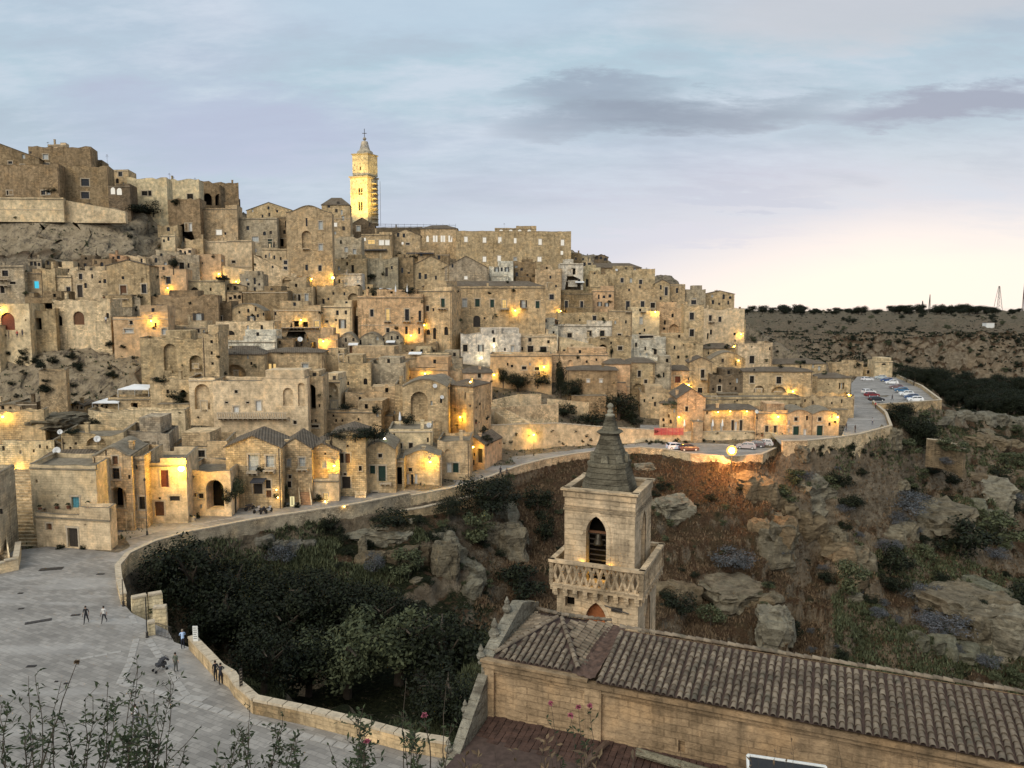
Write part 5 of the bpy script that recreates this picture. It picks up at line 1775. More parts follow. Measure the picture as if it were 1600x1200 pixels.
# small skylight frame at the very bottom edge
Wp = [W(1168, 1180, 27.6), W(1290, 1198, 27.6)]
sk = empty('skylight', (Wp[0] + Wp[1]) / 2, 'white framed skylight hatch at the bottom edge below the church wall', 'skylight')
mb = MB().mat(M_WHITE)
a, b = Wp
mb.tube([a, b], .06, n=6); mb.tube([a, a + Vector((-.25, -1.2, -.8))], .06, n=6); mb.tube([b, b + Vector((-.25, -1.2, -.8))], .06, n=6)
o = mb.build('frame', sk); o.matrix_parent_inverse = Matrix.Translation(-(a + b) / 2)
mb = MB().mat(M_GLASS); mb.poly([a, a + Vector((-.25, -1.2, -.8)), b + Vector((-.25, -1.2, -.8)), b]); o = mb.build('pane', sk); o.matrix_parent_inverse = Matrix.Translation(-(a + b) / 2)
mb = MB().mat(M_CHURCH); c_ = (a + b) / 2; mb.box((c_.x - .2, c_.y - .7, c_.z - 3.6), (1.6, .55, 3.1)); o = mb.build('hatch_wall', sk, color=ECOL); o.matrix_parent_inverse = Matrix.Translation(-(a + b) / 2)

# ---------------------------------------------------------------- bell tower
TW = 5.15
t0, o0 = .53, 9.5
bt = empty('bell_tower', cp(t0 + TW / 2, o0 + TW / 2, 0), 'square church bell tower with pyramid spire and lattice balcony', 'bell tower')
invt = Matrix.Translation(-Vector(bt.location))
TC = (.56, .435, .285)


def tpart(mb, name, color=TC, parent=None, label=None, smooth=False):
    o = mb.build(name, parent or bt, color=color, smooth=smooth)
    if parent is None: o.matrix_parent_inverse = invt
    if label: o['label'] = label
    return o


def tface(t, o, sidew, which):
    """facade of a square shaft: 0 front, 1 right"""
    if which == 0: return Facade(cp(t, o, 0), cp(t + sidew, o, 0))
    return Facade(cp(t + sidew, o, 0), cp(t + sidew, o + sidew, 0))


ZB, ZBT = 12.75, 14.35      # balcony floor and rail
def shaft(t, o, s, z0, z1, ops0, ops1, name):
    mb = MB().mat(M_CHURCH)
    for wch, ops in ((0, ops0), (1, ops1)):
        F = tface(t, o, s, wch)
        hs = []
        for (cu, v0, v1, wd, kind) in ops:
            loop = arch_loop(cu - wd / 2, cu + wd / 2, v0, v1, True, 12) if kind != 'sq' else [(cu - wd / 2, v0), (cu + wd / 2, v0), (cu + wd / 2, v1), (cu - wd / 2, v1)]
            hs.append((loop, .75))
            if kind != 'sq':
                # raised pointed hood
                outer = arch_loop(cu - wd / 2 - .28, cu + wd / 2 + .28, v0, v1 + .36, True, 12)
                hm = MB().mat(M_CHURCH)
                for k in range(1, len(loop) - 1):
                    a, b, c, d = loop[k], loop[k + 1], outer[k + 1], outer[k]
                    hm.poly([F.at(*a, .06), F.at(*d, .06), F.at(*c, .06), F.at(*b, .06)][::-1])
                    hm.poly([F.at(*d, .06), F.at(*c, .06), F.at(*c, 0), F.at(*d, 0)])
                tpart(hm, 'arch_moulding', tuple(c * 1.08 for c in TC))
        wall_with_holes(mb, F, [(0, z0), (s, z0), (s, z1), (0, z1)], hs)
        solid([F.at(0, z0), F.at(s, z0), F.at(s, z1), F.at(0, z1)])
    A, B, C, D_ = cp(t, o, 0), cp(t + s, o, 0), cp(t + s, o + s, 0), cp(t, o + s, 0)
    z = lambda p, q: Vector((p.x, p.y, q))
    mb.poly([z(D_, z0), z(A, z0), z(A, z1), z(D_, z1)]); mb.poly([z(C, z0), z(D_, z0), z(D_, z1), z(C, z1)])
    tpart(mb, name)


shaft(t0, o0, TW, -4, ZB, [(2.55, 9.2, 12.0, 1.35, 'q'), (.85, 11.45, 12.1, .62, 'sq')], [(2.6, 9.0, 12.05, 1.2, 'q')], 'lower_shaft')
iu, io, us = t0 + .35, o0 + .35, TW - .7
shaft(iu, io, us, ZB, 18.4, [(2.05, ZB + .35, 17.3, 1.3, 'q')], [(2.2, ZB + .35, 17.35, 1.05, 'q')], 'upper_shaft')
# fillings of the openings
F = tface(t0, o0, TW, 0)
m_ = MB().mat(simple('orange_brick_filling', (.36, .13, .05), .85, 3, .4, .5))
m_.poly([F.at(u, v, -.5) for u, v in arch_loop(1.88, 3.22, 9.2, 12.0, True, 12)]); tpart(m_, 'blocked_arch', label='orange shutter filling the lower pointed arch')
m_ = MB().mat(M_DARK); m_.poly([F.at(u, v, -.5) for u, v in ((.54, 11.45), (1.16, 11.45), (1.16, 12.1), (.54, 12.1))]); tpart(m_, 'window', label='small black square window')
Fr = tface(t0, o0, TW, 1)
m_ = MB().mat(simple('orange_brick_side', (.30, .14, .06), .85, 3, .4, .5)); m_.poly([Fr.at(u, v, -.4) for u, v in arch_loop(2.0, 3.2, 9.0, 12.05, True, 12)]); tpart(m_, 'blocked_arch')
# broken iron plate with bars
m_ = MB().mat(M_IRON)
c = F.at(3.85, 11.75, .06)
m_.box((0, 0, 0), (.34, .03, .13), Matrix.Translation(c) @ Matrix.Rotation(CROT, 4, 'Z'))
m_.tube([F.at(3.1, 11.92, .07), F.at(4.6, 11.62, .07)], .035, n=5)
tpart(m_, 'iron_anchor', label='dark rusty iron anchor plate')
# bell room: dark louvred back and a bell on a beam
Fu = tface(iu, io, us, 0)
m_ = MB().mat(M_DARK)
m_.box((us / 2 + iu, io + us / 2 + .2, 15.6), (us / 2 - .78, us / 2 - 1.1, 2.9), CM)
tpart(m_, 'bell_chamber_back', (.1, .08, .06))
m_ = MB().mat(M_BROWNWOOD); m_.box((iu + 2.05, io + .55, 16.15), (.75, .06, .07), CM); tpart(m_, 'bell_beam')
m_ = MB().mat(M_BRONZE); m_.lathe([(.34, -.72), (.30, -.62), (.20, -.35), (.17, -.1), (.08, 0)], M=Matrix.Translation(cp(iu + 2.05, io + .5, 16.1)), n=14); tpart(m_, 'bell', smooth=True)
m_ = MB().mat(simple('pale_stone_back', (.34, .26, .17), .9)); m_.poly([tface(iu, io, us, 1).at(u, v, -.55) for u, v in arch_loop(1.68, 2.72, ZB + .35, 17.35, True, 12)]); tpart(m_, 'blocked_arch', label='pale blind filling of the right hand belfry arch')
# thin louvre screen in the front arch
for k in range(9):
    m_ = MB().mat(M_DARKWOOD); m_.box((iu + 2.05, io + .66, ZB + .6 + k * .33), (.63, .05, .03), CM); tpart(m_, 'louvre', (.1, .08, .06))
# string course and top parapet
for z, w_, h_ in ((17.6, .07, .07), (17.78, .035, .04)):
    m_ = MB().mat(M_CHURCH); m_.box((iu + us / 2, io + us / 2, z), (us / 2 + w_, us / 2 + w_, h_), CM); tpart(m_, 'string_course', tuple(c * .6 for c in TC))
th = .38
for nm, cx_, cy_, hx, hy in (('front', us / 2, 0, us / 2 + .18, th / 2), ('back', us / 2, us, us / 2 + .18, th / 2), ('l', 0, us / 2, th / 2, us / 2 - .19), ('r', us, us / 2, th / 2, us / 2 - .19)):
    m_ = MB().mat(M_CHURCH)
    dx_ = .1 if nm == 'l' else (-.1 if nm == 'r' else 0); dy_ = .1 if nm == 'front' else (-.1 if nm == 'back' else 0)
    m_.box((iu + cx_ + dx_, io + cy_ + dy_, 18.56), (hx - (.10 if hx > 1 else 0), hy, .21), CM)
    tpart(m_, 'parapet', tuple(c * .8 for c in TC))
    m_ = MB().mat(M_CHURCH)
    m_.box((iu + cx_ + dx_ * .6, io + cy_ + dy_ * .6, 18.83), (hx + .03, hy + .08, .06), CM)
    tpart(m_, 'parapet_coping', tuple(c * .85 for c in TC))
m_ = MB().mat(M_FLAT); m_.box((iu + us / 2, io + us / 2, 18.36), (us / 2 - .2, us / 2 - .2, .05), CM); tpart(m_, 'tower_roof')
# stepped pyramid spire
SPM = M_ROCK
cxs, cys = iu + us / 2, io + us / 2


def frustum(z0, z1, r0, r1, name, n=8, col=(.60, .56, .47), rows=1):
    for k in range(rows):
        a, b = k / rows, (k + .90) / rows
        mb = MB().mat(SPM)
        kk_ = rg.uniform(.85, 1.12); cc_ = tuple(c * kk_ for c in col)
        za, zb_ = z0 + (z1 - z0) * a, z0 + (z1 - z0) * b
        ra, rb = r0 + (r1 - r0) * a, r0 + (r1 - r0) * b
        oc = [(1, -.62), (1, .62), (.62, 1), (-.62, 1), (-1, .62), (-1, -.62), (-.62, -1), (.62, -1)]
        rp = [cp(cxs + ra * a_ * .95, cys + ra * b_ * .95, za) for a_, b_ in oc]
        rq = [cp(cxs + rb * a_ * .95, cys + rb * b_ * .95, zb_) for a_, b_ in oc]
        for q in range(8):
            mb.poly([rp[q], rp[(q + 1) % 8], rq[(q + 1) % 8], rq[q]])
        mb.poly(rq)
        mb.poly(rp[::-1])
        tpart(mb, name, cc_)


frustum(18.4, 20.1, 1.72, 1.22, 'spire_course', rows=5)
frustum(20.1, 20.38, 1.30, 1.30, 'spire_ledge', col=(.75, .7, .58))
frustum(20.38, 21.75, 1.14, .62, 'spire_course', rows=5)
frustum(21.75, 22.05, .62, .56, 'spire_course')
frustum(22.05, 22.2, .60, .80, 'spire_ledge', col=(.7, .66, .56))
frustum(22.2, 22.32, .80, .66, 'spire_ledge', col=(.7, .66, .56))
frustum(22.32, 23.25, .50, .24, 'spire_course', rows=3)
m_ = MB().mat(SPM)
m_.lathe([(.30, 0), (.30, .08), (.16, .16), (.2, .3), (.12, .42), (.16, .52), (.21, .62), (.16, .74), (.04, .82)], M=Matrix.Translation(cp(cxs, cys, 23.2)), n=10)
tpart(m_, 'finial', (1.3, 1.25, 1.1))
for q in range(8):  # little dormer niches on the ledge
    a = R(45 * q)
    m_ = MB().mat(SPM)
    p = cp(cxs + 1.12 * math.cos(a), cys + 1.12 * math.sin(a), 20.62)
    m_.box((0, 0, 0), (.22, .12, .22), Matrix.Translation(p) @ Matrix.Rotation(CROT + a + math.pi / 2, 4, 'Z'), top=.8)
    tpart(m_, 'spire_niche', (.9, .85, .72))

# balcony with carved lattice and brackets
bo = .34
b0t, b0o, bs_ = t0 - bo, o0 - bo, TW + 2 * bo
m_ = MB().mat(M_CHURCH)
m_.box((t0 + TW / 2, o0 + TW / 2, ZB + .06), (bs_ / 2, bs_ / 2, .12), CM); tpart(m_, 'balcony_floor', tuple(c * .9 for c in TC))
for sdx in range(4):
    if sdx == 0: P, Q = (b0t, b0o), (b0t + bs_, b0o)
    elif sdx == 1: P, Q = (b0t + bs_, b0o), (b0t + bs_, b0o + bs_)
    elif sdx == 2: P, Q = (b0t + bs_, b0o + bs_), (b0t, b0o + bs_)
    else: P, Q = (b0t, b0o + bs_), (b0t, b0o)
    Fb = Facade(cp(*P, 0), cp(*Q, 0))
    zl, zh = ZB + .2, ZBT - .02
    n = 12
    th = .16
    for z, hh, ex in ((ZBT + .04, .09, .10), (ZB + .20, .07, .04)):
        m_ = MB().mat(M_CHURCH)
        c = Fb.at(Fb.L / 2, z, -th / 2)
        m_.box((0, 0, 0), (Fb.L / 2 + (ex if sdx % 2 == 0 else -.0), th / 2 + ex, hh), Matrix.Translation(c) @ Matrix.Rotation(math.atan2(Fb.u.y, Fb.u.x), 4, 'Z'))
        tpart(m_, 'balcony_rail', tuple(c * 1.0 for c in TC))
    for k in range(n):
        for dd in (0, 1):
            a = Fb.at(Fb.L * k / n + .02, zl if dd == 0 else zh, -th / 2)
            b = Fb.at(Fb.L * (k + 1) / n - .02, zh if dd == 0 else zl, -th / 2)
            m_ = MB().mat(M_CHURCH)
            d = b - a
            m_.tube([a, b], .098 + dd * .004, n=4)
            tpart(m_, 'lattice_bar', tuple(c * 1.02 for c in TC))
    for u in (.08, Fb.L - .08):
        m_ = MB().mat(M_CHURCH); c = Fb.at(u, (zl + zh) / 2, -th / 2); m_.box((0, 0, 0), (.13, .13, (zh - zl) / 2), Matrix.Translation(c) @ Matrix.Rotation(math.atan2(Fb.u.y, Fb.u.x), 4, 'Z')); tpart(m_, 'corner_post')
    nb = 9
    for k in range(nb):
        u = .35 + (Fb.L - .7) * k / (nb - 1)
        m_ = MB().mat(M_CHURCH)
        Mx = Matrix.Translation(Fb.at(u, ZB - .28, -bo + .18)) @ Matrix.Rotation(math.atan2(Fb.u.y, Fb.u.x), 4, 'Z')
        m_.box((0, 0, .12), (.14, .22, .11), Mx); m_.box((0, .07, -.12), (.13, .15, .13), Mx)
        tpart(m_, 'bracket', tuple(c * .98 for c in TC))
# warm uplights inside the belfry arch
def lamp_light(loc, power, col=(1, .58, .13), size=.12):
    ld = bpy.data.lights.new('lamp_light', 'POINT')
    ld.energy = power; ld.color = col; ld.shadow_soft_size = size
    o = bpy.data.objects.new('lamp_light', ld)
    COL.objects.link(o); o.location = loc
    return o


for du, e in ((-.86, 7), (.92, 6)):
    p = Fu.at(2.05 + du, ZB + 1.45, .16)
    fl = empty('uplight', p, 'small floor lamp left of the belfry arch' if du < 0 else 'small floor lamp right of the belfry arch', 'floodlight')
    m_ = MB().mat(M_IRON); m_.lathe([(.07, -.12), (.09, 0), (.06, .02)], n=8); m_.build('lamp_body', fl)
    m_ = MB().mat(M_BULB); m_.lathe([(.025, .02), (.01, .03)], n=8); m_.build('bulb', fl)
    L_ = lamp_light((0, 0, .06), e, (1, .62, .10), .012); L_.parent = fl
pp = Fu.at(2.05 + .42, ZB + 1.3, -.42)
L_ = lamp_light((0, 0, 0), 30, (1, .62, .10), .012); L_.location = pp - Vector(bt.location); L_.parent = bt

# ------------------------------------------------------------------ cathedral tower on the skyline
CY = 395.
def C(px, py): return W(px, py, CY)
A_, B_ = C(548.5, 345), C(576, 345)
ct = empty('cathedral_tower', (A_ + B_) / 2, 'tall floodlit cathedral bell tower glowing yellow on the skyline', 'bell tower')
invk = Matrix.Translation(-Vector(ct.location))
CC = (.64, .55, .36)


def kpart(mb, name, color=CC):
    o = mb.build(name, ct, color=color); o.matrix_parent_inverse = invk
    return o


def kshaft(xl, xr, yt, yb, ops, name, sidepx, d=0.):
    A, B = W(xl, yb, CY + 1.5 + d), W(xr, yb, CY - 1.5 + d)
    F = Facade(A, B)
    z0, z1 = F.uv(xl, yb)[1], F.uv((xl + xr) / 2, yt)[1]
    hs = []
    mb = MB().mat(M_PLASTER)
    for cx, cy, wd, ht in ops:
        a = F.uv(cx - wd / 2, cy + ht / 2); b = F.uv(cx + wd / 2, cy - ht / 2)
        lp = arch_loop(a[0], b[0], a[1], b[1], False, 6)
        hs.append((lp, .7))
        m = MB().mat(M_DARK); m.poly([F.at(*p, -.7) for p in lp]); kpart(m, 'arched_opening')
    wall_with_holes(mb, F, [(0, z0), (F.L, z0), (F.L, z1), (0, z1)], hs)
    # depth
    k = .5 * F.L * 1.9
    s = -F.n * k + Vector((0, 0, 0))
    # side visible on the right
    a, b = F.at(F.L, z0), F.at(F.L, z1)
    rdir = Vector((.42, .91, 0)) * k
    mb.poly([a, a + rdir, b + rdir, b])
    a2, b2 = F.at(0, z0), F.at(0, z1)
    mb.poly([a2 + rdir, a2, b2, b2 + rdir]); mb.poly([a + rdir, a2 + rdir, b2 + rdir, b + rdir]); mb.poly([b2, b, b + rdir, b2 + rdir])
    kpart(mb, name)
    return F, z0, z1, rdir


F1, za, zb1, rd = kshaft(548.5, 575, 277, 352, [(561.2, 299, 2.6, 11), (565, 299, 2.6, 11), (561.2, 322, 2.6, 14), (565, 322, 2.6, 14)], 'lower_shaft', 584)
F2, zc2, zd2, rd2 = kshaft(551, 575, 241, 274.5, [(563, 263, 2, 6.5)], 'upper_shaft', 580, .8)
def band(F, z, h, ex, rd, col=CC):
    mb = MB().mat(M_PLASTER)
    pts = [F.at(-ex, z, ex), F.at(F.L + ex, z, ex), F.at(F.L + ex, z, 0) + rd * 1.03, F.at(-ex, z, 0) + rd * 1.03]
    up = [p + Vector((0, 0, h)) for p in pts]
    mb.poly(up); mb.poly(pts[::-1])
    for j in range(4): mb.poly([pts[j], pts[(j + 1) % 4], up[(j + 1) % 4], up[j]])
    kpart(mb, 'cornice', col)


band(F1, zb1, .7, .55, rd, (.42, .36, .27)); band(F2, zd2, .5, .45, rd2, (.5, .43, .3)); band(F1, (za + zb1) / 2 + 4, .35, .2, rd)
for dx in (.12, .88):
    for q in range(3):
        m = MB().mat(M_DARK); m.lathe([(.22, 0), (.02, .1)], n=8, M=Matrix.Translation(F2.at(F2.L * dx, zc2 + (zd2 - zc2) * (.25 + .25 * q), .02)) @ Matrix.Rotation(R(90), 4, 'X')); kpart(m, 'round_boss')
cc = F2.at(F2.L / 2, zd2 + .5) + rd2 * .5
hw_ = F2.L / 2
mb = MB().mat(M_PLASTER); mb.lathe([(hw_ * .98, 0), (hw_ * .9, 1.4), (hw_ * .62, 2.2), (hw_ * .55, 3.2)], cc, 8); kpart(mb, 'drum', (.5, .44, .33))
zt_ = W(565, 216, CY).z - cc.z
mb = MB().mat(M_PLASTER); mb.lathe([(hw_ * .55, 3.2), (hw_ * .36, 6.5), (hw_ * .16, zt_ - 1.2), (hw_ * .10, zt_)], cc, 8); kpart(mb, 'spire', (.47, .43, .36))
mb = MB().mat(M_PLASTER); mb.lathe([(.2, 0), (.9, .7), (.95, 1.1), (.3, 1.9), (.15, 2.0)], cc + Vector((0, 0, zt_ - .3)), 8); kpart(mb, 'ball', (.35, .32, .28))
zx = cc.z + zt_ + 1.5
mb = MB().mat(M_IRON); mb.tube([(cc.x, cc.y, zx), (cc.x, cc.y, zx + 4.2)], .16, n=5); kpart(mb, 'cross_shaft')
mb = MB().mat(M_IRON); mb.tube([(cc.x - 1.1, cc.y, zx + 1.9), (cc.x + 1.1, cc.y, zx + 1.9)], .16, n=5); kpart(mb, 'cross_arm')
# scaffolding on the right hand side of the tower
sc_ = empty('scaffolding', F1.at(F1.L, za), 'thin scaffolding clinging to the right side of the cathedral tower', 'scaffolding')
isc = Matrix.Translation(-Vector(sc_.location))
k = 0
for q in range(9):
    z = za + 1 + (zb1 - za - 4) * q / 8
    m = MB().mat(M_TRIM); a = F1.at(F1.L + .7, z) + rd * .15; b = F1.at(F1.L + .9, z) + rd * 1.0
    m.box(((a.x + b.x) / 2, (a.y + b.y) / 2, z), (1.2, abs(b.y - a.y) / 2, .1)); o = m.build('deck', sc_); o.matrix_parent_inverse = isc
for f in (.15, .55, 1.):
    p = F1.at(F1.L + 1.3, za) + rd * f
    m = MB().mat(M_IRON); m.tube([p, p + Vector((0, 0, zb1 - za - 1))], .1, n=4); o = m.build('pole', sc_); o.matrix_parent_inverse = isc
# floodlights on the roofs below the tower: lamps with real spots
for i, (px, py, dY, e) in enumerate(((552, 352, -30, 85000), (575, 352, -26, 85000))):
    p = W(px, py, CY + dY)
    aim = W(562, 300, CY)
    ld = bpy.data.lights.new('spot_light', 'SPOT'); ld.energy = e; ld.color = (1, .68, .16); ld.spot_size = R(52); ld.spot_blend = .7; ld.shadow_soft_size = .3
    so_ = bpy.data.objects.new('spot_light', ld); COL.objects.link(so_); so_.location = p + Vector((0, 0, .7)); so_.rotation_euler = (aim - p).to_track_quat('-Z', 'Y').to_euler()
    fl = empty('floodlight', p, ['roof floodlight aimed at the cathedral tower, left one', 'roof floodlight aimed at the cathedral tower, right one'][i], 'floodlight')
    m = MB().mat(M_IRON); m.box((0, 0, .2), (.35, .2, .25)); m.build('housing', fl)
# cathedral nave roofline with thin railings, right of the tower
cn = empty('railing', W(650, 357, 384), 'thin dark railing along the rooftop right of the cathedral tower', 'railing')
icn = Matrix.Translation(-Vector(cn.location))
for py in (350.5, 353.5):
    m = MB().mat(M_IRON); m.tube([W(590, py - .5, 384), W(712, py + 1.5, 384)], .07, n=4); o = m.build('rail', cn); o.matrix_parent_inverse = icn
for k in range(13):
    px = 592 + k * 10
    m = MB().mat(M_IRON); m.tube([W(px, 359, 384), W(px, 349.5, 384)], .07, n=4); o = m.build('post', cn); o.matrix_parent_inverse = icn
rows('''
586 660 355 372 f k | w600,364,4,3 w640,362,4,4 | long dark low roof terrace between the cathedral tower and the paired window house | Y=388,cat='roof terrace',ext=8
''')
# ------------------------------------------------------------------ what a sight line meets first
BV_S = BVHTree.FromPolygons(BVV, BVF)
CAMP = Vector((0, 0, CAMZ))


def hit(px, py):
    d = ray(px, py).normalized()
    a, b = BV_S.ray_cast(CAMP, d), BV_T.ray_cast(CAMP, d)
    if a[0] is None and b[0] is None: return W(px, py, 400), 400
    if a[0] is None or (b[0] is not None and b[3] < a[3]): return b[0], b[3]
    return a[0], a[3]


# filler houses where the bare hill would show inside the town
rf_ = random.Random(21)
CLIFFS = [[(-60, 512), (230, 512), (222, 600), (180, 640), (-60, 640)], [(-60, 325), (175, 320), (262, 345), (262, 398), (150, 404), (60, 414), (-60, 414)],
          [(740, 572), (1000, 590), (1006, 664), (740, 664)], [(180, 300), (262, 300), (262, 345), (180, 345)], [(140, 595), (300, 595), (300, 640), (140, 640)], [(745, 600), (760, 600), (760, 720), (740, 720)]]
def incl(x, y):
    return any(bool(inpoly(np.array([x]), np.array([y]), c)[0]) for c in CLIFFS)


nf = 0
USEDL = set()
def flabel(px, py, h):
    for q in sorted((q for q in HOUSES if 'wedged' not in q['root']['label']), key=lambda q: ((q['x0'] + q['x1']) / 2 - px) ** 2 + ((q['yt'] + q['yb']) / 2 - py) ** 2):
        sd = 'left of' if px < q['x0'] else ('right of' if px > q['x1'] else ('above' if py < (q['yt'] + q['yb']) / 2 else 'below'))
        l_ = 'small plain house wedged ' + sd + ' the ' + ' '.join(q['root']['label'].split()[:7])
        if l_ not in USEDL:
            USEDL.add(l_); return l_
    return 'small plain house'
occ = []
skyl = lambda x: float(np.interp(x, [-50, 60, 150, 250, 370, 450, 545, 600, 700, 890, 1000, 1060, 1145, 1165, 1210, 1300], [235, 235, 265, 290, 325, 325, 345, 358, 360, 370, 415, 445, 458, 540, 555, 575]))
FWORDS = ['plain tan', 'grey', 'pale', 'brown', 'ragged', 'low']
for py in range(640, 330, -9):
    for px in range(-10, 1290, 13):
        if py < skyl(px) + 12 or incl(px, py): continue
        if any(abs(px - a) < 24 and abs(py - b) < 15 for a, b in occ): continue
        d = ray(px, py).normalized()
        a, b = BV_S.ray_cast(CAMP, d), BV_T.ray_cast(CAMP, d)
        if a[0] is None and b[0] is None: continue
        if a[0] is not None and (b[0] is None or a[3] < b[3]): continue
        wdt = rf_.uniform(20, 40); h = rf_.uniform(12, 20)
        yb = py + 11; yt = max(py - h * .6, skyl(px) + 4)
        ops = ''
        for q in range(rf_.choice([1, 2, 2, 3])):
            k = rf_.choice(['w', 'w', 'd', 'aw', 'w'])
            ww, hh = (rf_.uniform(3, 5), rf_.uniform(4, 7))
            ops += '%s%.0f,%.0f,%.1f,%.1f ' % (k, px - wdt / 2 + wdt * (.2 + .3 * q), rf_.uniform(yt + 5, yt + 9), ww, hh)
        house(px - wdt / 2, px + wdt / 2, yt, yb, rf_.choice(['f', 'r', 'r', 'v', 'g', 's']), rf_.choice('ttbgrptk'), ops, flabel(px, py, h), ye=yt + 4, front=-1.0,
              group='small plain houses wedged into the hillside', back=7)
        occ.append((px, py)); nf += 1
print('fillers', nf, 'houses', len(HOUSES))
BV_S = BVHTree.FromPolygons(BVV, BVF)

# ------------------------------------------------------------------ lamps
LAMPS = '''
-1 484 1 wall lamp left of the big red brown arched door
262 450 1 wall lamp on the orange glowing terrace house
342 428 1 lamp on the orange blank house beside the dark shrub
369 440 .8 lamp just right of the dark shrub and the lit post
236 501 1.6 lamp on the long orange lit house above the left cliff
421 517 1.2 lamp at the right end of the half lit arch house
470 500 .8 lamp over the railed terrace with open rooms
514 516 1.2 lamp on the parapet right of the railed terrace
505 533 1.6 lamp inside the deep orange alcove
487 436 1.8 lamp on the left foot of the tallest plain block
520 434 2.0 lamp on the right corner of the tallest plain block
642 524 1.3 lamp near the foot of the large pinkish house
663 508 .5 small lamp on the right corner of the large pinkish house
664 583 1.3 lamp inside the glowing sodium lit archway
805 485 1.6 lamp on the big seven window palace
876 486 1.1 lamp left of the two tall dark doors
1024 487 1.1 lamp under the warm stone house at its right corner
1158 522 .9 lamp at the right end corner of the town
1147 541 .7 lamp on the glowing corner below the end house
1154 563 .4 small lamp left of the round pale house
1076 601 1.3 lamp on the warm house with the red brown shutter
1239 611 1.1 lamp right of the two wide arches
1326 616 1.2 lamp by the shuttered house at the upper road
1061 651 1. lamp on the gabled corner house behind the red net
1216 650 1.5 lamp over the pale door between dark shutters
1309 651 1.2 lamp at the end of the last vaulted house
1122 643 .3 first small eave lamp of the pale double door house
1141 642 .3 middle small eave lamp of the pale double door house
1167 642 .3 last small eave lamp of the pale double door house
850 573 1.4 lamp at the end of the dark roof strip wall
772 585 .7 lamp on the right corner of the orange lit house
735 596 .7 lamp on the left side of the orange lit house
719 651 1.3 lamp on the end of the rounded apse houses
834 678 1.5 lamp on the long garden wall behind the road
739 697 1.3 lamp on the small gabled end house
672 720 1.8 bright lamp on the rounded front house
522 726 1.5 lamp on the corner of the low walled house
283 729 7. very bright lamp on the house with the red brown shutter
19 737 1.8 lamp above the long stair at the far left
4 650 1. lamp on the sandy wall below the left cliff
'''
LAMPMESH = {}
for ln in LAMPS.strip().splitlines():
    a = ln.split(None, 3)
    px, py, k = float(a[0]), float(a[1]), float(a[2])
    p, dist = hit(px, py)
    back = (CAMP - p); back.z = 0; back.normalize()
    q = p + back * (.75 if k < 2 else 1.3)
    root = empty('wall_lamp', p, a[3], 'street lamp', 'sodium wall lamps of the old town')
    loc = q - p
    m = MB().mat(M_IRON); m.tube([Vector((0, 0, .25)), loc + Vector((0, 0, .3)), loc + Vector((0, 0, .16))], .03, n=4); m.build('bracket', root)
    m = MB().mat(M_IRON); m.lathe([(.16, .10), (.20, .12), (.03, .26)], loc, 6); m.build('lamp_hood', root)
    r = .12 if k < .4 else (.17 if k < 2 else .42)  # bulb size enlarged to stand in for the lamp's glare
    m = MB().mat(M_BULB); m.lathe([(r * .3, -r), (r, -r * .4), (r, r * .3), (r * .5, r * .6)], loc, 8); m.build('bulb', root)
    L_ = lamp_light(loc + back * .1 + Vector((0, 0, -.05)), 720 * k, (1, .58, .055), r * 1.15); L_.parent = root
for px, py, k, lab in ((772, 541, .7, 'white lamp in the white washed house'), (752, 559, 1.2, 'white lamp beside the dark low roof'), (601, 685, 1.0, 'greenish white lamp at the end of the long hedge')):
    p, dist = hit(px, py)
    back = (CAMP - p); back.z = 0; back.normalize()
    root = empty('wall_lamp', p, lab, 'street lamp')
    m = MB().mat(M_BULBW); m.lathe([(.06, -.2), (.2, 0), (.05, .2)], back * .6, 8); m.build('bulb', root)
    m = MB().mat(M_IRON); m.tube([(0, 0, .2), back * .6 + Vector((0, 0, .2))], .03, n=4); m.build('bracket', root)
    L_ = lamp_light(back * .75, 160 * k, (1, .9, .6) if px != 601 else (.8, 1, .5), .2); L_.parent = root
# the dazzling floodlight beside the lower parking terrace
p = G(1137, 736, 0)
p = G(1137, 722, -.5) + Vector((.3, -1.5, 0))
root = empty('floodlight', p, 'dazzling orange floodlight facing the lookout below the parking terrace', 'floodlight')
m = MB().mat(M_IRON); m.tube([(0, 0, -3), (0, 0, 2.3)], .09, n=8); m.build('pole', root)
tow = (CAMP - p).normalized()
m = MB().mat(M_IRON); m.lathe([(.7, -.45), (1.05, -.02), (1.0, 0)], M=Matrix.Translation((0, 0, 2.6)) @ tow.to_track_quat('Z', 'Y').to_matrix().to_4x4(), n=16); m.build('reflector', root)
m = MB().mat(M_FLOOD); m.lathe([(.97, -.02), (.95, .05), (.5, .12)], M=Matrix.Translation((0, 0, 2.6)) @ tow.to_track_quat('Z', 'Y').to_matrix().to_4x4(), n=16); m.build('lens', root)  # ring made to glow orange as the lamp's halo
m = MB().mat(M_FLOODCORE); m.lathe([(.55, .125), (.5, .17), (.2, .20)], M=Matrix.Translation((0, 0, 2.6)) @ tow.to_track_quat('Z', 'Y').to_matrix().to_4x4(), n=16); m.build('lamp_core', root)
ld = lamp_light(Vector((0, 0, 2.6)) + tow * 2.0, 9500, (1, .45, .13), .12); ld.parent = root

# ------------------------------------------------------------------ plants
rl = np.random.RandomState(5)


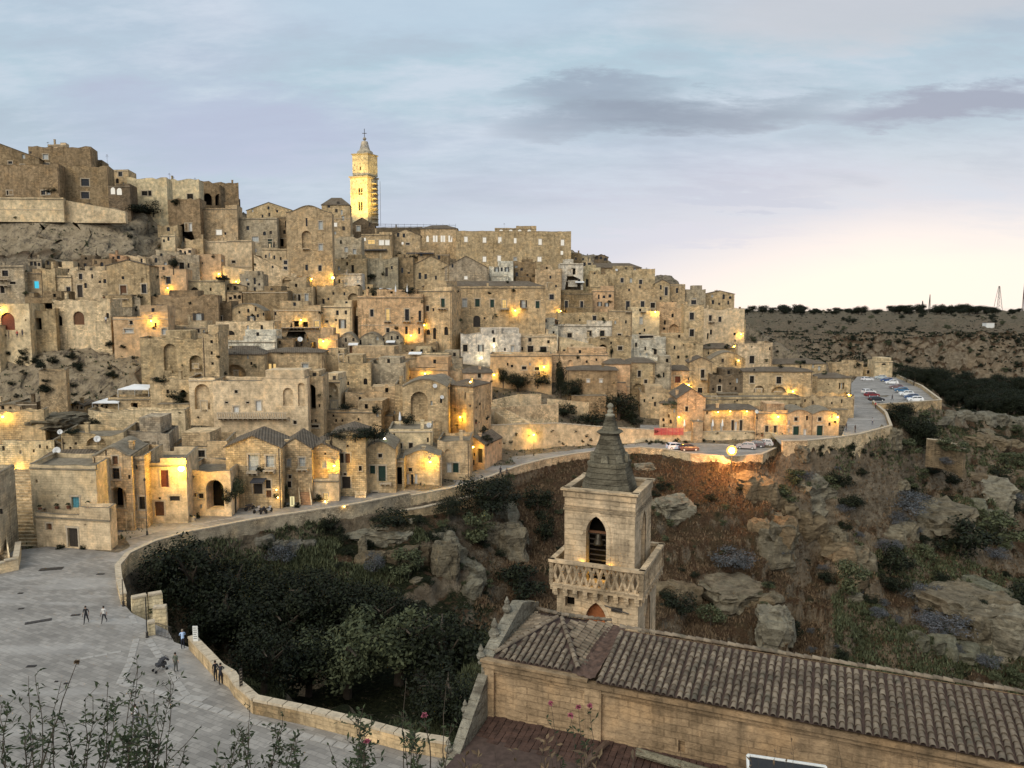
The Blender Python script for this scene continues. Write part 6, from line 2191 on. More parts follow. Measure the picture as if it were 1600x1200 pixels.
def leaf_mesh(name, n, rx, ry, rz, size, clumps=14, mat=None, seed=0, lowcut=-.5, slim=1.0, hollow=.35):
    r = np.random.RandomState(seed)
    # clump centres on an uneven ellipsoid
    c = r.normal(size=(clumps, 3)); c /= np.linalg.norm(c, axis=1)[:, None]
    c *= r.uniform(.35, .82, (clumps, 1)); c[:, 2] = np.maximum(c[:, 2], lowcut)
    cr = r.uniform(.24, .46, clumps)
    k = r.randint(0, clumps, n)
    d = r.normal(size=(n, 3)); d /= np.linalg.norm(d, axis=1)[:, None]
    rad = cr[k] * (1 - (1 - hollow) * r.rand(n) ** 2)
    p = c[k] + d * rad[:, None]
    p *= np.array([rx, ry, rz])
    # leaf quads
    nrm = d + r.normal(size=(n, 3)) * .6 + np.array([0, 0, .4]); nrm /= np.linalg.norm(nrm, axis=1)[:, None]
    t = np.cross(nrm, r.normal(size=(n, 3))); t /= np.linalg.norm(t, axis=1)[:, None]
    b = np.cross(nrm, t)
    s = size * r.uniform(.6, 1.4, (n, 1))
    q = np.stack([p - t * s, p - b * s * .5 * slim, p + t * s, p + b * s * .5 * slim], 1)
    co_ = q.reshape(-1, 3)
    f = np.arange(4 * n).reshape(-1, 4)
    return np_mesh(name, co_, f, mat)


CROWN = {}
def crown(kind, v):
    key = (kind, v)
    if key not in CROWN:
        s = 100 + v * 7 + hash_(kind)
        if kind == 'tree': me = leaf_mesh('crown', 5200, 1, 1, .8, .040, 26, M_LEAF, s)
        elif kind == 'olive': me = leaf_mesh('crown', 3600, 1, 1, .8, .042, 20, M_LEAF2, s)
        elif kind == 'bush': me = leaf_mesh('foliage', 1500, 1, 1, .8, .065, 12, M_LEAF, s)
        elif kind == 'scrub': me = leaf_mesh('foliage', 1100, 1, 1, .7, .07, 10, M_LEAF2, s)
        elif kind == 'pale': me = leaf_mesh('foliage', 2200, 1, 1, .6, .045, 20, M_LEAF3, s, slim=.6)
        elif kind == 'cypress':
            me = leaf_mesh('crown', 4200, .9, .9, 1, .05, 24, M_LEAF, s)
            a = np.empty(len(me.vertices) * 3, np.float32); me.vertices.foreach_get('co', a); a = a.reshape(-1, 3)
            w_ = np.clip(1.05 - (a[:, 2] + 1) * .47, .12, 1) * .75; a[:, 0] *= w_; a[:, 1] *= w_
            me.vertices.foreach_set('co', a.ravel()); me.update()
        CROWN[key] = me
    return CROWN[key]


def hash_(s): return sum(ord(c) * (i + 1) for i, c in enumerate(s)) % 97


TRUNK = {}
def trunk_mesh(v):
    if v not in TRUNK:
        r = random.Random(v)
        m = MB().mat(M_BARK)
        m.tube([(0, 0, -1.6), (.03, .02, -.9), (.08, 0, -.3), (.04, .05, .2)], .10, .05, 7)
        for q in range(5):
            a = r.uniform(0, 6.28)
            m.tube([(.06, 0, -.55 + .1 * q), (.3 * math.cos(a), .3 * math.sin(a), -.1 + .1 * q), (.62 * math.cos(a), .62 * math.sin(a), .3)], .045, .012, 5)
        TRUNK[v] = m.mesh('trunk')
    return TRUNK[v]


rt = random.Random(99)
def plant(px, py, wpx, hpx, kind, label, group=None, cat=None, name=None, on=None):
    """plant whose foot is seen at px,py and that is wpx by hpx large in the photograph"""
    p, dist = hit(px, py) if on is None else (on, (on - CAMP).length)
    if on is None and dist > 330 and px > 1330: p = hitT(px, py) or p; dist = (p - CAMP).length
    if group and dist < 62: return None
    k = dist / FPX
    rx, rz = wpx * k / 2 / .95, hpx * k / 2 / .85
    tree = kind in ('tree', 'olive', 'cypress')
    nm = name or {'tree': 'broadleaf_tree', 'olive': 'olive_tree', 'cypress': 'conifer_tree', 'bush': 'bush', 'scrub': 'shrub', 'pale': 'grey_shrub'}[kind]
    root = empty(nm, p, label, cat or ('tree' if tree else 'shrub'), group)
    v = rt.randrange(3)
    o = link('crown' if tree else 'foliage', crown(kind, v), root)
    o.location = (0, 0, rz * (.8 if not tree else .95)); o.scale = (rx, rx * .9, rz)
    o.rotation_euler.z = rt.uniform(0, 6.28)
    if tree:
        t = link('trunk', trunk_mesh(v), root); t.location = (0, 0, rz * .95); t.scale = (rx, rx, rz)
    else:
        t = link('stem', trunk_mesh(v), root); t.location = (0, 0, rz * .6); t.scale = (rx * .3, rx * .3, rz * .42)
    return root


# trees of the ravine beside the square: nearly black mass
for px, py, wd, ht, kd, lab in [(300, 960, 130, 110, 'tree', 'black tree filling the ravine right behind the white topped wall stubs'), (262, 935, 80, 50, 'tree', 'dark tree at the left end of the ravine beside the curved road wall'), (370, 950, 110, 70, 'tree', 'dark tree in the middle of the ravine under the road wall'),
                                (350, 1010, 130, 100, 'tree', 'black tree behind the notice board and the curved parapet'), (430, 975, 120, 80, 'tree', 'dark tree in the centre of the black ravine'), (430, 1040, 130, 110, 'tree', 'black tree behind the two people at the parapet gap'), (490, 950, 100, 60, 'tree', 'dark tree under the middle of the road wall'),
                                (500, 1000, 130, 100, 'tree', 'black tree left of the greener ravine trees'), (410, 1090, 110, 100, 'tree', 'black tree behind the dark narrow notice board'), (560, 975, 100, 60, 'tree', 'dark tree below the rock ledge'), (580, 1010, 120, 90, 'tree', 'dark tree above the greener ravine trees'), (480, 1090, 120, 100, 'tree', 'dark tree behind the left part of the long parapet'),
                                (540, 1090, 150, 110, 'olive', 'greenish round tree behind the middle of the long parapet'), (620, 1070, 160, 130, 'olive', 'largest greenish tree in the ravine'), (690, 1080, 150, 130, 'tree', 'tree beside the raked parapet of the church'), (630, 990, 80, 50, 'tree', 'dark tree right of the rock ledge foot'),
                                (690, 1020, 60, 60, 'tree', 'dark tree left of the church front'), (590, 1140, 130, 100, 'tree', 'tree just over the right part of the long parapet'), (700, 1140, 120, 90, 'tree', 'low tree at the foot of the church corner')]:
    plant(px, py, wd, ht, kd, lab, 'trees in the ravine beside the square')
for px, py, wd, ht, kd, lab in [
    (875, 622, 42, 66, 'cypress', 'tall dark conifer above the garden terraces'),
    (892, 624, 44, 34, 'tree', 'low dark tree at the foot of the tall conifer'),
    (786, 606, 18, 34, 'tree', 'slim dark tree left of the terrace trees'),
    (808, 612, 44, 34, 'tree', 'round dark tree beside the slim one on the terrace'),
    (840, 606, 46, 30, 'bush', 'wide bush under the glowing wall lamp'),
    (965, 656, 76, 44, 'tree', 'biggest green tree on the garden slope'),
    (925, 664, 70, 26, 'bush', 'low spreading bush left of the biggest garden tree'),
    (880, 652, 50, 26, 'bush', 'dark bush under the plain brick house'),
    (990, 664, 40, 24, 'bush', 'small bush at the right end of the garden slope'),
    (555, 690, 60, 26, 'bush', 'first clump of the long hedge below the terraces'),
    (585, 692, 50, 34, 'bush', 'second clump of the long hedge near the white lamp'),
    (530, 686, 40, 18, 'bush', 'left clump of the long hedge'),
    (540, 642, 24, 16, 'bush', 'round bush beside the white arch door'),
    (588, 648, 18, 18, 'bush', 'small round tree on the terrace parapet'),
    (638, 664, 32, 20, 'bush', 'roof terrace plants beside the closed parasol'),
    (143, 672, 27, 20, 'tree', 'round dark tree at the foot of the left cliff'),
    (112, 680, 26, 12, 'bush', 'low dark bush left of the round tree'),
    (271, 422, 16, 18, 'tree', 'round clipped shrub on the grey terrace'),
    (350, 440, 30, 12, 'bush', 'dark shrub between the two left lamps'),
    (208, 336, 50, 18, 'bush', 'left half of the dark hedge on the cliff edge'),
    (240, 338, 50, 24, 'bush', 'right half of the dark hedge on the cliff edge'),
    (275, 322, 16, 12, 'bush', 'small shrub on the skyline terrace'),
    (80, 302, 20, 9, 'bush', 'creeper at the brown wall windows'),
    (579, 438, 26, 12, 'bush', 'wide shrub above the pink lit wall'),
    (590, 462, 42, 14, 'bush', 'clipped hedge on the parasol terrace'),
    (640, 462, 22, 18, 'bush', 'climbing plant at the right end of the parasol terrace'),
    (650, 405, 30, 10, 'bush', 'plants on the dark pergola'),
    (623, 402, 12, 10, 'bush', 'small shrub below the gabled skyline house'),
    (367, 790, 38, 50, 'olive', 'bushy tree in front of the arched gateway'),
    (355, 790, 22, 30, 'bush', 'lower shrub left of the bushy tree'),
    (497, 786, 22, 20, 'bush', 'shrub at the foot of the second stair'),
    (446, 786, 16, 30, 'olive', 'slim potted tree by the shop'),
    (447, 798, 14, 14, 'bush', 'round potted bush left of the lit banner'),
    (465, 796, 12, 14, 'bush', 'round potted bush right of the lit banner'),
    (432, 780, 10, 12, 'bush', 'small potted bush by the lit shop door'),
    (408, 738, 18, 12, 'bush', 'balcony plant under the tall white window'),
    (95, 860, 16, 10, 'bush', 'potted plant left of the framed black door'),
    (131, 860, 14, 10, 'bush', 'potted plant right of the framed black door'),
    (310, 812, 8, 14, 'bush', 'potted plant beside the stone planter'),
    (252, 600, 22, 14, 'bush', 'plant left of the arched recess'),
    (275, 626, 40, 18, 'bush', 'dark plants right of the upper canopy'),
    (285, 634, 30, 16, 'bush', 'dark plants under the small tower house'),
    (305, 690, 26, 22, 'bush', 'weeds at the end of the pale garden wall'),
    (955, 556, 14, 16, 'cypress', 'small palm like tree under the stone arch house'),
    (850, 553, 26, 9, 'bush', 'terrace plants right of the wide shuttered window'),
    (762, 690, 22, 14, 'bush', 'small bushes at the left end of the garden wall'),
    (755, 678, 16, 16, 'bush', 'dark bush above the small gabled end house'),
    (1050, 640, 30, 16, 'scrub', 'dry shrub left of the gabled corner house'),
]:
    plant(px, py, wd, ht, kd, lab)
# promontory and gorge side
for px, py, wd, ht, kd, lab in [
    (1405, 664, 52, 34, 'tree', 'upper dark tree in the notch below the car park'),
    (1428, 690, 50, 40, 'tree', 'middle dark tree in the notch below the car park'),
    (1440, 708, 46, 44, 'tree', 'lowest dark tree in the notch below the car park'),
    (1290, 768, 40, 30, 'scrub', 'grey green shrub under the tall retaining wall'),
    (1318, 764, 28, 26, 'bush', 'dark shrub under the tall retaining wall'),
    (1250, 752, 20, 22, 'bush', 'small dark shrub at the left end of the tall retaining wall'),
    (1410, 806, 100, 46, 'pale', 'widest grey blue shrub patch on the right slope'),
    (1392, 872, 40, 34, 'pale', 'small grey blue shrub on the right slope'),
    (1440, 946, 60, 40, 'pale', 'grey blue shrub above the lowest one'),
    (1470, 996, 90, 46, 'pale', 'large low grey blue shrub on the lower right slope'),
    (1540, 1048, 44, 30, 'pale', 'grey blue shrub near the right edge'),
    (1145, 892, 90, 46, 'pale', 'wide grey blue shrub right of the bell tower'),
    (1330, 930, 60, 60, 'scrub', 'green shrub on the spur right of the bell tower'),
    (1500, 870, 90, 60, 'bush', 'dark shrub mass in the right gully'),
    (1390, 900, 60, 50, 'bush', 'dark shrub in the gully under the spur'),
    (760, 815, 110, 70, 'tree', 'large dark tree below the bend of the road'),
    (840, 800, 60, 50, 'bush', 'round dark bush right of the large tree'),
    (700, 812, 50, 36, 'tree', 'smaller dark tree left of the large tree'),
    (775, 780, 60, 36, 'tree', 'dark tree crown nearest the two walkers'),
    (850, 850, 40, 60, 'bush', 'dark bush between boulders and tower'),
    (820, 930, 90, 60, 'bush', 'dark shrubs in the ravine left of the tower'),
    (750, 850, 70, 60, 'scrub', 'olive scrub left of the boulders'),
    (605, 822, 90, 30, 'bush', 'long dark bush on top of the rock ledge'),
    (535, 850, 26, 36, 'bush', 'round dark bush left of the rock ledge'),
    (512, 830, 36, 30, 'bush', 'bush growing against the road wall'),
    (700, 1010, 50, 60, 'scrub', 'pale scrub beside the church front'),
    (640, 900, 70, 50, 'scrub', 'scrub below the rock ledge'),
    (440, 882, 60, 40, 'pale', 'silvery shrub below the road wall'),
    (585, 900, 40, 50, 'pale', 'silvery shrub streak in the ravine'),
    (1060, 960, 60, 40, 'bush', 'dark shrub right of the tower foot'),
    (1230, 1000, 40, 40, 'bush', 'dark shrub beside the pale rock'),
    (1110, 980, 50, 40, 'scrub', 'scrub behind the nave roof'),
    (1560, 850, 70, 50, 'scrub', 'green scrub near the right edge'),
    (1580, 960, 60, 50, 'bush', 'dark scrub at the right edge'),
    (1240, 760, 40, 30, 'scrub', 'dry shrub at the tip of the spur'),
]:
    plant(px, py, wd, ht, kd, lab)
rp = random.Random(4)
# dark bushes clinging to the left cliff and to the garden walls
for (cx, cy, wd, ht, n, lab, grp) in [(20, 540, 60, 30, 5, 'dark caper bush clinging to the left cliff', 'caper bushes on the left cliff'), (60, 560, 60, 30, 6, 'dark caper bush clinging to the left cliff', 'caper bushes on the left cliff'),
                                      (120, 590, 20, 80, 7, 'dark caper bush clinging to the left cliff', 'caper bushes on the left cliff'), (40, 600, 70, 40, 6, 'dark caper bush clinging to the left cliff', 'caper bushes on the left cliff'),
                                      (180, 560, 26, 50, 6, 'dark caper bush clinging to the left cliff', 'caper bushes on the left cliff')]:
    for _ in range(n):
        s = rp.uniform(8, 20)
        plant(cx + rp.uniform(-wd, wd) / 2, cy + rp.uniform(-ht, ht) / 2 + s * .4, s, s * rp.uniform(.6, 1), 'bush', lab, grp)
for _ in range(34):
    s = rp.uniform(4, 9)
    px = rp.uniform(765, 1210); plant(px, rp.choice([rp.uniform(676, 694), rp.uniform(690, 697)]), s, s * .8, 'bush', 'small weed tuft growing from the garden wall', 'weed tufts on the garden wall', name='weed_tuft')
for _ in range(16):
    s = rp.uniform(5, 13)
    plant(rp.uniform(1235, 1390), rp.uniform(698, 716), s, s * .9, 'bush', 'caper tuft hanging on the tall retaining wall', 'caper tufts on the retaining wall', name='caper_tuft')
for _ in range(22):
    s = rp.uniform(4, 8)
    plant(rp.uniform(740, 870), rp.uniform(628, 662), s, s, 'bush', 'small shrub on the stepped garden terraces', 'small shrubs on the garden terraces', name='small_shrub')
# weeds and shrubs between houses
for _ in range(90):
    px = rp.uniform(0, 1150); py = rp.uniform(skyl(px) + 60, 700)
    s = rp.uniform(4, 10)
    plant(px, py, s, s * .8, rp.choice(['bush', 'scrub']), 'small weed growing from the old house walls', 'weeds on the old house walls', name='wall_weed')
# belt of trees in the gorge and the trees of the plateau
gp = 0
for _ in range(150):
    px = rp.uniform(1385, 1640); py = rp.uniform(592 + (px - 1400) * .10, 640 + (px - 1400) * .05)
    s = rp.uniform(16, 34)
    if (hitT(px, py) or CAMP).y < 330: continue
    plant(px, py, s, s * .8, 'tree', 'dark tree of the dense belt in the gorge behind the car park', 'dense belt of trees in the gorge')
for _ in range(110):
    px = rp.uniform(1165, 1640); py = rp.uniform(487, 492)
    s = rp.uniform(9, 22) if 1340 < px < 1540 or px < 1260 else rp.uniform(6, 14)
    plant(px, py, s, s * .6, 'tree', 'distant dark tree standing on the plateau horizon', 'row of trees on the plateau horizon')
for _ in range(110):
    px = rp.uniform(1165, 1640); py = 495 + 95 * rp.random() ** 1.3
    s = rp.uniform(5, 14)
    plant(px, py, s, s * .7, 'bush' if rp.random() < .6 else 'scrub', 'round shrub scattered over the far plateau slope', 'shrubs scattered over the plateau slope')
for _ in range(130):
    px = rp.uniform(1220, 1640); py = rp.uniform(735, 1110) if px < 1400 else rp.uniform(660, 1120)
    s = rp.uniform(10, 40)
    plant(px, py, s, s * .7, rp.choice(['bush', 'scrub', 'bush', 'scrub', 'pale']), 'scattered shrub on the rocky right slope of the gorge', 'shrubs on the rocky right slope')
for _ in range(70):
    px = rp.uniform(850, 1210); py = rp.uniform(725, 960)
    s = rp.uniform(8, 26)
    plant(px, py, s, s * .6, rp.choice(['scrub', 'scrub', 'bush']), 'low scrub on the brown grass hill behind the bell tower', 'low scrub on the brown hill')
for _ in range(75):
    px = rp.uniform(215, 860); py = rp.uniform(np.interp(px, [215, 400, 600, 800], [880, 835, 805, 765]) + 12, 960)
    s = rp.uniform(7, 28)
    plant(px, py, s, s * .75, rp.choice(['bush', 'bush', 'scrub']), 'dark scrub on the ravine slope below the road wall', 'scrub on the ravine slope')
# fine ground cover: dry grass and herbs, as one mass
sel_all = []
def cover(name, mask, n, hmin, hmax, wid, mat, label, seed):
    r = np.random.RandomState(seed)
    idx = np.argwhere(mask)
    if not len(idx): return
    w_ = (R_[idx[:, 0], idx[:, 1]]) * 0 + 1
    k = idx[r.randint(0, len(idx), n)]
    a, b = k[:, 0], k[:, 1]
    a2, b2 = np.minimum(a + 1, NA - 1), np.minimum(b + 1, NR - 1)
    u, v = r.rand(n), r.rand(n)
    P = np.stack([GX2, GY2, GZ2], -1)
    p = P[a, b] + (P[a2, b] - P[a, b]) * u[:, None] + (P[a, b2] - P[a, b]) * v[:, None]
    dist = np.linalg.norm(p, axis=1)
    nb = 4
    ps, fs = [], []
    for q in range(nb):
        h = r.uniform(hmin, hmax, n); an = r.uniform(0, 6.28, n); lean = r.uniform(.1, .8, n) * h
        ww = wid * np.clip(dist / 90, .8, 3)
        off = r.normal(size=(n, 2)) * wid * 2.5
        base_ = p + np.stack([off[:, 0], off[:, 1], np.zeros(n) - .05], -1)
        tip = base_ + np.stack([np.cos(an) * lean, np.sin(an) * lean, h], -1)
        sd = np.stack([-np.sin(an) * ww, np.cos(an) * ww, np.zeros(n)], -1)
        ps.append(np.stack([base_ - sd, base_ + sd, tip], 1))
    co_ = np.concatenate(ps).reshape(-1, 3)
    f = np.arange(len(co_)).reshape(-1, 3)
    o = link(name, np_mesh(name, co_, f, mat))
    tagp(o, label, None, None, 'stuff')


nonflat = ~(flat | upflat | near | town)
inview = (PXg > -20) & (PXg < 1620) & (PYg < 1220)
cover('dry_grass', nonflat & inview & (GY < 260) & (PXg > 740), 60000, .15, .6, .06, M_DRY, 'dry brown grass on the hill and gorge slopes', 1)
cover('ravine_herbs', nonflat & inview & (GY < 240) & (nz1 > .0) & ((PXg < 800) | (PXg > 1300)), 45000, .2, .8, .10, M_LEAF2, 'low green herbs on the ravine slopes', 2)
cover('plateau_scrub', nonflat & inview & (GY >= 300) & (GY < 1800) & (nz1 > .05), 9000, .4, 1.3, .4, M_LEAF, 'dark scrub on the far plateau', 3)
cover('town_weeds', town & inview, 14000, .15, .6, .10, M_LEAF2, 'weeds between the houses on the hillside', 4)

# ------------------------------------------------------------------ boulders
def boulder(name, p, rx, ry, rz, seed, label, col=(1, 1, 1), cat='rock', group=None, sub=4):
    bm = bmesh.new()
    bmesh.ops.create_icosphere(bm, subdivisions=sub, radius=1)
    v = np.array([tuple(x.co) for x in bm.verts])
    s = seed * 3.7
    w_ = 1 + .30 * fbm(v[:, 0] * 1.1 + s, v[:, 1] * 1.1, v[:, 2] * 1.1, 3) - .20 * np.abs(fbm(v[:, 0] * 2.6 + s, v[:, 1] * 2.6, v[:, 2] * 5.5, 4))
    v = np.sign(v) * np.abs(v) ** .62 * w_[:, None]
    v += .07 * np.stack([vnoise(v[:, 0] * 5 + s, v[:, 1] * 5, v[:, 2] * 9 + k_) for k_ in (0, 9, 18)], -1)
    v[:, 2] = v[:, 2] * .45 + .55 * np.floor(v[:, 2] * 4.5 + v[:, 0] * .4) / 4.5
    for i, x in enumerate(bm.verts): x.co = (v[i, 0] * rx, v[i, 1] * ry, v[i, 2] * rz)
    me = bpy.data.meshes.new(name); bm.to_mesh(me); bm.free()
    me.materials.append(M_ROCK)
    o = link(name, me, None, p, rt.uniform(0, 3), col)
    return tagp(o, label, cat, group)


for i, (px, py, wd, ht, lab) in enumerate([(1048, 812, 66, 44, 'big pale boulder with a dark patch right of the bell tower'), (800, 872, 56, 66, 'tall layered boulder left of the bell tower'), (768, 850, 36, 44, 'smaller boulder left of the tall layered one'),
                                           (600, 846, 110, 26, 'long overhanging limestone ledge below the road'), (566, 868, 16, 34, 'rock pillar under the limestone ledge'), (695, 900, 40, 70, 'leaning pale rock in the ravine'), (1215, 1000, 60, 60, 'pale rock behind the nave roof'),
                                           (1310, 852, 40, 40, 'rock nose on the spur'), (1215, 880, 80, 90, 'vertical cliff block under the brown hill'), (1270, 800, 80, 70, 'upper cliff block at the end of the brown hill'), (1160, 950, 110, 40, 'low rock ledge right of the tower'),
                                           (1480, 850, 110, 60, 'layered outcrop in the middle of the right slope'), (1560, 800, 70, 50, 'outcrop near the right edge'), (1530, 990, 110, 70, 'mossy outcrop low on the right slope'), (1340, 900, 50, 50, 'rock at the foot of the spur'),
                                           (1585, 1020, 60, 70, 'mossy rock at the right edge'), (1395, 700, 30, 40, 'rock under the promontory corner'), (1250, 716, 30, 30, 'rock at the left end of the retaining wall'), (430, 868, 50, 22, 'grey rock under the road wall'), (960, 770, 40, 16, 'low rock on the slope behind the spire'),
                                           (72, 668, 70, 24, 'pale rock mound at the foot of the left cliff'), (1010, 735, 30, 12, 'flat rock in the grass left of the floodlight')]):
    p, dist = hit(px, py)
    k = dist / FPX
    boulder('boulder', p + Vector((0, wd * k * .35, ht * k * .22)), wd * k / 2, wd * k / 2, ht * k / 2, i + 3, lab, col=(.62, .56, .46) if i % 3 else (.8, .76, .66))
for i in range(22):
    zone_ = rp.random()
    if zone_ < .5: px, py = rp.uniform(1200, 1640), rp.uniform(740, 1110)
    elif zone_ < .75: px, py = rp.uniform(500, 860), rp.uniform(810, 980)
    else: px, py = rp.uniform(1400, 1640), rp.uniform(650, 760)
    p, dist = hit(px, py)
    if dist < 75: continue
    k = dist / FPX; s = rp.uniform(6, 20)
    boulder('boulder', p + Vector((0, s * k * .3, -s * k * .05)), s * k / 2 * 1.3, s * k / 2, s * k / 2 * .8, i + 40, 'weathered limestone outcrop scattered over the gorge slopes', col=(.6, .54, .44) if i % 2 else (.72, .68, .58), group='limestone outcrops on the gorge slopes', sub=3)
# ------------------------------------------------------------------ people
SKINM = simple('skin', (.36, .22, .15), .6, 6, .1, 0)
CLM = {}
def cloth(c):
    if c not in CLM: CLM[c] = simple('cloth_' + '_'.join(str(int(x * 100)) for x in c), c, .85, 9, .25, .4, .01)
    return CLM[c]


def person(p, yaw, pose, top, trou, hairc, label, h=1.72, extra=None, shorts=False):
    """continuous body grown over a jointed skeleton; faces -Y turned by yaw"""
    s = h / 1.72
    st = dict(stand=(.04, -.03, .02), walk=(.24, -.26, .18), lean=(.05, -.02, .0), crouch=(.1, -.1, 0))[pose]
    a, b, arm = st
    ln = -.22 if pose == 'lean' else (-.03 if pose == 'walk' else 0)   # forward lean of the chest (towards -Y)
    J, E, Rr = [], [], []
    def j(x, y, z, rx, ry=None, par=None):
        J.append((x * s, y * s, z * s)); Rr.append((rx * s, (ry or rx) * s))
        if par is not None: E.append((par, len(J) - 1))
        return len(J) - 1
    pel = j(0, 0, .93, .135, .105)
    wa = j(0, ln * .3, 1.08, .118, .095, pel)
    ch = j(0, ln * .7, 1.28, .150, .105, wa)
    sh = j(0, ln, 1.40, .115, .085, ch)
    nk = j(0, ln * 1.05, 1.48, .048, None, sh)
    hd = j(0, ln * 1.1 - .01, 1.58, .082, .095, nk)
    tp = j(0, ln * 1.1, 1.67, .072, .082, hd)
    for sd, lg, am in ((-1, a, -arm), (1, b, arm)):
        hp = j(.085 * sd, 0, .86, .092, None, pel)
        kn = j(.095 * sd, -lg * .5 - .02, .48, .062, None, hp)
        an = j(.10 * sd, -lg + .04 * (lg < 0), .09 + (.07 if lg < -.1 else 0), .042, None, kn)
        ft = j(.11 * sd, -lg - .13, .035 + (.02 if lg < -.1 else 0), .040, .035, an)
        so_ = j(.185 * sd, ln, 1.385, .058, None, sh)
        if pose == 'lean': el, wr, hn = (.24 * sd, ln - .10, 1.16), (.18 * sd, ln - .32, 1.06), (.16 * sd, ln - .40, 1.05)
        else: el, wr, hn = (.215 * sd, am * .4 + .03, 1.12), (.215 * sd, am * .8 - .04, .88), (.21 * sd, am - .09, .79)
        e = j(*el, .042, None, so_); w__ = j(*wr, .030, None, e); hnd = j(*hn, .034, .022, w__)
        # fingers: short separate chains
        for q in range(4):
            j(hn[0] + (q - 1.5) * .014, hn[1] - .012, hn[2] - .07 + abs(q - 1.5) * .008, .009, None, hnd)
        j(hn[0] - .03 * sd, hn[1] - .03, hn[2] - .03, .010, None, hnd)
    me = bpy.data.meshes.new('person_body'); me.from_pydata(J, E, []); me.update()
    o = bpy.data.objects.new('tmp_body', me); COL.objects.link(o)
    sk = o.modifiers.new('s', 'SKIN'); o.modifiers.new('d', 'SUBSURF').levels = 1
    for v, r in zip(me.skin_vertices[0].data, Rr): v.radius = r
    me.skin_vertices[0].data[0].use_root = True
    dg = bpy.context.evaluated_depsgraph_get()
    bm_ = bpy.data.meshes.new_from_object(o.evaluated_get(dg))
    bpy.data.objects.remove(o)
    for m in (SKINM, cloth(top), cloth(trou), cloth((.03, .025, .02))): bm_.materials.append(m)
    mi = []
    for f in bm_.polygons:
        c = f.center / s
        if c.z > 1.47: k = 0
        elif c.z < .07: k = 3
        elif c.z < (.5 if shorts else .0): k = 0
        elif c.z < .97 and abs(c.x) < .205: k = 2
        elif c.z < 1.20 and abs(c.x) >= .17 and c.z < 1.1: k = 0
        elif c.z < .97: k = 0
        else: k = 1
        mi.append(k)
    bm_.polygons.foreach_set('material_index', mi); bm_.polygons.foreach_set('use_smooth', [True] * len(mi)); bm_.update()
    root = empty('person', p, label, 'person', None, yaw)
    link('body', bm_, root)
    # hair and face
    m = MB().mat(cloth(hairc))
    m.lathe([(.088, -.02), (.098, .03), (.085, .085), (.05, .118), (.01, .125)], Vector((0, (ln * 1.1 + .015), 1.60)) * s, 12); m.build('hair', root, smooth=True)
    m = MB().mat(SKINM); m.tube([Vector((0, ln * 1.1 - .085, 1.615)) * s, Vector((0, ln * 1.1 - .115, 1.575)) * s], .006, .014, 5)
    for sd in (-1, 1): m.tube([Vector((.080 * sd, ln * 1.1, 1.57)) * s, Vector((.084 * sd, ln * 1.1 + .01, 1.60)) * s], .014, .016, 5)
    m.build('face', root)
    return root


P0 = lambda px, py: G(px, py, .012)
person(P0(135, 974), .1, 'walk', (.02, .02, .022), (.02, .02, .025), (.02, .015, .01), 'man in black walking across the square beside a woman')
person(P0(163, 973), -.1, 'walk', (.62, .60, .56), (.03, .03, .035), (.02, .015, .012), 'woman in white top and dark skirt walking across the square', 1.66)
person(P0(286, 1014), 3.6, 'lean', (.38, .50, .70), (.02, .022, .035), (.25, .2, .15), 'person in light blue shirt leaning on the curved parapet')
person(P0(275, 1050), 2.9, 'stand', (.10, .11, .08), (.07, .07, .06), (.03, .02, .015), 'person in olive clothes standing by the stroller', 1.7)
person(P0(337, 1064), 3.9, 'stand', (.015, .015, .018), (.02, .02, .022), (.02, .015, .01), 'person in black leaning at the gap in the parapet, left one')
person(P0(345, 1070), 3.4, 'lean', (.02, .02, .025), (.015, .015, .02), (.02, .015, .01), 'person in black at the gap in the parapet, right one')
person(P0(212, 1136), 2.6, 'walk', (.50, .50, .50), (.12, .12, .13), (.02, .015, .01), 'person in pale grey shirt walking behind the near bushes')
person(P0(782, 744), 2.8, 'walk', (.03, .03, .035), (.03, .03, .04), (.03, .02, .015), 'taller dark dressed walker on the road above the ravine', 1.75)
person(P0(792, 745), 2.8, 'walk', (.04, .035, .035), (.03, .03, .035), (.03, .02, .015), 'shorter dark dressed walker on the road above the ravine', 1.6)
G3 = lambda px, py, z=2.05: G(px, py, z)
for px, py, z, top, tr, pose, lab in [(1322, 673, 2.4, (.03, .03, .03), (.03, .03, .04), 'walk', 'dark dressed person left of the pair on the upper road'), (1336, 676, 2.4, (.02, .02, .022), (.02, .02, .02), 'walk', 'dark dressed person right of the pair on the upper road'),
                                      (1333, 628, 3.1, (.05, .03, .03), (.03, .03, .04), 'walk', 'person walking near the upper lamp'), (1363, 664, 2.9, (.35, .36, .38), (.1, .1, .13), 'stand', 'person in grey standing with a bicycle on the upper road'),
                                      (1368, 638, 3.3, (.45, .05, .06), (.03, .03, .04), 'stand', 'person in red by the car park corner'), (1394, 626, 4.0, (.03, .03, .04), (.02, .02, .03), 'walk', 'person in the car park near the red car')]:
    p = G(px, py, z); p.z = max(z, EDGE2h(p)) + .01
    person(p, rp.uniform(0, 6.2), pose, top, tr, (.02, .015, .01), lab)
for px, py, top, lab in [(6, 522, (.30, .32, .40), 'tiny figure in blue at the left cliff edge'), (17, 522, (.08, .07, .07), 'tiny dark figure second from the left at the cliff edge'), (30, 521, (.5, .07, .06), 'tiny figure in red at the left cliff edge'), (38, 519, (.10, .09, .08), 'tiny dark figure right of the one in red at the cliff edge'),
                         (168, 499, (.6, .6, .6), 'tiny figure in white at the end of the long pale house')]:
    p, _ = hit(px, py)
    person(p + Vector((0, -.7, -1.0)), rp.uniform(0, 6.2), 'stand', top, (.05, .05, .07), (.03, .02, .02), lab)

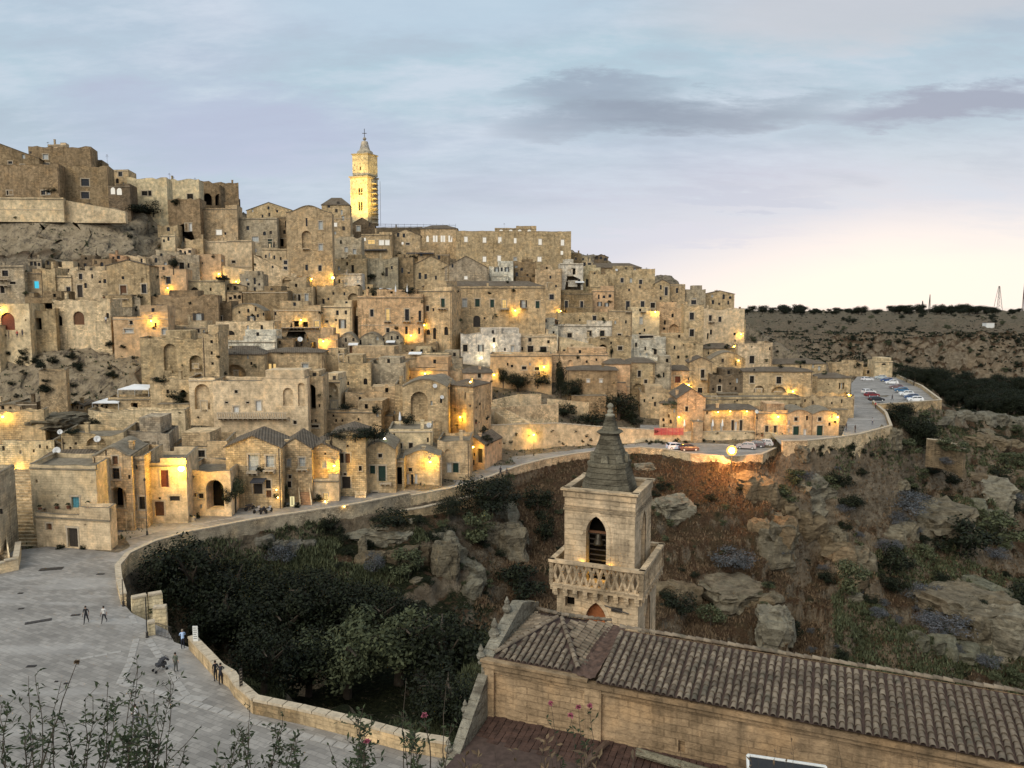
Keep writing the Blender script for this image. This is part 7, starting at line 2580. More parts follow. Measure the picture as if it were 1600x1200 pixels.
# stroller
st_ = empty('stroller', P0(250, 1048), 'black baby stroller with hood standing in the square', 'stroller', None, -.7)
m = MB().mat(M_DARKCANVAS); m.box((0, .1, .55), (.24, .38, .12)); m.build('seat', st_)
m = MB().mat(M_DARKCANVAS)
for q in range(5):
    a = R(20 + 32 * q)
    m.tube([(-.25, .36 - .32 * math.cos(a), .62 + .34 * math.sin(a)), (.25, .36 - .32 * math.cos(a), .62 + .34 * math.sin(a))], .09, n=6)
m.build('hood', st_)
for sx_ in (-.25, .25):
    m = MB().mat(M_IRON); m.tube([(sx_, -.45, .1), (sx_, .2, .6), (sx_, .62, 1.02)], .018, n=5); m.tube([(sx_, .45, .1), (sx_, 0, .5)], .018, n=5); m.build('frame', st_)
m = MB().mat(M_IRON); m.tube([(-.25, .62, 1.02), (.25, .62, 1.02)], .02, n=6); m.build('handle', st_)
for sx_, sy_ in ((-.27, -.45), (.27, -.45), (-.29, .45), (.29, .45)):
    m = MB().mat(M_TYRE); m.lathe([(.11, -.03), (.12, 0), (.11, .03)], M=Matrix.Translation((sx_, sy_, .12)) @ Matrix.Rotation(R(90), 4, 'Y'), n=12); m.build('wheel', st_)


# ------------------------------------------------------------------ vehicles
def car_parts():
    """small hatchback, length along X, facing +X"""
    prof = [(-1.98, .30), (-2.02, .62), (-1.93, .92), (-1.78, 1.00), (-1.52, 1.38), (-1.10, 1.47), (.10, 1.46), (.62, 1.30), (1.12, .98), (1.75, .86), (1.98, .68), (2.02, .36), (1.9, .24), (-1.85, .24)]
    m = MB().mat(M_PAINTOBJ)
    def wd(z): return .86 if z < .75 else (.84 if z < .95 else .84 - (z - .95) * .42)
    n = len(prof)
    for i in range(n):
        a, b = prof[i], prof[(i + 1) % n]
        m.poly([(a[0], -wd(a[1]), a[1]), (b[0], -wd(b[1]), b[1]), (b[0], wd(b[1]), b[1]), (a[0], wd(a[1]), a[1])])
    low = [p for p in prof if p[1] <= 1.0]; 
    for sd in (-1, 1):
        pts = [(p[0], sd * wd(p[1]), p[1]) for p in prof]
        # split in lower body and cabin to stay planar
        lo = [q for q in pts if q[2] <= 1.001]
        up = [pts[3], pts[4], pts[5], pts[6], pts[7], pts[8]]
        m.poly(lo if sd > 0 else lo[::-1]); m.poly(up if sd < 0 else up[::-1])
    body = m.mesh('body')
    parts = [('body', body)]
    e = .012
    def quad(pts, nm, mat):
        q = MB().mat(mat); q.poly(pts); parts.append((nm, q.mesh(nm)))
    for sd in (-1, 1):
        w1, w2 = sd * (wd(1.0) + e), sd * (wd(1.38) + e)
        s1 = [(-1.55, w1, 1.03), (-.35, w1, 1.03), (-.35, w2, 1.38), (-1.32, w2, 1.38)]
        s2 = [(-.27, w1, 1.03), (.98, w1, 1.0), (.42, w2, 1.36), (-.27, w2, 1.38)]
        for s_ in (s1, s2): quad(s_ if sd < 0 else s_[::-1], 'side_window', M_CARGLASS)
    ww = wd(1.2) - .06
    quad([(.70 + e, -ww, 1.27), (1.10 + e, -ww - .05, 1.0), (1.10 + e, ww + .05, 1.0), (.70 + e, ww, 1.27)], 'windscreen', M_CARGLASS)
    quad([(-1.80 - e, -ww - .02, 1.02), (-1.56 - e, -ww + .04, 1.36), (-1.56 - e, ww - .04, 1.36), (-1.80 - e, ww + .02, 1.02)], 'rear_window', M_CARGLASS)
    for sx_ in (-1.25, 1.28):
        for sd in (-1, 1):
            q = MB().mat(M_TYRE); q.lathe([(.25, -.10), (.31, -.07), (.31, .07), (.25, .10)], M=Matrix.Translation((sx_, sd * .78, .31)) @ Matrix.Rotation(R(90), 4, 'X'), n=14)
            q.mat(M_DISH); q.lathe([(.19, -.11), (.19, .11)], M=Matrix.Translation((sx_, sd * .78, .31)) @ Matrix.Rotation(R(90), 4, 'X'), n=10)
            parts.append(('wheel', q.mesh('wheel')))
    for sd in (-1, 1):
        q = MB().mat(M_WHITE); q.box((1.96, sd * .62, .68), (.05, .14, .07)); parts.append(('headlight', q.mesh('headlight')))
        q = MB().mat(M_REDNET); q.box((-1.97, sd * .70, .78), (.05, .07, .12)); parts.append(('tail_light', q.mesh('tail_light')))
        q = MB().mat(M_TYRE); q.box((.72, sd * .93, 1.0), (.07, .09, .06)); parts.append(('side_mirror', q.mesh('side_mirror')))
    return parts


CARP = car_parts()
def parked_car(p, yaw, col, label, grp='cars parked in the car park', sc=1.0, tall=1.0):
    root = empty('parked_car', p, label, 'car', grp, yaw)
    root.scale = (sc, 1, tall)
    for nm, me in CARP:
        link(nm, me, root, color=col)


cyw = R(160)
for px, py, col, yw, lab in [(1376, 592, (.42, .48, .50), 2.9, 'silver car farthest back in the right row of the car park'), (1385, 596, (.04, .08, .20), 2.9, 'dark blue car second in the right row of the car park'), (1393, 600, (.75, .76, .76), 2.9, 'white car third in the right row, beside the dark blue one'),
                             (1400, 607, (.16, .10, .10), 2.9, 'dark brown car partly hidden behind the teal one'), (1408, 612, (.04, .12, .22), 2.9, 'blue car in the middle of the right row'), (1416, 618, (.72, .74, .74), 2.9, 'white car between the two blue cars'),
                             (1424, 623, (.05, .09, .18), 2.9, 'dark blue car next to the nearest white one'), (1430, 627, (.78, .79, .79), 2.9, 'nearest white car of the right row by the retaining wall'),
                             (1355, 595, (.70, .70, .70), 0.1, 'small white car under the fort wall'), (1357, 615, (.72, .72, .70), .2, 'white van like car behind the red one'), (1362, 620, (.20, .03, .035), .15, 'dark red car in the left group of the car park'), (1369, 627, (.03, .03, .035), .1, 'black car in the left group of the car park')]:
    p = G(px, py, 4.01)
    parked_car(p, yw, col, lab)
for px, py, col, yw, lab in [(1056, 702, (.62, .66, .74), .15, 'pale silver car on the lower parking terrace'), (1076, 704, (.10, .05, .05), .1, 'dark maroon car on the lower parking terrace'),
                             (1166, 701, (.50, .42, .40), 2.8, 'beige car at the far end of the lower parking terrace'), (1180, 698, (.16, .13, .13), 2.75, 'dark car at the far end of the lower parking terrace'), (1194, 696, (.60, .56, .54), 2.7, 'pale car in the tip of the lower parking terrace')]:
    parked_car(G(px, py, .02), yw, col, lab, 'cars parked on the lower terrace')


def motorcycle(p, yaw, col, label):
    root = empty('motorcycle', p, label, 'motorcycle', 'motorcycles parked at the road side', yaw)
    for x in (-.62, .66):
        m = MB().mat(M_TYRE); m.lathe([(.22, -.05), (.30, -.04), (.30, .04), (.22, .05)], M=Matrix.Translation((x, 0, .30)) @ Matrix.Rotation(R(90), 4, 'X'), n=14); m.build('wheel', root)
    m = MB().mat(M_PAINTOBJ); m.box((.02, 0, .52), (.36, .13, .16), top=.8); m.box((.30, 0, .78), (.20, .14, .13), top=.7); m.build('engine_and_tank', root, color=col)
    m = MB().mat(M_DARKCANVAS); m.box((-.32, 0, .82), (.36, .13, .06)); m.build('seat', root)
    m = MB().mat(M_IRON); m.tube([(.66, .0, .30), (.46, .0, .98)], .03, n=6); m.build('fork', root)
    m = MB().mat(M_IRON); m.tube([(.42, -.33, 1.02), (.46, 0, .98), (.42, .33, 1.02)], .02, n=6); m.build('handlebar', root)
    m = MB().mat(M_WHITE); m.lathe([(.09, 0), (.07, .06)], M=Matrix.Translation((.58, 0, .88)) @ Matrix.Rotation(R(90), 4, 'Y'), n=10); m.build('headlight', root)


for px, py, yw, col, lab in [(402, 801, 1.2, (.5, .5, .52), 'silver motorcycle left in the roadside cluster'), (411, 802, 1.4, (.04, .04, .05), 'black motorcycle in the middle of the roadside cluster'), (420, 801, 1.3, (.55, .55, .55), 'pale motorcycle right in the roadside cluster'), (390, 797, 1.0, (.05, .04, .04), 'dark scooter parked at the arched gateway')]:
    motorcycle(P0(px, py), yw, col, lab)

# ------------------------------------------------------------------ street furniture
def lamppost(px, py, top, label, arm=False, name='lamp_post', r=.05):
    p = P0(px, py)
    h = W(px, top, p.y).z
    root = empty(name, p, label, 'lamp post' if name == 'lamp_post' else 'pole')
    m = MB().mat(M_IRON); m.lathe([(.11, 0), (.11, .5), (r, .6), (r * .8, h)], n=10); m.build('pole', root)
    m = MB().mat(M_IRON); m.lathe([(.14, 0), (.14, .12), (.12, .14)], n=10); m.build('base', root)
    if arm:
        m = MB().mat(M_IRON); m.lathe([(.05, 0), (.14, .05), (.16, .3), (.05, .42)], (0, 0, h), 8); m.build('lantern', root)


lamppost(193, 947, 905, 'thin post with a yellowish foot at the head of the steps', name='post')
lamppost(230, 996, 933, 'tall dark thin post beside the iron gate', name='post')
lamppost(230, 836, 752, 'tall grey lamp post in front of the yellow lit house', True)
lamppost(834, 712, 684, 'slim post in front of the garden wall lamp', name='post')
# information boards
LET = {'A': '010101111101101', 'B': '110101110101110', 'C': '011100100100011', 'D': '110101101101110', 'E': '111100110100111', 'I': '111010010010111', 'O': '010101101101010', 'R': '110101110101101', 'S': '011100010001110', 'T': '111010010010010', 'M': '101111111101101', '-': '000000111000000'}
def board(px, py, ztop_px, w_px, h_px, label, pale=True, yaw=0.):
    p = P0(px, py)
    k = (p - CAMP).length / FPX
    wd, ht = w_px * k, h_px * k * 1.08
    zt_ = W(px, ztop_px, p.y).z
    root = empty('information_board', p, label, 'sign', None, yaw)
    m = MB().mat(M_IRON); m.tube([(0, 0, 0), (0, 0, zt_)], .035, n=8); m.build('post', root)
    m = MB().mat(M_IRON); m.lathe([(.16, 0), (.14, .05), (.05, .08)], n=10); m.build('foot', root)
    m = MB().mat(M_WHITE if pale else M_DARKWOOD); m.box((0, -.05, zt_ - ht / 2), (wd / 2, .025, ht / 2)); pn = m.build('panel', root)
    m = MB().mat(M_IRON if pale else M_TRIM)
    rr_ = random.Random(int(px))
    for q in range(6):       # lines of print too small to read, as faint rules and a small plan
        y_ = zt_ - ht * (.12 + .13 * q)
        x1_ = wd * (.36 if q % 3 else .2)
        m.box((-(wd * .4 - x1_) / 2, -.079, y_), ((wd * .4 + x1_) / 2 * .9, .002, ht * .016))
    m.build('print', pn)


board(307, 1022, 978, 7, 21, 'white notice board on a dark post by the curved parapet')
board(377, 1095, 1045, 5, 30, 'dark narrow notice board at the start of the long parapet', False, 1.0)
board(168, 848, 820, 11, 15, 'white information board beside the low front house')
# lit banner by the shop
p = P0(457, 793)
root = empty('banner_sign', p, 'lit yellow white vertical banner sign by the shop', 'sign')
m = MB().mat(M_IRON); m.tube([(0, 0, 0), (0, 0, 1.7)], .03, n=6); m.build('post', root)
m = MB().mat(emitter('lit_banner', (1, .86, .45), .9)); m.box((0, -.05, .95), (.33, .03, .75)); bn = m.build('panel', root)
m = MB().mat(M_IRON)
for q in range(7): m.box((0, -.09, 1.5 - q * .17), (.12, .004, .045))
m.build('print', bn)
for px, py, e in ((434, 776, 50), (432, 764, 30), (508, 782, 45), (538, 790, 10)):
    p, _ = hit(px, py); bk_ = (CAMP - p); bk_.z = 0; bk_.normalize()
    root = empty('lantern', p + bk_ * .5, {434: 'low glowing lantern at the shop front', 432: 'small lamp over the shop door', 508: 'low lantern in the yard under the corner lamp', 538: 'tiny lantern by the small steps'}[px], 'lantern')
    m = MB().mat(M_BULB); m.lathe([(.05, -.1), (.1, 0), (.04, .1)], n=8); m.build('bulb', root)
    m = MB().mat(M_IRON); m.lathe([(.12, .1), (.02, .2)], n=8); m.build('cap', root)
    L_ = lamp_light(bk_ * .1, e * 2, (1, .62, .2), .1); L_.parent = root
# planter with pots on the lit pavement
pl_ = empty('planter', P0(297, 814), 'long stone planter on the brightly lit pavement', 'planter')
m = MB().mat(M_TRIM); m.box((0, 0, .3), (.75, .28, .3)); m.build('trough', pl_)
m = leaf_mesh('foliage', 500, .7, .28, .3, .05, 8, M_LEAF2, 77); o = link('foliage', m, pl_); o.location = (0, 0, .75)
# iron gate and railings at the steps
gt = empty('iron_gate', P0(252, 1000), 'dark iron gate between the wall pier and the curved parapet', 'gate')
ga, gb = G(244, 993, 0) - Vector(gt.location), G(268, 1000, 0) - Vector(gt.location)
for q in range(12):
    a = ga.lerp(gb, q / 11); m = MB().mat(M_IRON); m.tube([a, a + Vector((0, 0, 1.25))], .018, n=4); m.build('bar', gt)
for z in (.12, 1.2): m = MB().mat(M_IRON); m.tube([ga + Vector((0, 0, z)), gb + Vector((0, 0, z))], .025, n=5); m.build('rail', gt)
# red chequered barrier net by the corner house
nt = empty('barrier_net', W(1045, 676, 169), 'red plastic barrier net beside the gabled corner house', 'barrier')
for q in range(9):
    m = MB().mat(M_REDNET); x = -3.2 + q * .8; m.box((x, 0, .25), (.04, .03, .9)); m.build('stake', nt)
for q in range(12):
    m = MB().mat(M_REDNET); m.box((0, 0, -.45 + q * .13), (3.2, .012, .04)); m.build('net_strand', nt)
# canopies on the left terraces
def canopy(x0, x1, y0, y1, Yd, label, drop=2.4):
    a, b = W(x0, y1, Yd), W(x1 - 6, y1, Yd)
    c, d = W(x1, y0 + 1, Yd + 4.2), W(x0 + 26, y0, Yd + 4.2)
    root = empty('canopy', a, label, 'canopy')
    mb = MB().mat(M_TENT)
    L_ = [p - a for p in (a, b, c, d)]
    mid = sum(L_, Vector()) / 4 + Vector((0, 0, .25))
    for i in range(4): mb.poly([L_[i], L_[(i + 1) % 4], mid])
    for i in range(4): mb.poly([L_[i], L_[(i + 1) % 4], L_[(i + 1) % 4] - Vector((0, 0, .18)), L_[i] - Vector((0, 0, .18))])
    mb.build('canvas', root)
    for q in L_:
        m = MB().mat(M_WHITE); m.tube([q, q - Vector((0, 0, drop))], .05, n=5); m.build('pole', root)


canopy(184, 238, 600, 608, 150, 'larger white canvas canopy on the upper cliff terrace')
canopy(144, 191, 621, 629, 148, 'smaller white canvas canopy below the larger one')
canopy(657, 684, 378, 382, 376, 'white awning under the paired window house, left one', 2)
canopy(686, 712, 380, 385, 374, 'white awning under the paired window house, right one', 2)
canopy(568, 612, 450, 454, 262, 'white sail awning over the parasol terrace', 2)
canopy(985, 1028, 527, 533, 248, 'tilted pale awning over the house under the cream house', 2)
canopy(1008, 1030, 524, 527, 250, 'small awning beside the tilted pale one', 2)
canopy(622, 648, 569, 573, 186, 'pale awning left of the sodium lit archway', 2)
canopy(890, 912, 540, 546, 214, 'pale awning beside the steep stair house', 2)
def parasol(px, py, label, Yd=None, open_=False, s=1.0):
    p, dist = hit(px, py)
    p = p + Vector((0, -.8, 0))
    root = empty('parasol', p, label, 'parasol')
    m = MB().mat(M_WHITE); m.tube([(0, 0, 0), (0, 0, 2.6 * s)], .03, n=6); m.build('pole', root)
    m = MB().mat(M_TENT)
    if open_: m.lathe([(1.7 * s, 2.0 * s), (.9 * s, 2.35 * s), (.05, 2.6 * s)], n=8)
    else: m.lathe([(.22, 1.0), (.26, 1.3), (.16, 2.0), (.04, 2.6)], n=8)
    m.build('canopy', root)


parasol(626, 664, 'closed white parasol on the terrace right of the hedge')
parasol(619, 462, 'closed white parasol at the parasol terrace, left one', s=1.2)
parasol(637, 462, 'closed white parasol at the parasol terrace, right one', s=1.2)
parasol(1068, 672, 'closed white parasol left of the gabled corner house door'); parasol(1089, 672, 'closed white parasol at the gabled corner house'); parasol(1112, 672, 'closed white parasol by the low house'); parasol(1127, 672, 'closed pale parasol near the pale double door')
def dish(px, py, rpx, label):
    p, dist = hit(px, py + 3)
    r = rpx * dist / FPX
    p = p + Vector((0, -.5, 0))
    root = empty('satellite_dish', p, label, 'satellite dish')
    M4 = Matrix.Translation((0, 0, r)) @ Vector((.25, -1, .35)).to_track_quat('Z', 'Y').to_matrix().to_4x4()
    m = MB().mat(M_DISH)
    m.lathe([(r * .08, -.12), (r * .6, -.06), (r, .06), (r * .97, .07), (r * .58, -.03), (.01, -.08)], M=M4, n=18); m.build('reflector', root, smooth=True)
    m = MB().mat(M_IRON); m.tube([M4 @ Vector((0, -r * .9, .05)), M4 @ Vector((0, 0, r * .8))], .025, n=4); m.build('feed_arm', root)
    m = MB().mat(M_IRON); m.tube([(0, .1, -.8), (0, .1, r)], .04, n=5); m.build('mast', root)


for a in [(155, 687, 4.5, 'white satellite dish on the brownish low house'), (92, 706, 5, 'white satellite dish above the white cube house'), (680, 603, 3.4, 'white satellite dish on the second apse house'), (671, 665, 4.2, 'large white satellite dish at the foot of the apses'),
          (470, 531, 3.8, 'white satellite dish above the palazzo roofs'), (691, 620, 3, 'small satellite dish near the apse corner'), (963, 421, 2, 'tiny white dish on the right skyline'), (1181, 643, 3, 'white globe dish between the two low lit houses'), (399, 392, 3, 'pale dish on the stepped block'), (97, 675, 3.4, 'pale dish on the left terrace wall')]:
    dish(*a)
# aerials
for i, (px, py, h) in enumerate([(168, 256, 16), (265, 280, 12), (271, 281, 8), (305, 285, 10), (788, 353, 8), (960, 414, 6), (1010, 424, 10), (1035, 438, 12), (1120, 455, 6), (75, 224, 5), (676, 358, 7), (372, 318, 8), (560, 560, 8), (1390, 565, 2), (247, 672, 14), (270, 676, 12), (255, 670, 10)]):
    p, dist = hit(px, py + 4)
    L_ = h * dist / FPX
    root = empty('aerial', p, ['aerial on the step house at the left skyline', 'tallest aerial on the pale skyline house', 'short aerial on the pale skyline house', 'aerial near the loggia house', 'aerial on the attic block', 'stub aerial on the dark tiled roof', 'thin aerial on the right skyline house',
                               'thin aerial over the steep gable', 'short aerial on the last skyline house', 'short aerial on the rooftop hut', 'aerial by the rooftop railing', 'aerial by the sloping wing', 'aerial on the low parapet house', 'stub aerial on the fort block', 'tall aerial on the grey terrace roof', 'second aerial on the grey terrace roof', 'third aerial near the balcony door house'][i], 'aerial', 'television aerials')
    m = MB().mat(M_IRON); m.tube([(0, 0, -.5), (0, 0, L_)], .035, n=4); m.build('mast', root)
    m = MB().mat(M_IRON)
    for q in range(4): m.box((0, 0, L_ * (.78 + .06 * q)), (.5 - .07 * q, .02, .02))
    m.build('antenna', root)
# transmitter masts on the far plateau
def mast(px, pyb, pyt, Yd, wpx, label, lattice=True):
    a = W(px, pyb, Yd); H_ = W(px, pyt, Yd).z - a.z; w_ = wpx * Yd / FPX
    root = empty('radio_mast', a, label, 'radio mast')
    m_ = lambda z: w_ * (1 - .85 * z / H_)
    for sx_, sy_ in ((-1, -1), (1, -1), (1, 1), (-1, 1)):
        m = MB().mat(M_IRON); m.tube([(sx_ * w_ / 2, sy_ * w_ / 2, 0), (sx_ * w_ * .07, sy_ * w_ * .07, H_)], .35, n=4); m.build('leg', root)
    if lattice:
        m = MB().mat(M_IRON)
        n = 7
        for q in range(n):
            z0, z1 = H_ * q / n, H_ * (q + 1) / n
            for sd in (-1, 1):
                m.tube([(-sd * m_(z0) / 2, -m_(z0) / 2, z0), (sd * m_(z1) / 2, -m_(z1) / 2, z1)], .22, n=4)
        ob = m.build('bracing', root); ob['kind'] = 'stuff'
        m = MB().mat(M_DISH); m.lathe([(2, 0), (2.4, .8)], (0, -1, H_ * .55), 10); m.build('dish', root)


mast(1559, 486, 447, 1500, 9, 'tall lattice radio mast on the horizon at the right edge')
mast(1452, 484, 460, 1550, 2.2, 'slim solid mast above the plateau trees', False)
mast(1441, 484, 470, 1560, 3, 'short aerial mast left of the slim one')
mast(1598, 486, 443, 1500, 2, 'thin mast at the very edge of the view', False)
for px, py, lab in ((1544, 512, 'small white hut on the plateau right of the pylon'),):
    p = hitT(px, py); root = empty('hut', p, lab, 'hut'); m = MB().mat(M_WHITE); m.box((0, 0, 2), (3.5, 3, 2.4)); m.build('wall', root); m = MB().mat(M_ROOF); m.box((0, 0, 4.6), (3.8, 3.3, .25)); m.build('roof', root)
# white panel below the car park
p, _ = hit(1447, 657)
root = empty('sign_panel', p, 'white rectangular panel on the wall below the car park', 'sign'); m = MB().mat(M_WHITE); m.box((0, -.4, 0), (.95, .05, .6)); m.build('panel', root); m = MB().mat(M_IRON); m.tube([(0, -.3, -2.5), (0, -.3, .2)], .05, n=5); m.build('post', root)

# ------------------------------------------------------------------ outside stairs
def stair(x0, x1, yb, xt0, xt1, yt, zt_up, label, n=14, col='t', Yb=None, wallh=.6, lit=False, mat=None):
    """straight flight: foot edge seen x0..x1 at yb, head edge xt0..xt1 at yt"""
    Yb = Yb or D((x0 + x1) / 2, yb)
    a, b = W(x0, yb, Yb), W(x1, yb, Yb)
    Yt = Yb + zt_up
    c, d = W(xt0, yt, Yt), W(xt1, yt, Yt)
    root = empty('staircase', a, label, 'staircase')
    for k in range(n):
        s0, s1 = k / n, (k + 1) / n
        p0, p1, q0, q1 = a.lerp(c, s0), b.lerp(d, s0), a.lerp(c, s1), b.lerp(d, s1)
        zz_ = q0.z
        pts = [Vector((p.x, p.y, zz_)) - a for p in (p0, p1, q1, q0)]
        lo = [Vector((p.x, p.y, p.z - 2.2 if k > 1 else p.z - .8)) for p in pts]
        m = MB().mat(mat or M_WALL)
        m.poly(pts)
        for j in range(4): m.poly([lo[j], lo[(j + 1) % 4], pts[(j + 1) % 4], pts[j]])
        m.build('step', root, color=TINT[col])
    for (u, v) in ((a, c), (b, d)):
        m = MB().mat(M_PLASTER)
        w_ = Vector((.16, 0, 0)) * (-1 if u is a else 1)
        up = Vector((0, 0, wallh)); dn = Vector((0, 0, -1.8))
        P_ = [u - a, u - a + w_, v - a + w_, v - a]
        T_ = [p + up for p in P_]; B_ = [p + dn for p in P_]
        m.poly(T_)
        for j in range(4): m.poly([B_[j], B_[(j + 1) % 4], T_[(j + 1) % 4], T_[j]])
        m.build('side_wall', root, color=TINT['p'])


stair(22, 62, 862, 10, 46, 733, 16, 'long wide stone stair climbing at the far left under a lamp', 26, 't', 94.5, .35)
stair(385, 398, 800, 378, 392, 742, 4.2, 'steep brown outside stair of the gabled house with white windows', 14, 'r', 112.5, .75)
stair(470, 486, 792, 464, 478, 738, 4.2, 'steep pinkish outside stair of the house with two pale windows', 14, 'r', 114.5, .75)
stair(198, 206, 808, 190, 202, 735, 4.5, 'narrow old buttress stair beside the black arched passage', 14, 't', 101, .3)
stair(556, 570, 780, 558, 571, 755, 2.5, 'small steps beside the shaded dark door', 8, 'p', 119, .2)
stair(617, 631, 772, 618, 629, 722, 6, 'stair climbing the shadowed gap behind the green door house', 16, 't', 123.5, .1)
stair(800, 828, 663, 745, 760, 628, 9, 'ramp stair crossing the garden terraces', 12, 'p', 160, .5)
stair(1128, 1142, 618, 1142, 1160, 584, 10, 'broken outside stair of the dark ruined house', 12, 't', 205, .3)
stair(0, 14, 884, -12, 2, 800, 8, 'second stair flank at the left edge', 10, 'g', 88, 1.2)
# low wall and bench at the left edge
ribbon('square_wall', [W(-10, 905, 84), W(26, 893, 85.5), W(30, 868, 91)], 1.6, .5, 1, 'pale low wall at the left edge of the square', 'low wall', 'p', mat=M_PLASTER)
rows('''
-70 2 742 880 r g | w4,800,4,8 | shadowed house flank at the very left edge of the square | Y=89,clut=0,back=6
''')
# terraces on the garden slope
for pts, h, lab in (([(770, 632, 172), (812, 622, 174), (845, 622, 176)], 1.0, 'upper dry stone wall of the garden terraces'), ([(752, 650, 163), (800, 642, 166), (872, 640, 170)], 1.2, 'middle dry stone wall of the garden terraces'),
                    ([(855, 628, 178), (920, 634, 178)], .8, 'short dry stone wall right of the ramp stair'), ([(905, 560, 212), (960, 566, 212)], 1.2, 'wall behind the conifer')):
    ribbon('dry_stone_wall', [W(*q) for q in pts], h, .5, 3, lab, 'dry stone wall', 'p', cap=False, top_noise=.2)
# ravine masonry terraces under the road
for pts, h, lab in (([(300, 850, 104), (420, 832, 109), (520, 818, 112)], .4, 'low ledge wall under the road parapet'), ([(560, 812, 113), (660, 796, 118), (740, 778, 126)], .3, 'second low ledge wall under the road'),):
    ribbon('ledge_wall', dens([W(*q) for q in pts], 3), h, .6, 5, lab, 'ledge wall', 't', cap=True)

# ------------------------------------------------------------------ shrubs close to the lookout
def near_leaf(m, p, d, L_, w_, n_):
    d = d.normalized(); s = d.cross(n_).normalized() * w_
    up = n_.normalized()
    mid = p + d * L_ * .5 - up * L_ * .05
    tip = p + d * L_ - up * L_ * .15
    m.poly([p, mid + s + up * w_ * .3, tip, mid]); m.poly([p, mid, tip, mid - s + up * w_ * .3])


rn = random.Random(17)
def spray(pxb, pyb, pxt, pyt, Yd, label, n=34, lsize=.06, bend=.15, leafy=1., lmat=None, flower=None, cat='shrub', stems=1, spread=0., grp=None, thick=.008):
    a = W(pxb, pyb, Yd)
    root = empty('flowering_stem' if flower else 'leafy_branch', a, label, cat, grp)
    lm = MB().mat(lmat or M_LEAF4); sm = MB().mat(M_BARK)
    ends = []
    for q in range(stems):
        t = W(pxt + rn.uniform(-spread, spread), pyt + (rn.uniform(0, spread) if q else 0), Yd + rn.uniform(-.3, .3)) - a
        pts = []
        bx = rn.uniform(-bend, bend)
        for k in range(9):
            s = k / 8
            pts.append(t * s + Vector((bx * math.sin(s * math.pi) * t.length * .5 + rn.uniform(-.006, .006), rn.uniform(-.01, .01), 0)))
        sm.tube(pts, thick, thick * .25, 5)
        ends.append(pts[-1])
        for k in range(n):
            s = rn.random() ** .8 * .97 + .03
            if s < .15 and rn.random() < .5: continue
            i = min(7, int(s * 8)); p = pts[i].lerp(pts[i + 1], s * 8 - i)
            d = Vector((rn.uniform(-1, 1), rn.uniform(-1, 1), rn.uniform(-.1, 1.1)))
            # short side twigs
            if rn.random() < .35 * leafy:
                tw = p + d.normalized() * rn.uniform(.04, .14)
                sm.tube([p, tw], thick * .35, thick * .2, 4)
                for _ in range(3):
                    near_leaf(lm, tw.lerp(p, rn.random() * .5), Vector((rn.uniform(-1, 1), rn.uniform(-1, 1), rn.uniform(-.2, 1))), lsize * rn.uniform(.6, 1.2), lsize * .16, Vector((rn.uniform(-.6, .6), rn.uniform(-1, .2), 1)))
            else:
                near_leaf(lm, p, d, lsize * rn.uniform(.6, 1.3), lsize * .16, Vector((rn.uniform(-.6, .6), rn.uniform(-1, .2), 1)))
    sm.build('stem', root)
    if leafy > 0 and lm.v: o = lm.build('leaves', root)
    if flower:
        fm = MB().mat(M_FLOWER if flower == 'pink' else (M_DRY))
        for e in ends:
            for _ in range(26):
                d = Vector((rn.uniform(-1, 1), rn.uniform(-1, 1), rn.uniform(-.3, 1)))
                near_leaf(fm, e, d, .024, .009, Vector((rn.uniform(-1, 1), rn.uniform(-1, 1), 1)))
        fm.build('flower_head', root)
    return root


NEAR = '''
55 1260 52 1055 4.6 46 .05 tall branch nearest the left edge with small leaves
20 1260 8 1100 4.2 60 .06 dense leafy branch at the very left edge
30 1250 40 1130 4.0 50 .06 short leafy branch beside the one at the left edge
85 1260 98 1066 4.8 44 .05 straight leafy branch second from the left
100 1260 92 1120 4.4 60 .06 bushy branch under the straight one
120 1260 143 1088 4.6 60 .055 leafy branch leaning right, third tall one
150 1260 162 1070 4.9 40 .045 thin high twig with few leaves in the left group
150 1260 178 1095 4.4 80 .065 bright leafy branch left of the dense mass
190 1260 213 1040 4.8 60 .055 tall pale leafed branch reaching the paving strip
205 1260 200 1150 3.9 90 .06 left part of the dense leafy mass
235 1260 240 1140 4.0 90 .06 middle of the dense leafy mass
222 1260 226 1105 4.2 70 .06 tall part of the dense leafy mass
250 1260 266 1062 4.7 56 .05 tall twig right of the dense leafy mass
262 1260 292 1165 4.3 40 .05 low twig bending right from the dense mass
245 1260 236 1078 4.6 34 .045 slim twig left of the tall one
230 1250 305 1150 4.4 16 .05 bare dark twig pointing right
330 1270 385 1130 4.4 60 .05 leaning branch with bright leaves before the pavement
370 1270 382 1145 4.3 50 .055 second branch beside the leaning one
400 1270 395 1092 4.9 20 .035 small brown twig before the long parapet
395 1270 440 1130 4.5 60 .055 leafy branch right of the leaning one
445 1280 462 1150 4.4 60 .06 bushy branch in the lower middle
470 1280 455 1165 4.6 50 .05 low branch beside the bushy one
520 1280 505 1165 4.6 24 .045 sparse thin twigs before the kerb strip
560 1280 558 1105 4.8 90 .06 tall leafy branch before the stone parapet
590 1280 575 1150 4.4 70 .06 leafy branch below the pink flower
640 1280 632 1110 4.9 60 .05 thin branch at the end of the long parapet
655 1280 650 1140 4.4 90 .065 bushy branch at the end of the long parapet
690 1290 700 1130 4.6 40 .05 grey leafed branch beside the raked church wall
640 1280 637 1060 5.2 4 .04 bare straight stick rising before the dark trees
705 1290 690 1062 5.2 6 .04 bare slanting stick before the church corner
610 1290 540 1190 4.0 70 .06 low creeping branch in the lower middle
310 1290 350 1195 4.0 60 .06 low branch between the two groups
'''
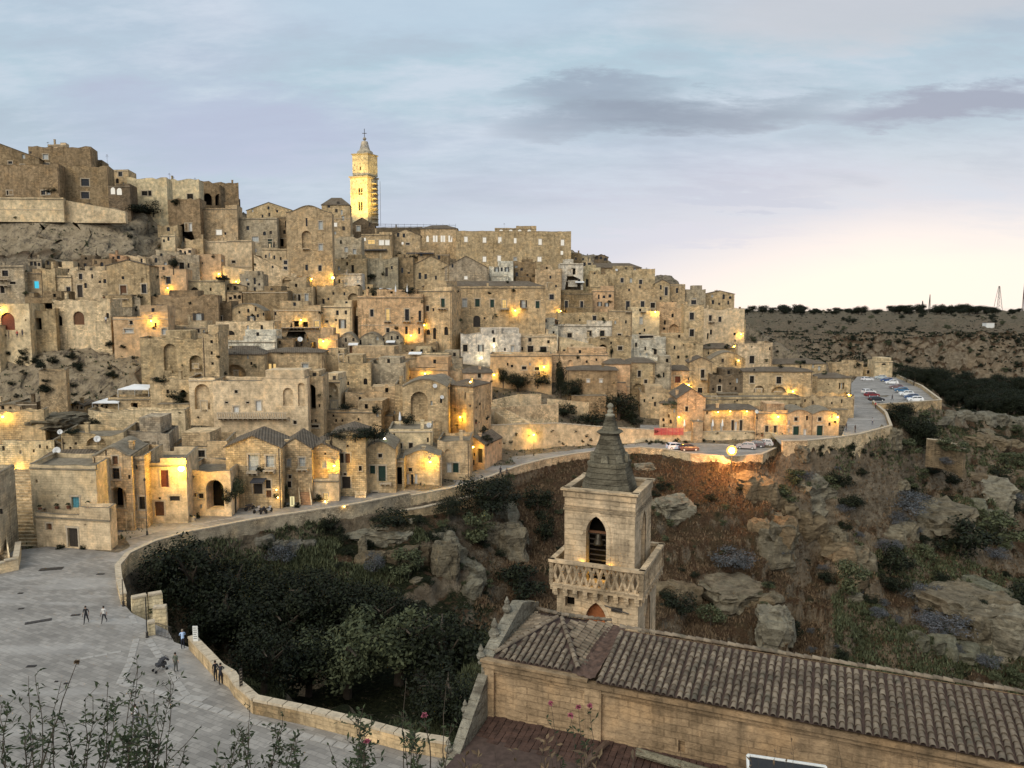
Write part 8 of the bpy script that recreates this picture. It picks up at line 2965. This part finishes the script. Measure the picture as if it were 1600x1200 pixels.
for ln in NEAR.strip().splitlines():
    a = ln.split(None, 7)
    spray(*[float(q) for q in a[:5]], a[7], n=int(int(a[5]) * .55), lsize=float(a[6]) * .82, spread=10, stems=2 if int(a[5]) > 44 else 1, thick=.0055, grp='leafy branches close to the lookout')
spray(45, 1260, 118, 1036, 5.0, 'long bending stalk with a dry orange seed head', n=0, leafy=0, flower='dry', bend=.35)
spray(660, 1290, 662, 1118, 4.8, 'pink flower before the dark trees at the parapet end', n=10, flower='pink')
spray(575, 1290, 572, 1160, 4.5, 'pink flower on the leafy branch in the lower middle', n=20, flower='pink')
for px, py, lab in ((862, 1098, 'leftmost pink flower before the church wall'), (892, 1118, 'lowest pink flower before the church wall'), (905, 1106, 'middle pink flower before the church wall'), (922, 1104, 'rightmost pink flower before the church wall')):
    spray(900 + rn.uniform(-12, 12), 1300, px, py, 5.0, lab, n=14, flower='pink', lsize=.045, thick=.005)
for i in range(22):
    px = rn.uniform(690, 1010)
    spray(px, 1290, px + rn.uniform(-20, 20), rn.uniform(1150, 1195), 4.8, 'thin dry grass stalk at the lower edge before the church', n=6, leafy=.2, lmat=M_DRY, lsize=.07, thick=.004, grp='dry stalks before the church', cat='grass stalk')
for i in range(10):
    px = rn.uniform(1060, 1560)
    spray(px, 1290, px + rn.uniform(-16, 16), rn.uniform(1120, 1195), 5.2, 'thin bare stalk rising before the nave wall', n=3, leafy=.1, lmat=M_DRY, lsize=.05, thick=.003, grp='bare stalks before the nave wall', cat='grass stalk')
# rim of rock the shrubs grow from, just below the view
for i, x in enumerate((-3.2, -2.0, -.8, .5, 1.6)):
    boulder('ledge_rock', Vector((x, 3.6, 26.05)), .8, .5, .35, 200 + i, ['rock of the lookout rim, left end', 'rock of the lookout rim, second', 'rock of the lookout rim, middle', 'rock of the lookout rim, fourth', 'rock of the lookout rim, right end'][i], sub=3)
print('objects', len(COL.objects))
# ------------------------------------------------------------------ balconies and small fittings as parts of their houses
def find_house(px, py):
    c = [h for h in HOUSES if h['x0'] - 1 <= px <= h['x1'] + 1 and h['yt'] - 1 <= py <= h['yb'] + 1]
    return min(c, key=lambda h: h['F'].at(h['L'] / 2, 0).y) if c else None


def balcony(x0, x1, py, stone=False, dep=1.0, rail=True):
    h = find_house((x0 + x1) / 2, py)
    if not h: return
    F = h['F']; root = h['root']; inv = Matrix.Translation(-Vector(root.location))
    u0, v = F.uv(x0, py); u1, _ = F.uv(x1, py)
    M4 = Matrix(((F.u.x, F.n.x, 0, 0), (F.u.y, F.n.y, 0, 0), (0, 0, 1, 0), (0, 0, 0, 1)))
    def add(nm, mb, par=None, col=None):
        o = mb.build(nm, par or root, color=col)
        if par is None: o.matrix_parent_inverse = inv
        return o
    m = MB().mat(M_TRIM); m.box((0, 0, 0), ((u1 - u0) / 2, dep / 2, .08), Matrix.Translation(F.at((u0 + u1) / 2, v, dep / 2)) @ M4)
    b = add('balcony', m)
    n = max(2, int((u1 - u0) / .9))
    for k in range(n + 1):
        m = MB().mat(M_TRIM); m.box((0, 0, 0), (.09, dep * .35, .16), Matrix.Translation(F.at(u0 + .1 + (u1 - u0 - .2) * k / n, v - .24, dep * .38)) @ M4); add('bracket', m, b)
    if stone:
        m = MB().mat(M_TRIM); m.box((0, 0, 0), ((u1 - u0) / 2, .1, .07), Matrix.Translation(F.at((u0 + u1) / 2, v + .98, dep - .1)) @ M4); add('handrail', m, b)
        k = u0 + .15
        while k < u1:
            m = MB().mat(M_TRIM); m.box((0, 0, 0), (.10, .07, .45), Matrix.Translation(F.at(k, v + .5, dep - .1)) @ M4); add('baluster', m, b); k += .42
    elif rail:
        m = MB().mat(M_IRON)
        P = [F.at(u0 + .03, v + .95, 0), F.at(u0 + .03, v + .95, dep - .04), F.at(u1 - .03, v + .95, dep - .04), F.at(u1 - .03, v + .95, 0)]
        m.tube(P, .022, n=4); add('handrail', m, b)
        m = MB().mat(M_IRON); k = u0 + .05
        while k < u1:
            m.tube([F.at(k, v + .05, dep - .04), F.at(k, v + .95, dep - .04)], .012, n=3); k += .16
        o = add('railing_bars', m, b); o['kind'] = 'stuff'


for a in [(343, 452, 652, True, 1.3), (600, 612, 502), (629, 642, 502), (651, 661, 502), (686, 700, 482), (781, 796, 483), (186, 202, 467), (1, 16, 437), (1, 16, 446), (229, 248, 710), (977, 985, 487), (1000, 1009, 487), (388, 405, 737), (414, 431, 734),
          (881, 890, 483), (905, 914, 483), (473, 484, 389), (465, 482, 732), (917, 926, 527), (937, 946, 527), (814, 823, 481), (1106, 1116, 503), (1094, 1103, 592), (430, 500, 512), (595, 612, 754)]:
    balcony(*a)
def awning(x0, x1, py, dark, dep=1.4):
    h = find_house((x0 + x1) / 2, py)
    if not h: return
    F = h['F']; u0, v = F.uv(x0, py); u1, _ = F.uv(x1, py)
    m = MB().mat(M_DARKCANVAS if dark else M_TENT)
    a, b, c, d = F.at(u0, v + .35, .03), F.at(u1, v + .35, .03), F.at(u1, v, dep), F.at(u0, v, dep)
    m.poly([d, c, b, a]); dn = Vector((0, 0, -.2)); m.poly([d + dn, c + dn, c, d])
    o = m.build('awning', h['root']); o.matrix_parent_inverse = Matrix.Translation(-Vector(h['root'].location))


for a in [(396, 417, 750, True), (567, 605, 391, True), (635, 678, 396, True), (122, 154, 403, True), (545, 560, 538, False), (604, 618, 534, False), (987, 1026, 526, True), (640, 660, 552, False), (898, 912, 441, False)]:
    awning(*a)
# flower pots along ledges
for px, py, lab in [(65, 797, 'flower pot at the left end of the low house ledge'), (91, 795, 'flower pot on the low house ledge left of the turquoise door'), (109, 794, 'flower pot just left of the turquoise door'), (140, 791, 'pair of pots right of the turquoise door'), (112, 467, 'pot at the foot of the brown window on the left terrace'), (163, 466, 'red pot at the dark blue door terrace'),
                    (744, 662, 'pot at the left end of the garden walk'), (778, 660, 'pot in the row on the garden walk'), (795, 661, 'last pot of the row on the garden walk'), (1190, 681, 'flower pot left of the brightly lit door'), (1222, 682, 'flower pot right of the brightly lit door')]:
    p, dist = hit(px, py)
    root = empty('potted_plant', p + Vector((0, -.3, 0)), lab, 'potted plant')
    m = MB().mat(M_TERRA); m.lathe([(.16, 0), (.23, .34), (.25, .38), (.2, .38)], n=10); m.build('pot', root)
    me_ = crown('scrub', 1); o = link('foliage', me_, root); o.location = (0, 0, .62); o.scale = (.34, .34, .36)
# ------------------------------------------------------------------ continuous limestone ledges of the gorge
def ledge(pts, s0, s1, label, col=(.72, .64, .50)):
    rg_ = random.Random(len(label) * 7 + int(pts[0][0]))
    P = []
    for (ax, ay), (bx, by) in zip(pts, pts[1:]):
        n = max(1, int(math.hypot(bx - ax, by - ay) / (s0 * .55)))
        P += [(ax + (bx - ax) * k / n, ay + (by - ay) * k / n) for k in range(n)]
    p0 = None
    for i, (px, py) in enumerate(P):
        p = hitT(px, py)
        if p is None: continue
        k = (p - CAMP).length / FPX
        if p0 is None:
            p0 = p
            root = empty('limestone_ledge', p, label, 'rock ledge')
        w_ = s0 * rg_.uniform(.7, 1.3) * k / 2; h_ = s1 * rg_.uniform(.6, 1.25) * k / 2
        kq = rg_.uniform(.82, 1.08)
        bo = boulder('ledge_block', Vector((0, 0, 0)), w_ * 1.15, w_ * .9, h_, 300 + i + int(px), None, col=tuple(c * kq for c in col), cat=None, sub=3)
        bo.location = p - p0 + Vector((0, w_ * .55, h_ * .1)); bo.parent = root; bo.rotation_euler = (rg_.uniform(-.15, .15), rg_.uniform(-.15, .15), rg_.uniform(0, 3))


for a in [([(1170, 765), (1215, 790), (1250, 815), (1290, 850), (1325, 895), (1340, 940)], 34, 44, 'broken cliff edge running down the spur right of the floodlight', (.72, .58, .42)),
          ([(1195, 830), (1225, 850), (1250, 880)], 38, 60, 'tall tan cliff face under the end of the brown hill', (.78, .60, .42)),
          ([(1040, 928), (1100, 936), (1160, 946), (1215, 940)], 30, 26, 'low broken ledge crossing behind the nave roof', (.66, .54, .40)),
          ([(1395, 842), (1440, 822), (1490, 815), (1530, 826)], 32, 34, 'curved pale ledge in the middle of the right slope', (.74, .68, .56)),
          ([(1530, 800), (1560, 830), (1575, 870)], 26, 34, 'pale mossy ledge dropping near the right edge', (.6, .62, .52)),
          ([(1490, 945), (1540, 935), (1600, 960)], 34, 36, 'mossy ledge low on the right slope', (.58, .6, .5)),
          ([(1440, 1010), (1500, 1030), (1560, 1025)], 30, 30, 'lowest mossy ledge above the nave roof', (.56, .56, .46)),
          ([(1500, 742), (1560, 752), (1625, 748)], 26, 18, 'long thin ledge on the slope beyond the gorge', (.62, .5, .38)),
          ([(1480, 700), (1540, 690), (1625, 705)], 24, 16, 'upper thin ledge beyond the gorge', (.6, .5, .38)),
          ([(1470, 660), (1530, 655), (1625, 668)], 22, 20, 'grey cliff band under the belt of gorge trees', (.6, .58, .52)),
          ([(410, 850), (460, 858), (500, 850)], 28, 22, 'grey ledge under the left part of the road wall', (.62, .6, .56)),
          ([(545, 838), (600, 848), (650, 838)], 26, 18, 'pale overhanging ledge edge below the road', (.74, .72, .64)),
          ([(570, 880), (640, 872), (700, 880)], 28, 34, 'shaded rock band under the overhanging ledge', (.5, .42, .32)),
          ([(690, 850), (740, 900), (735, 950)], 28, 40, 'pale rock rib running down into the ravine', (.66, .64, .56)),
          ([(790, 815), (815, 850), (800, 890)], 30, 40, 'layered crag left of the bell tower', (.72, .68, .58))]:
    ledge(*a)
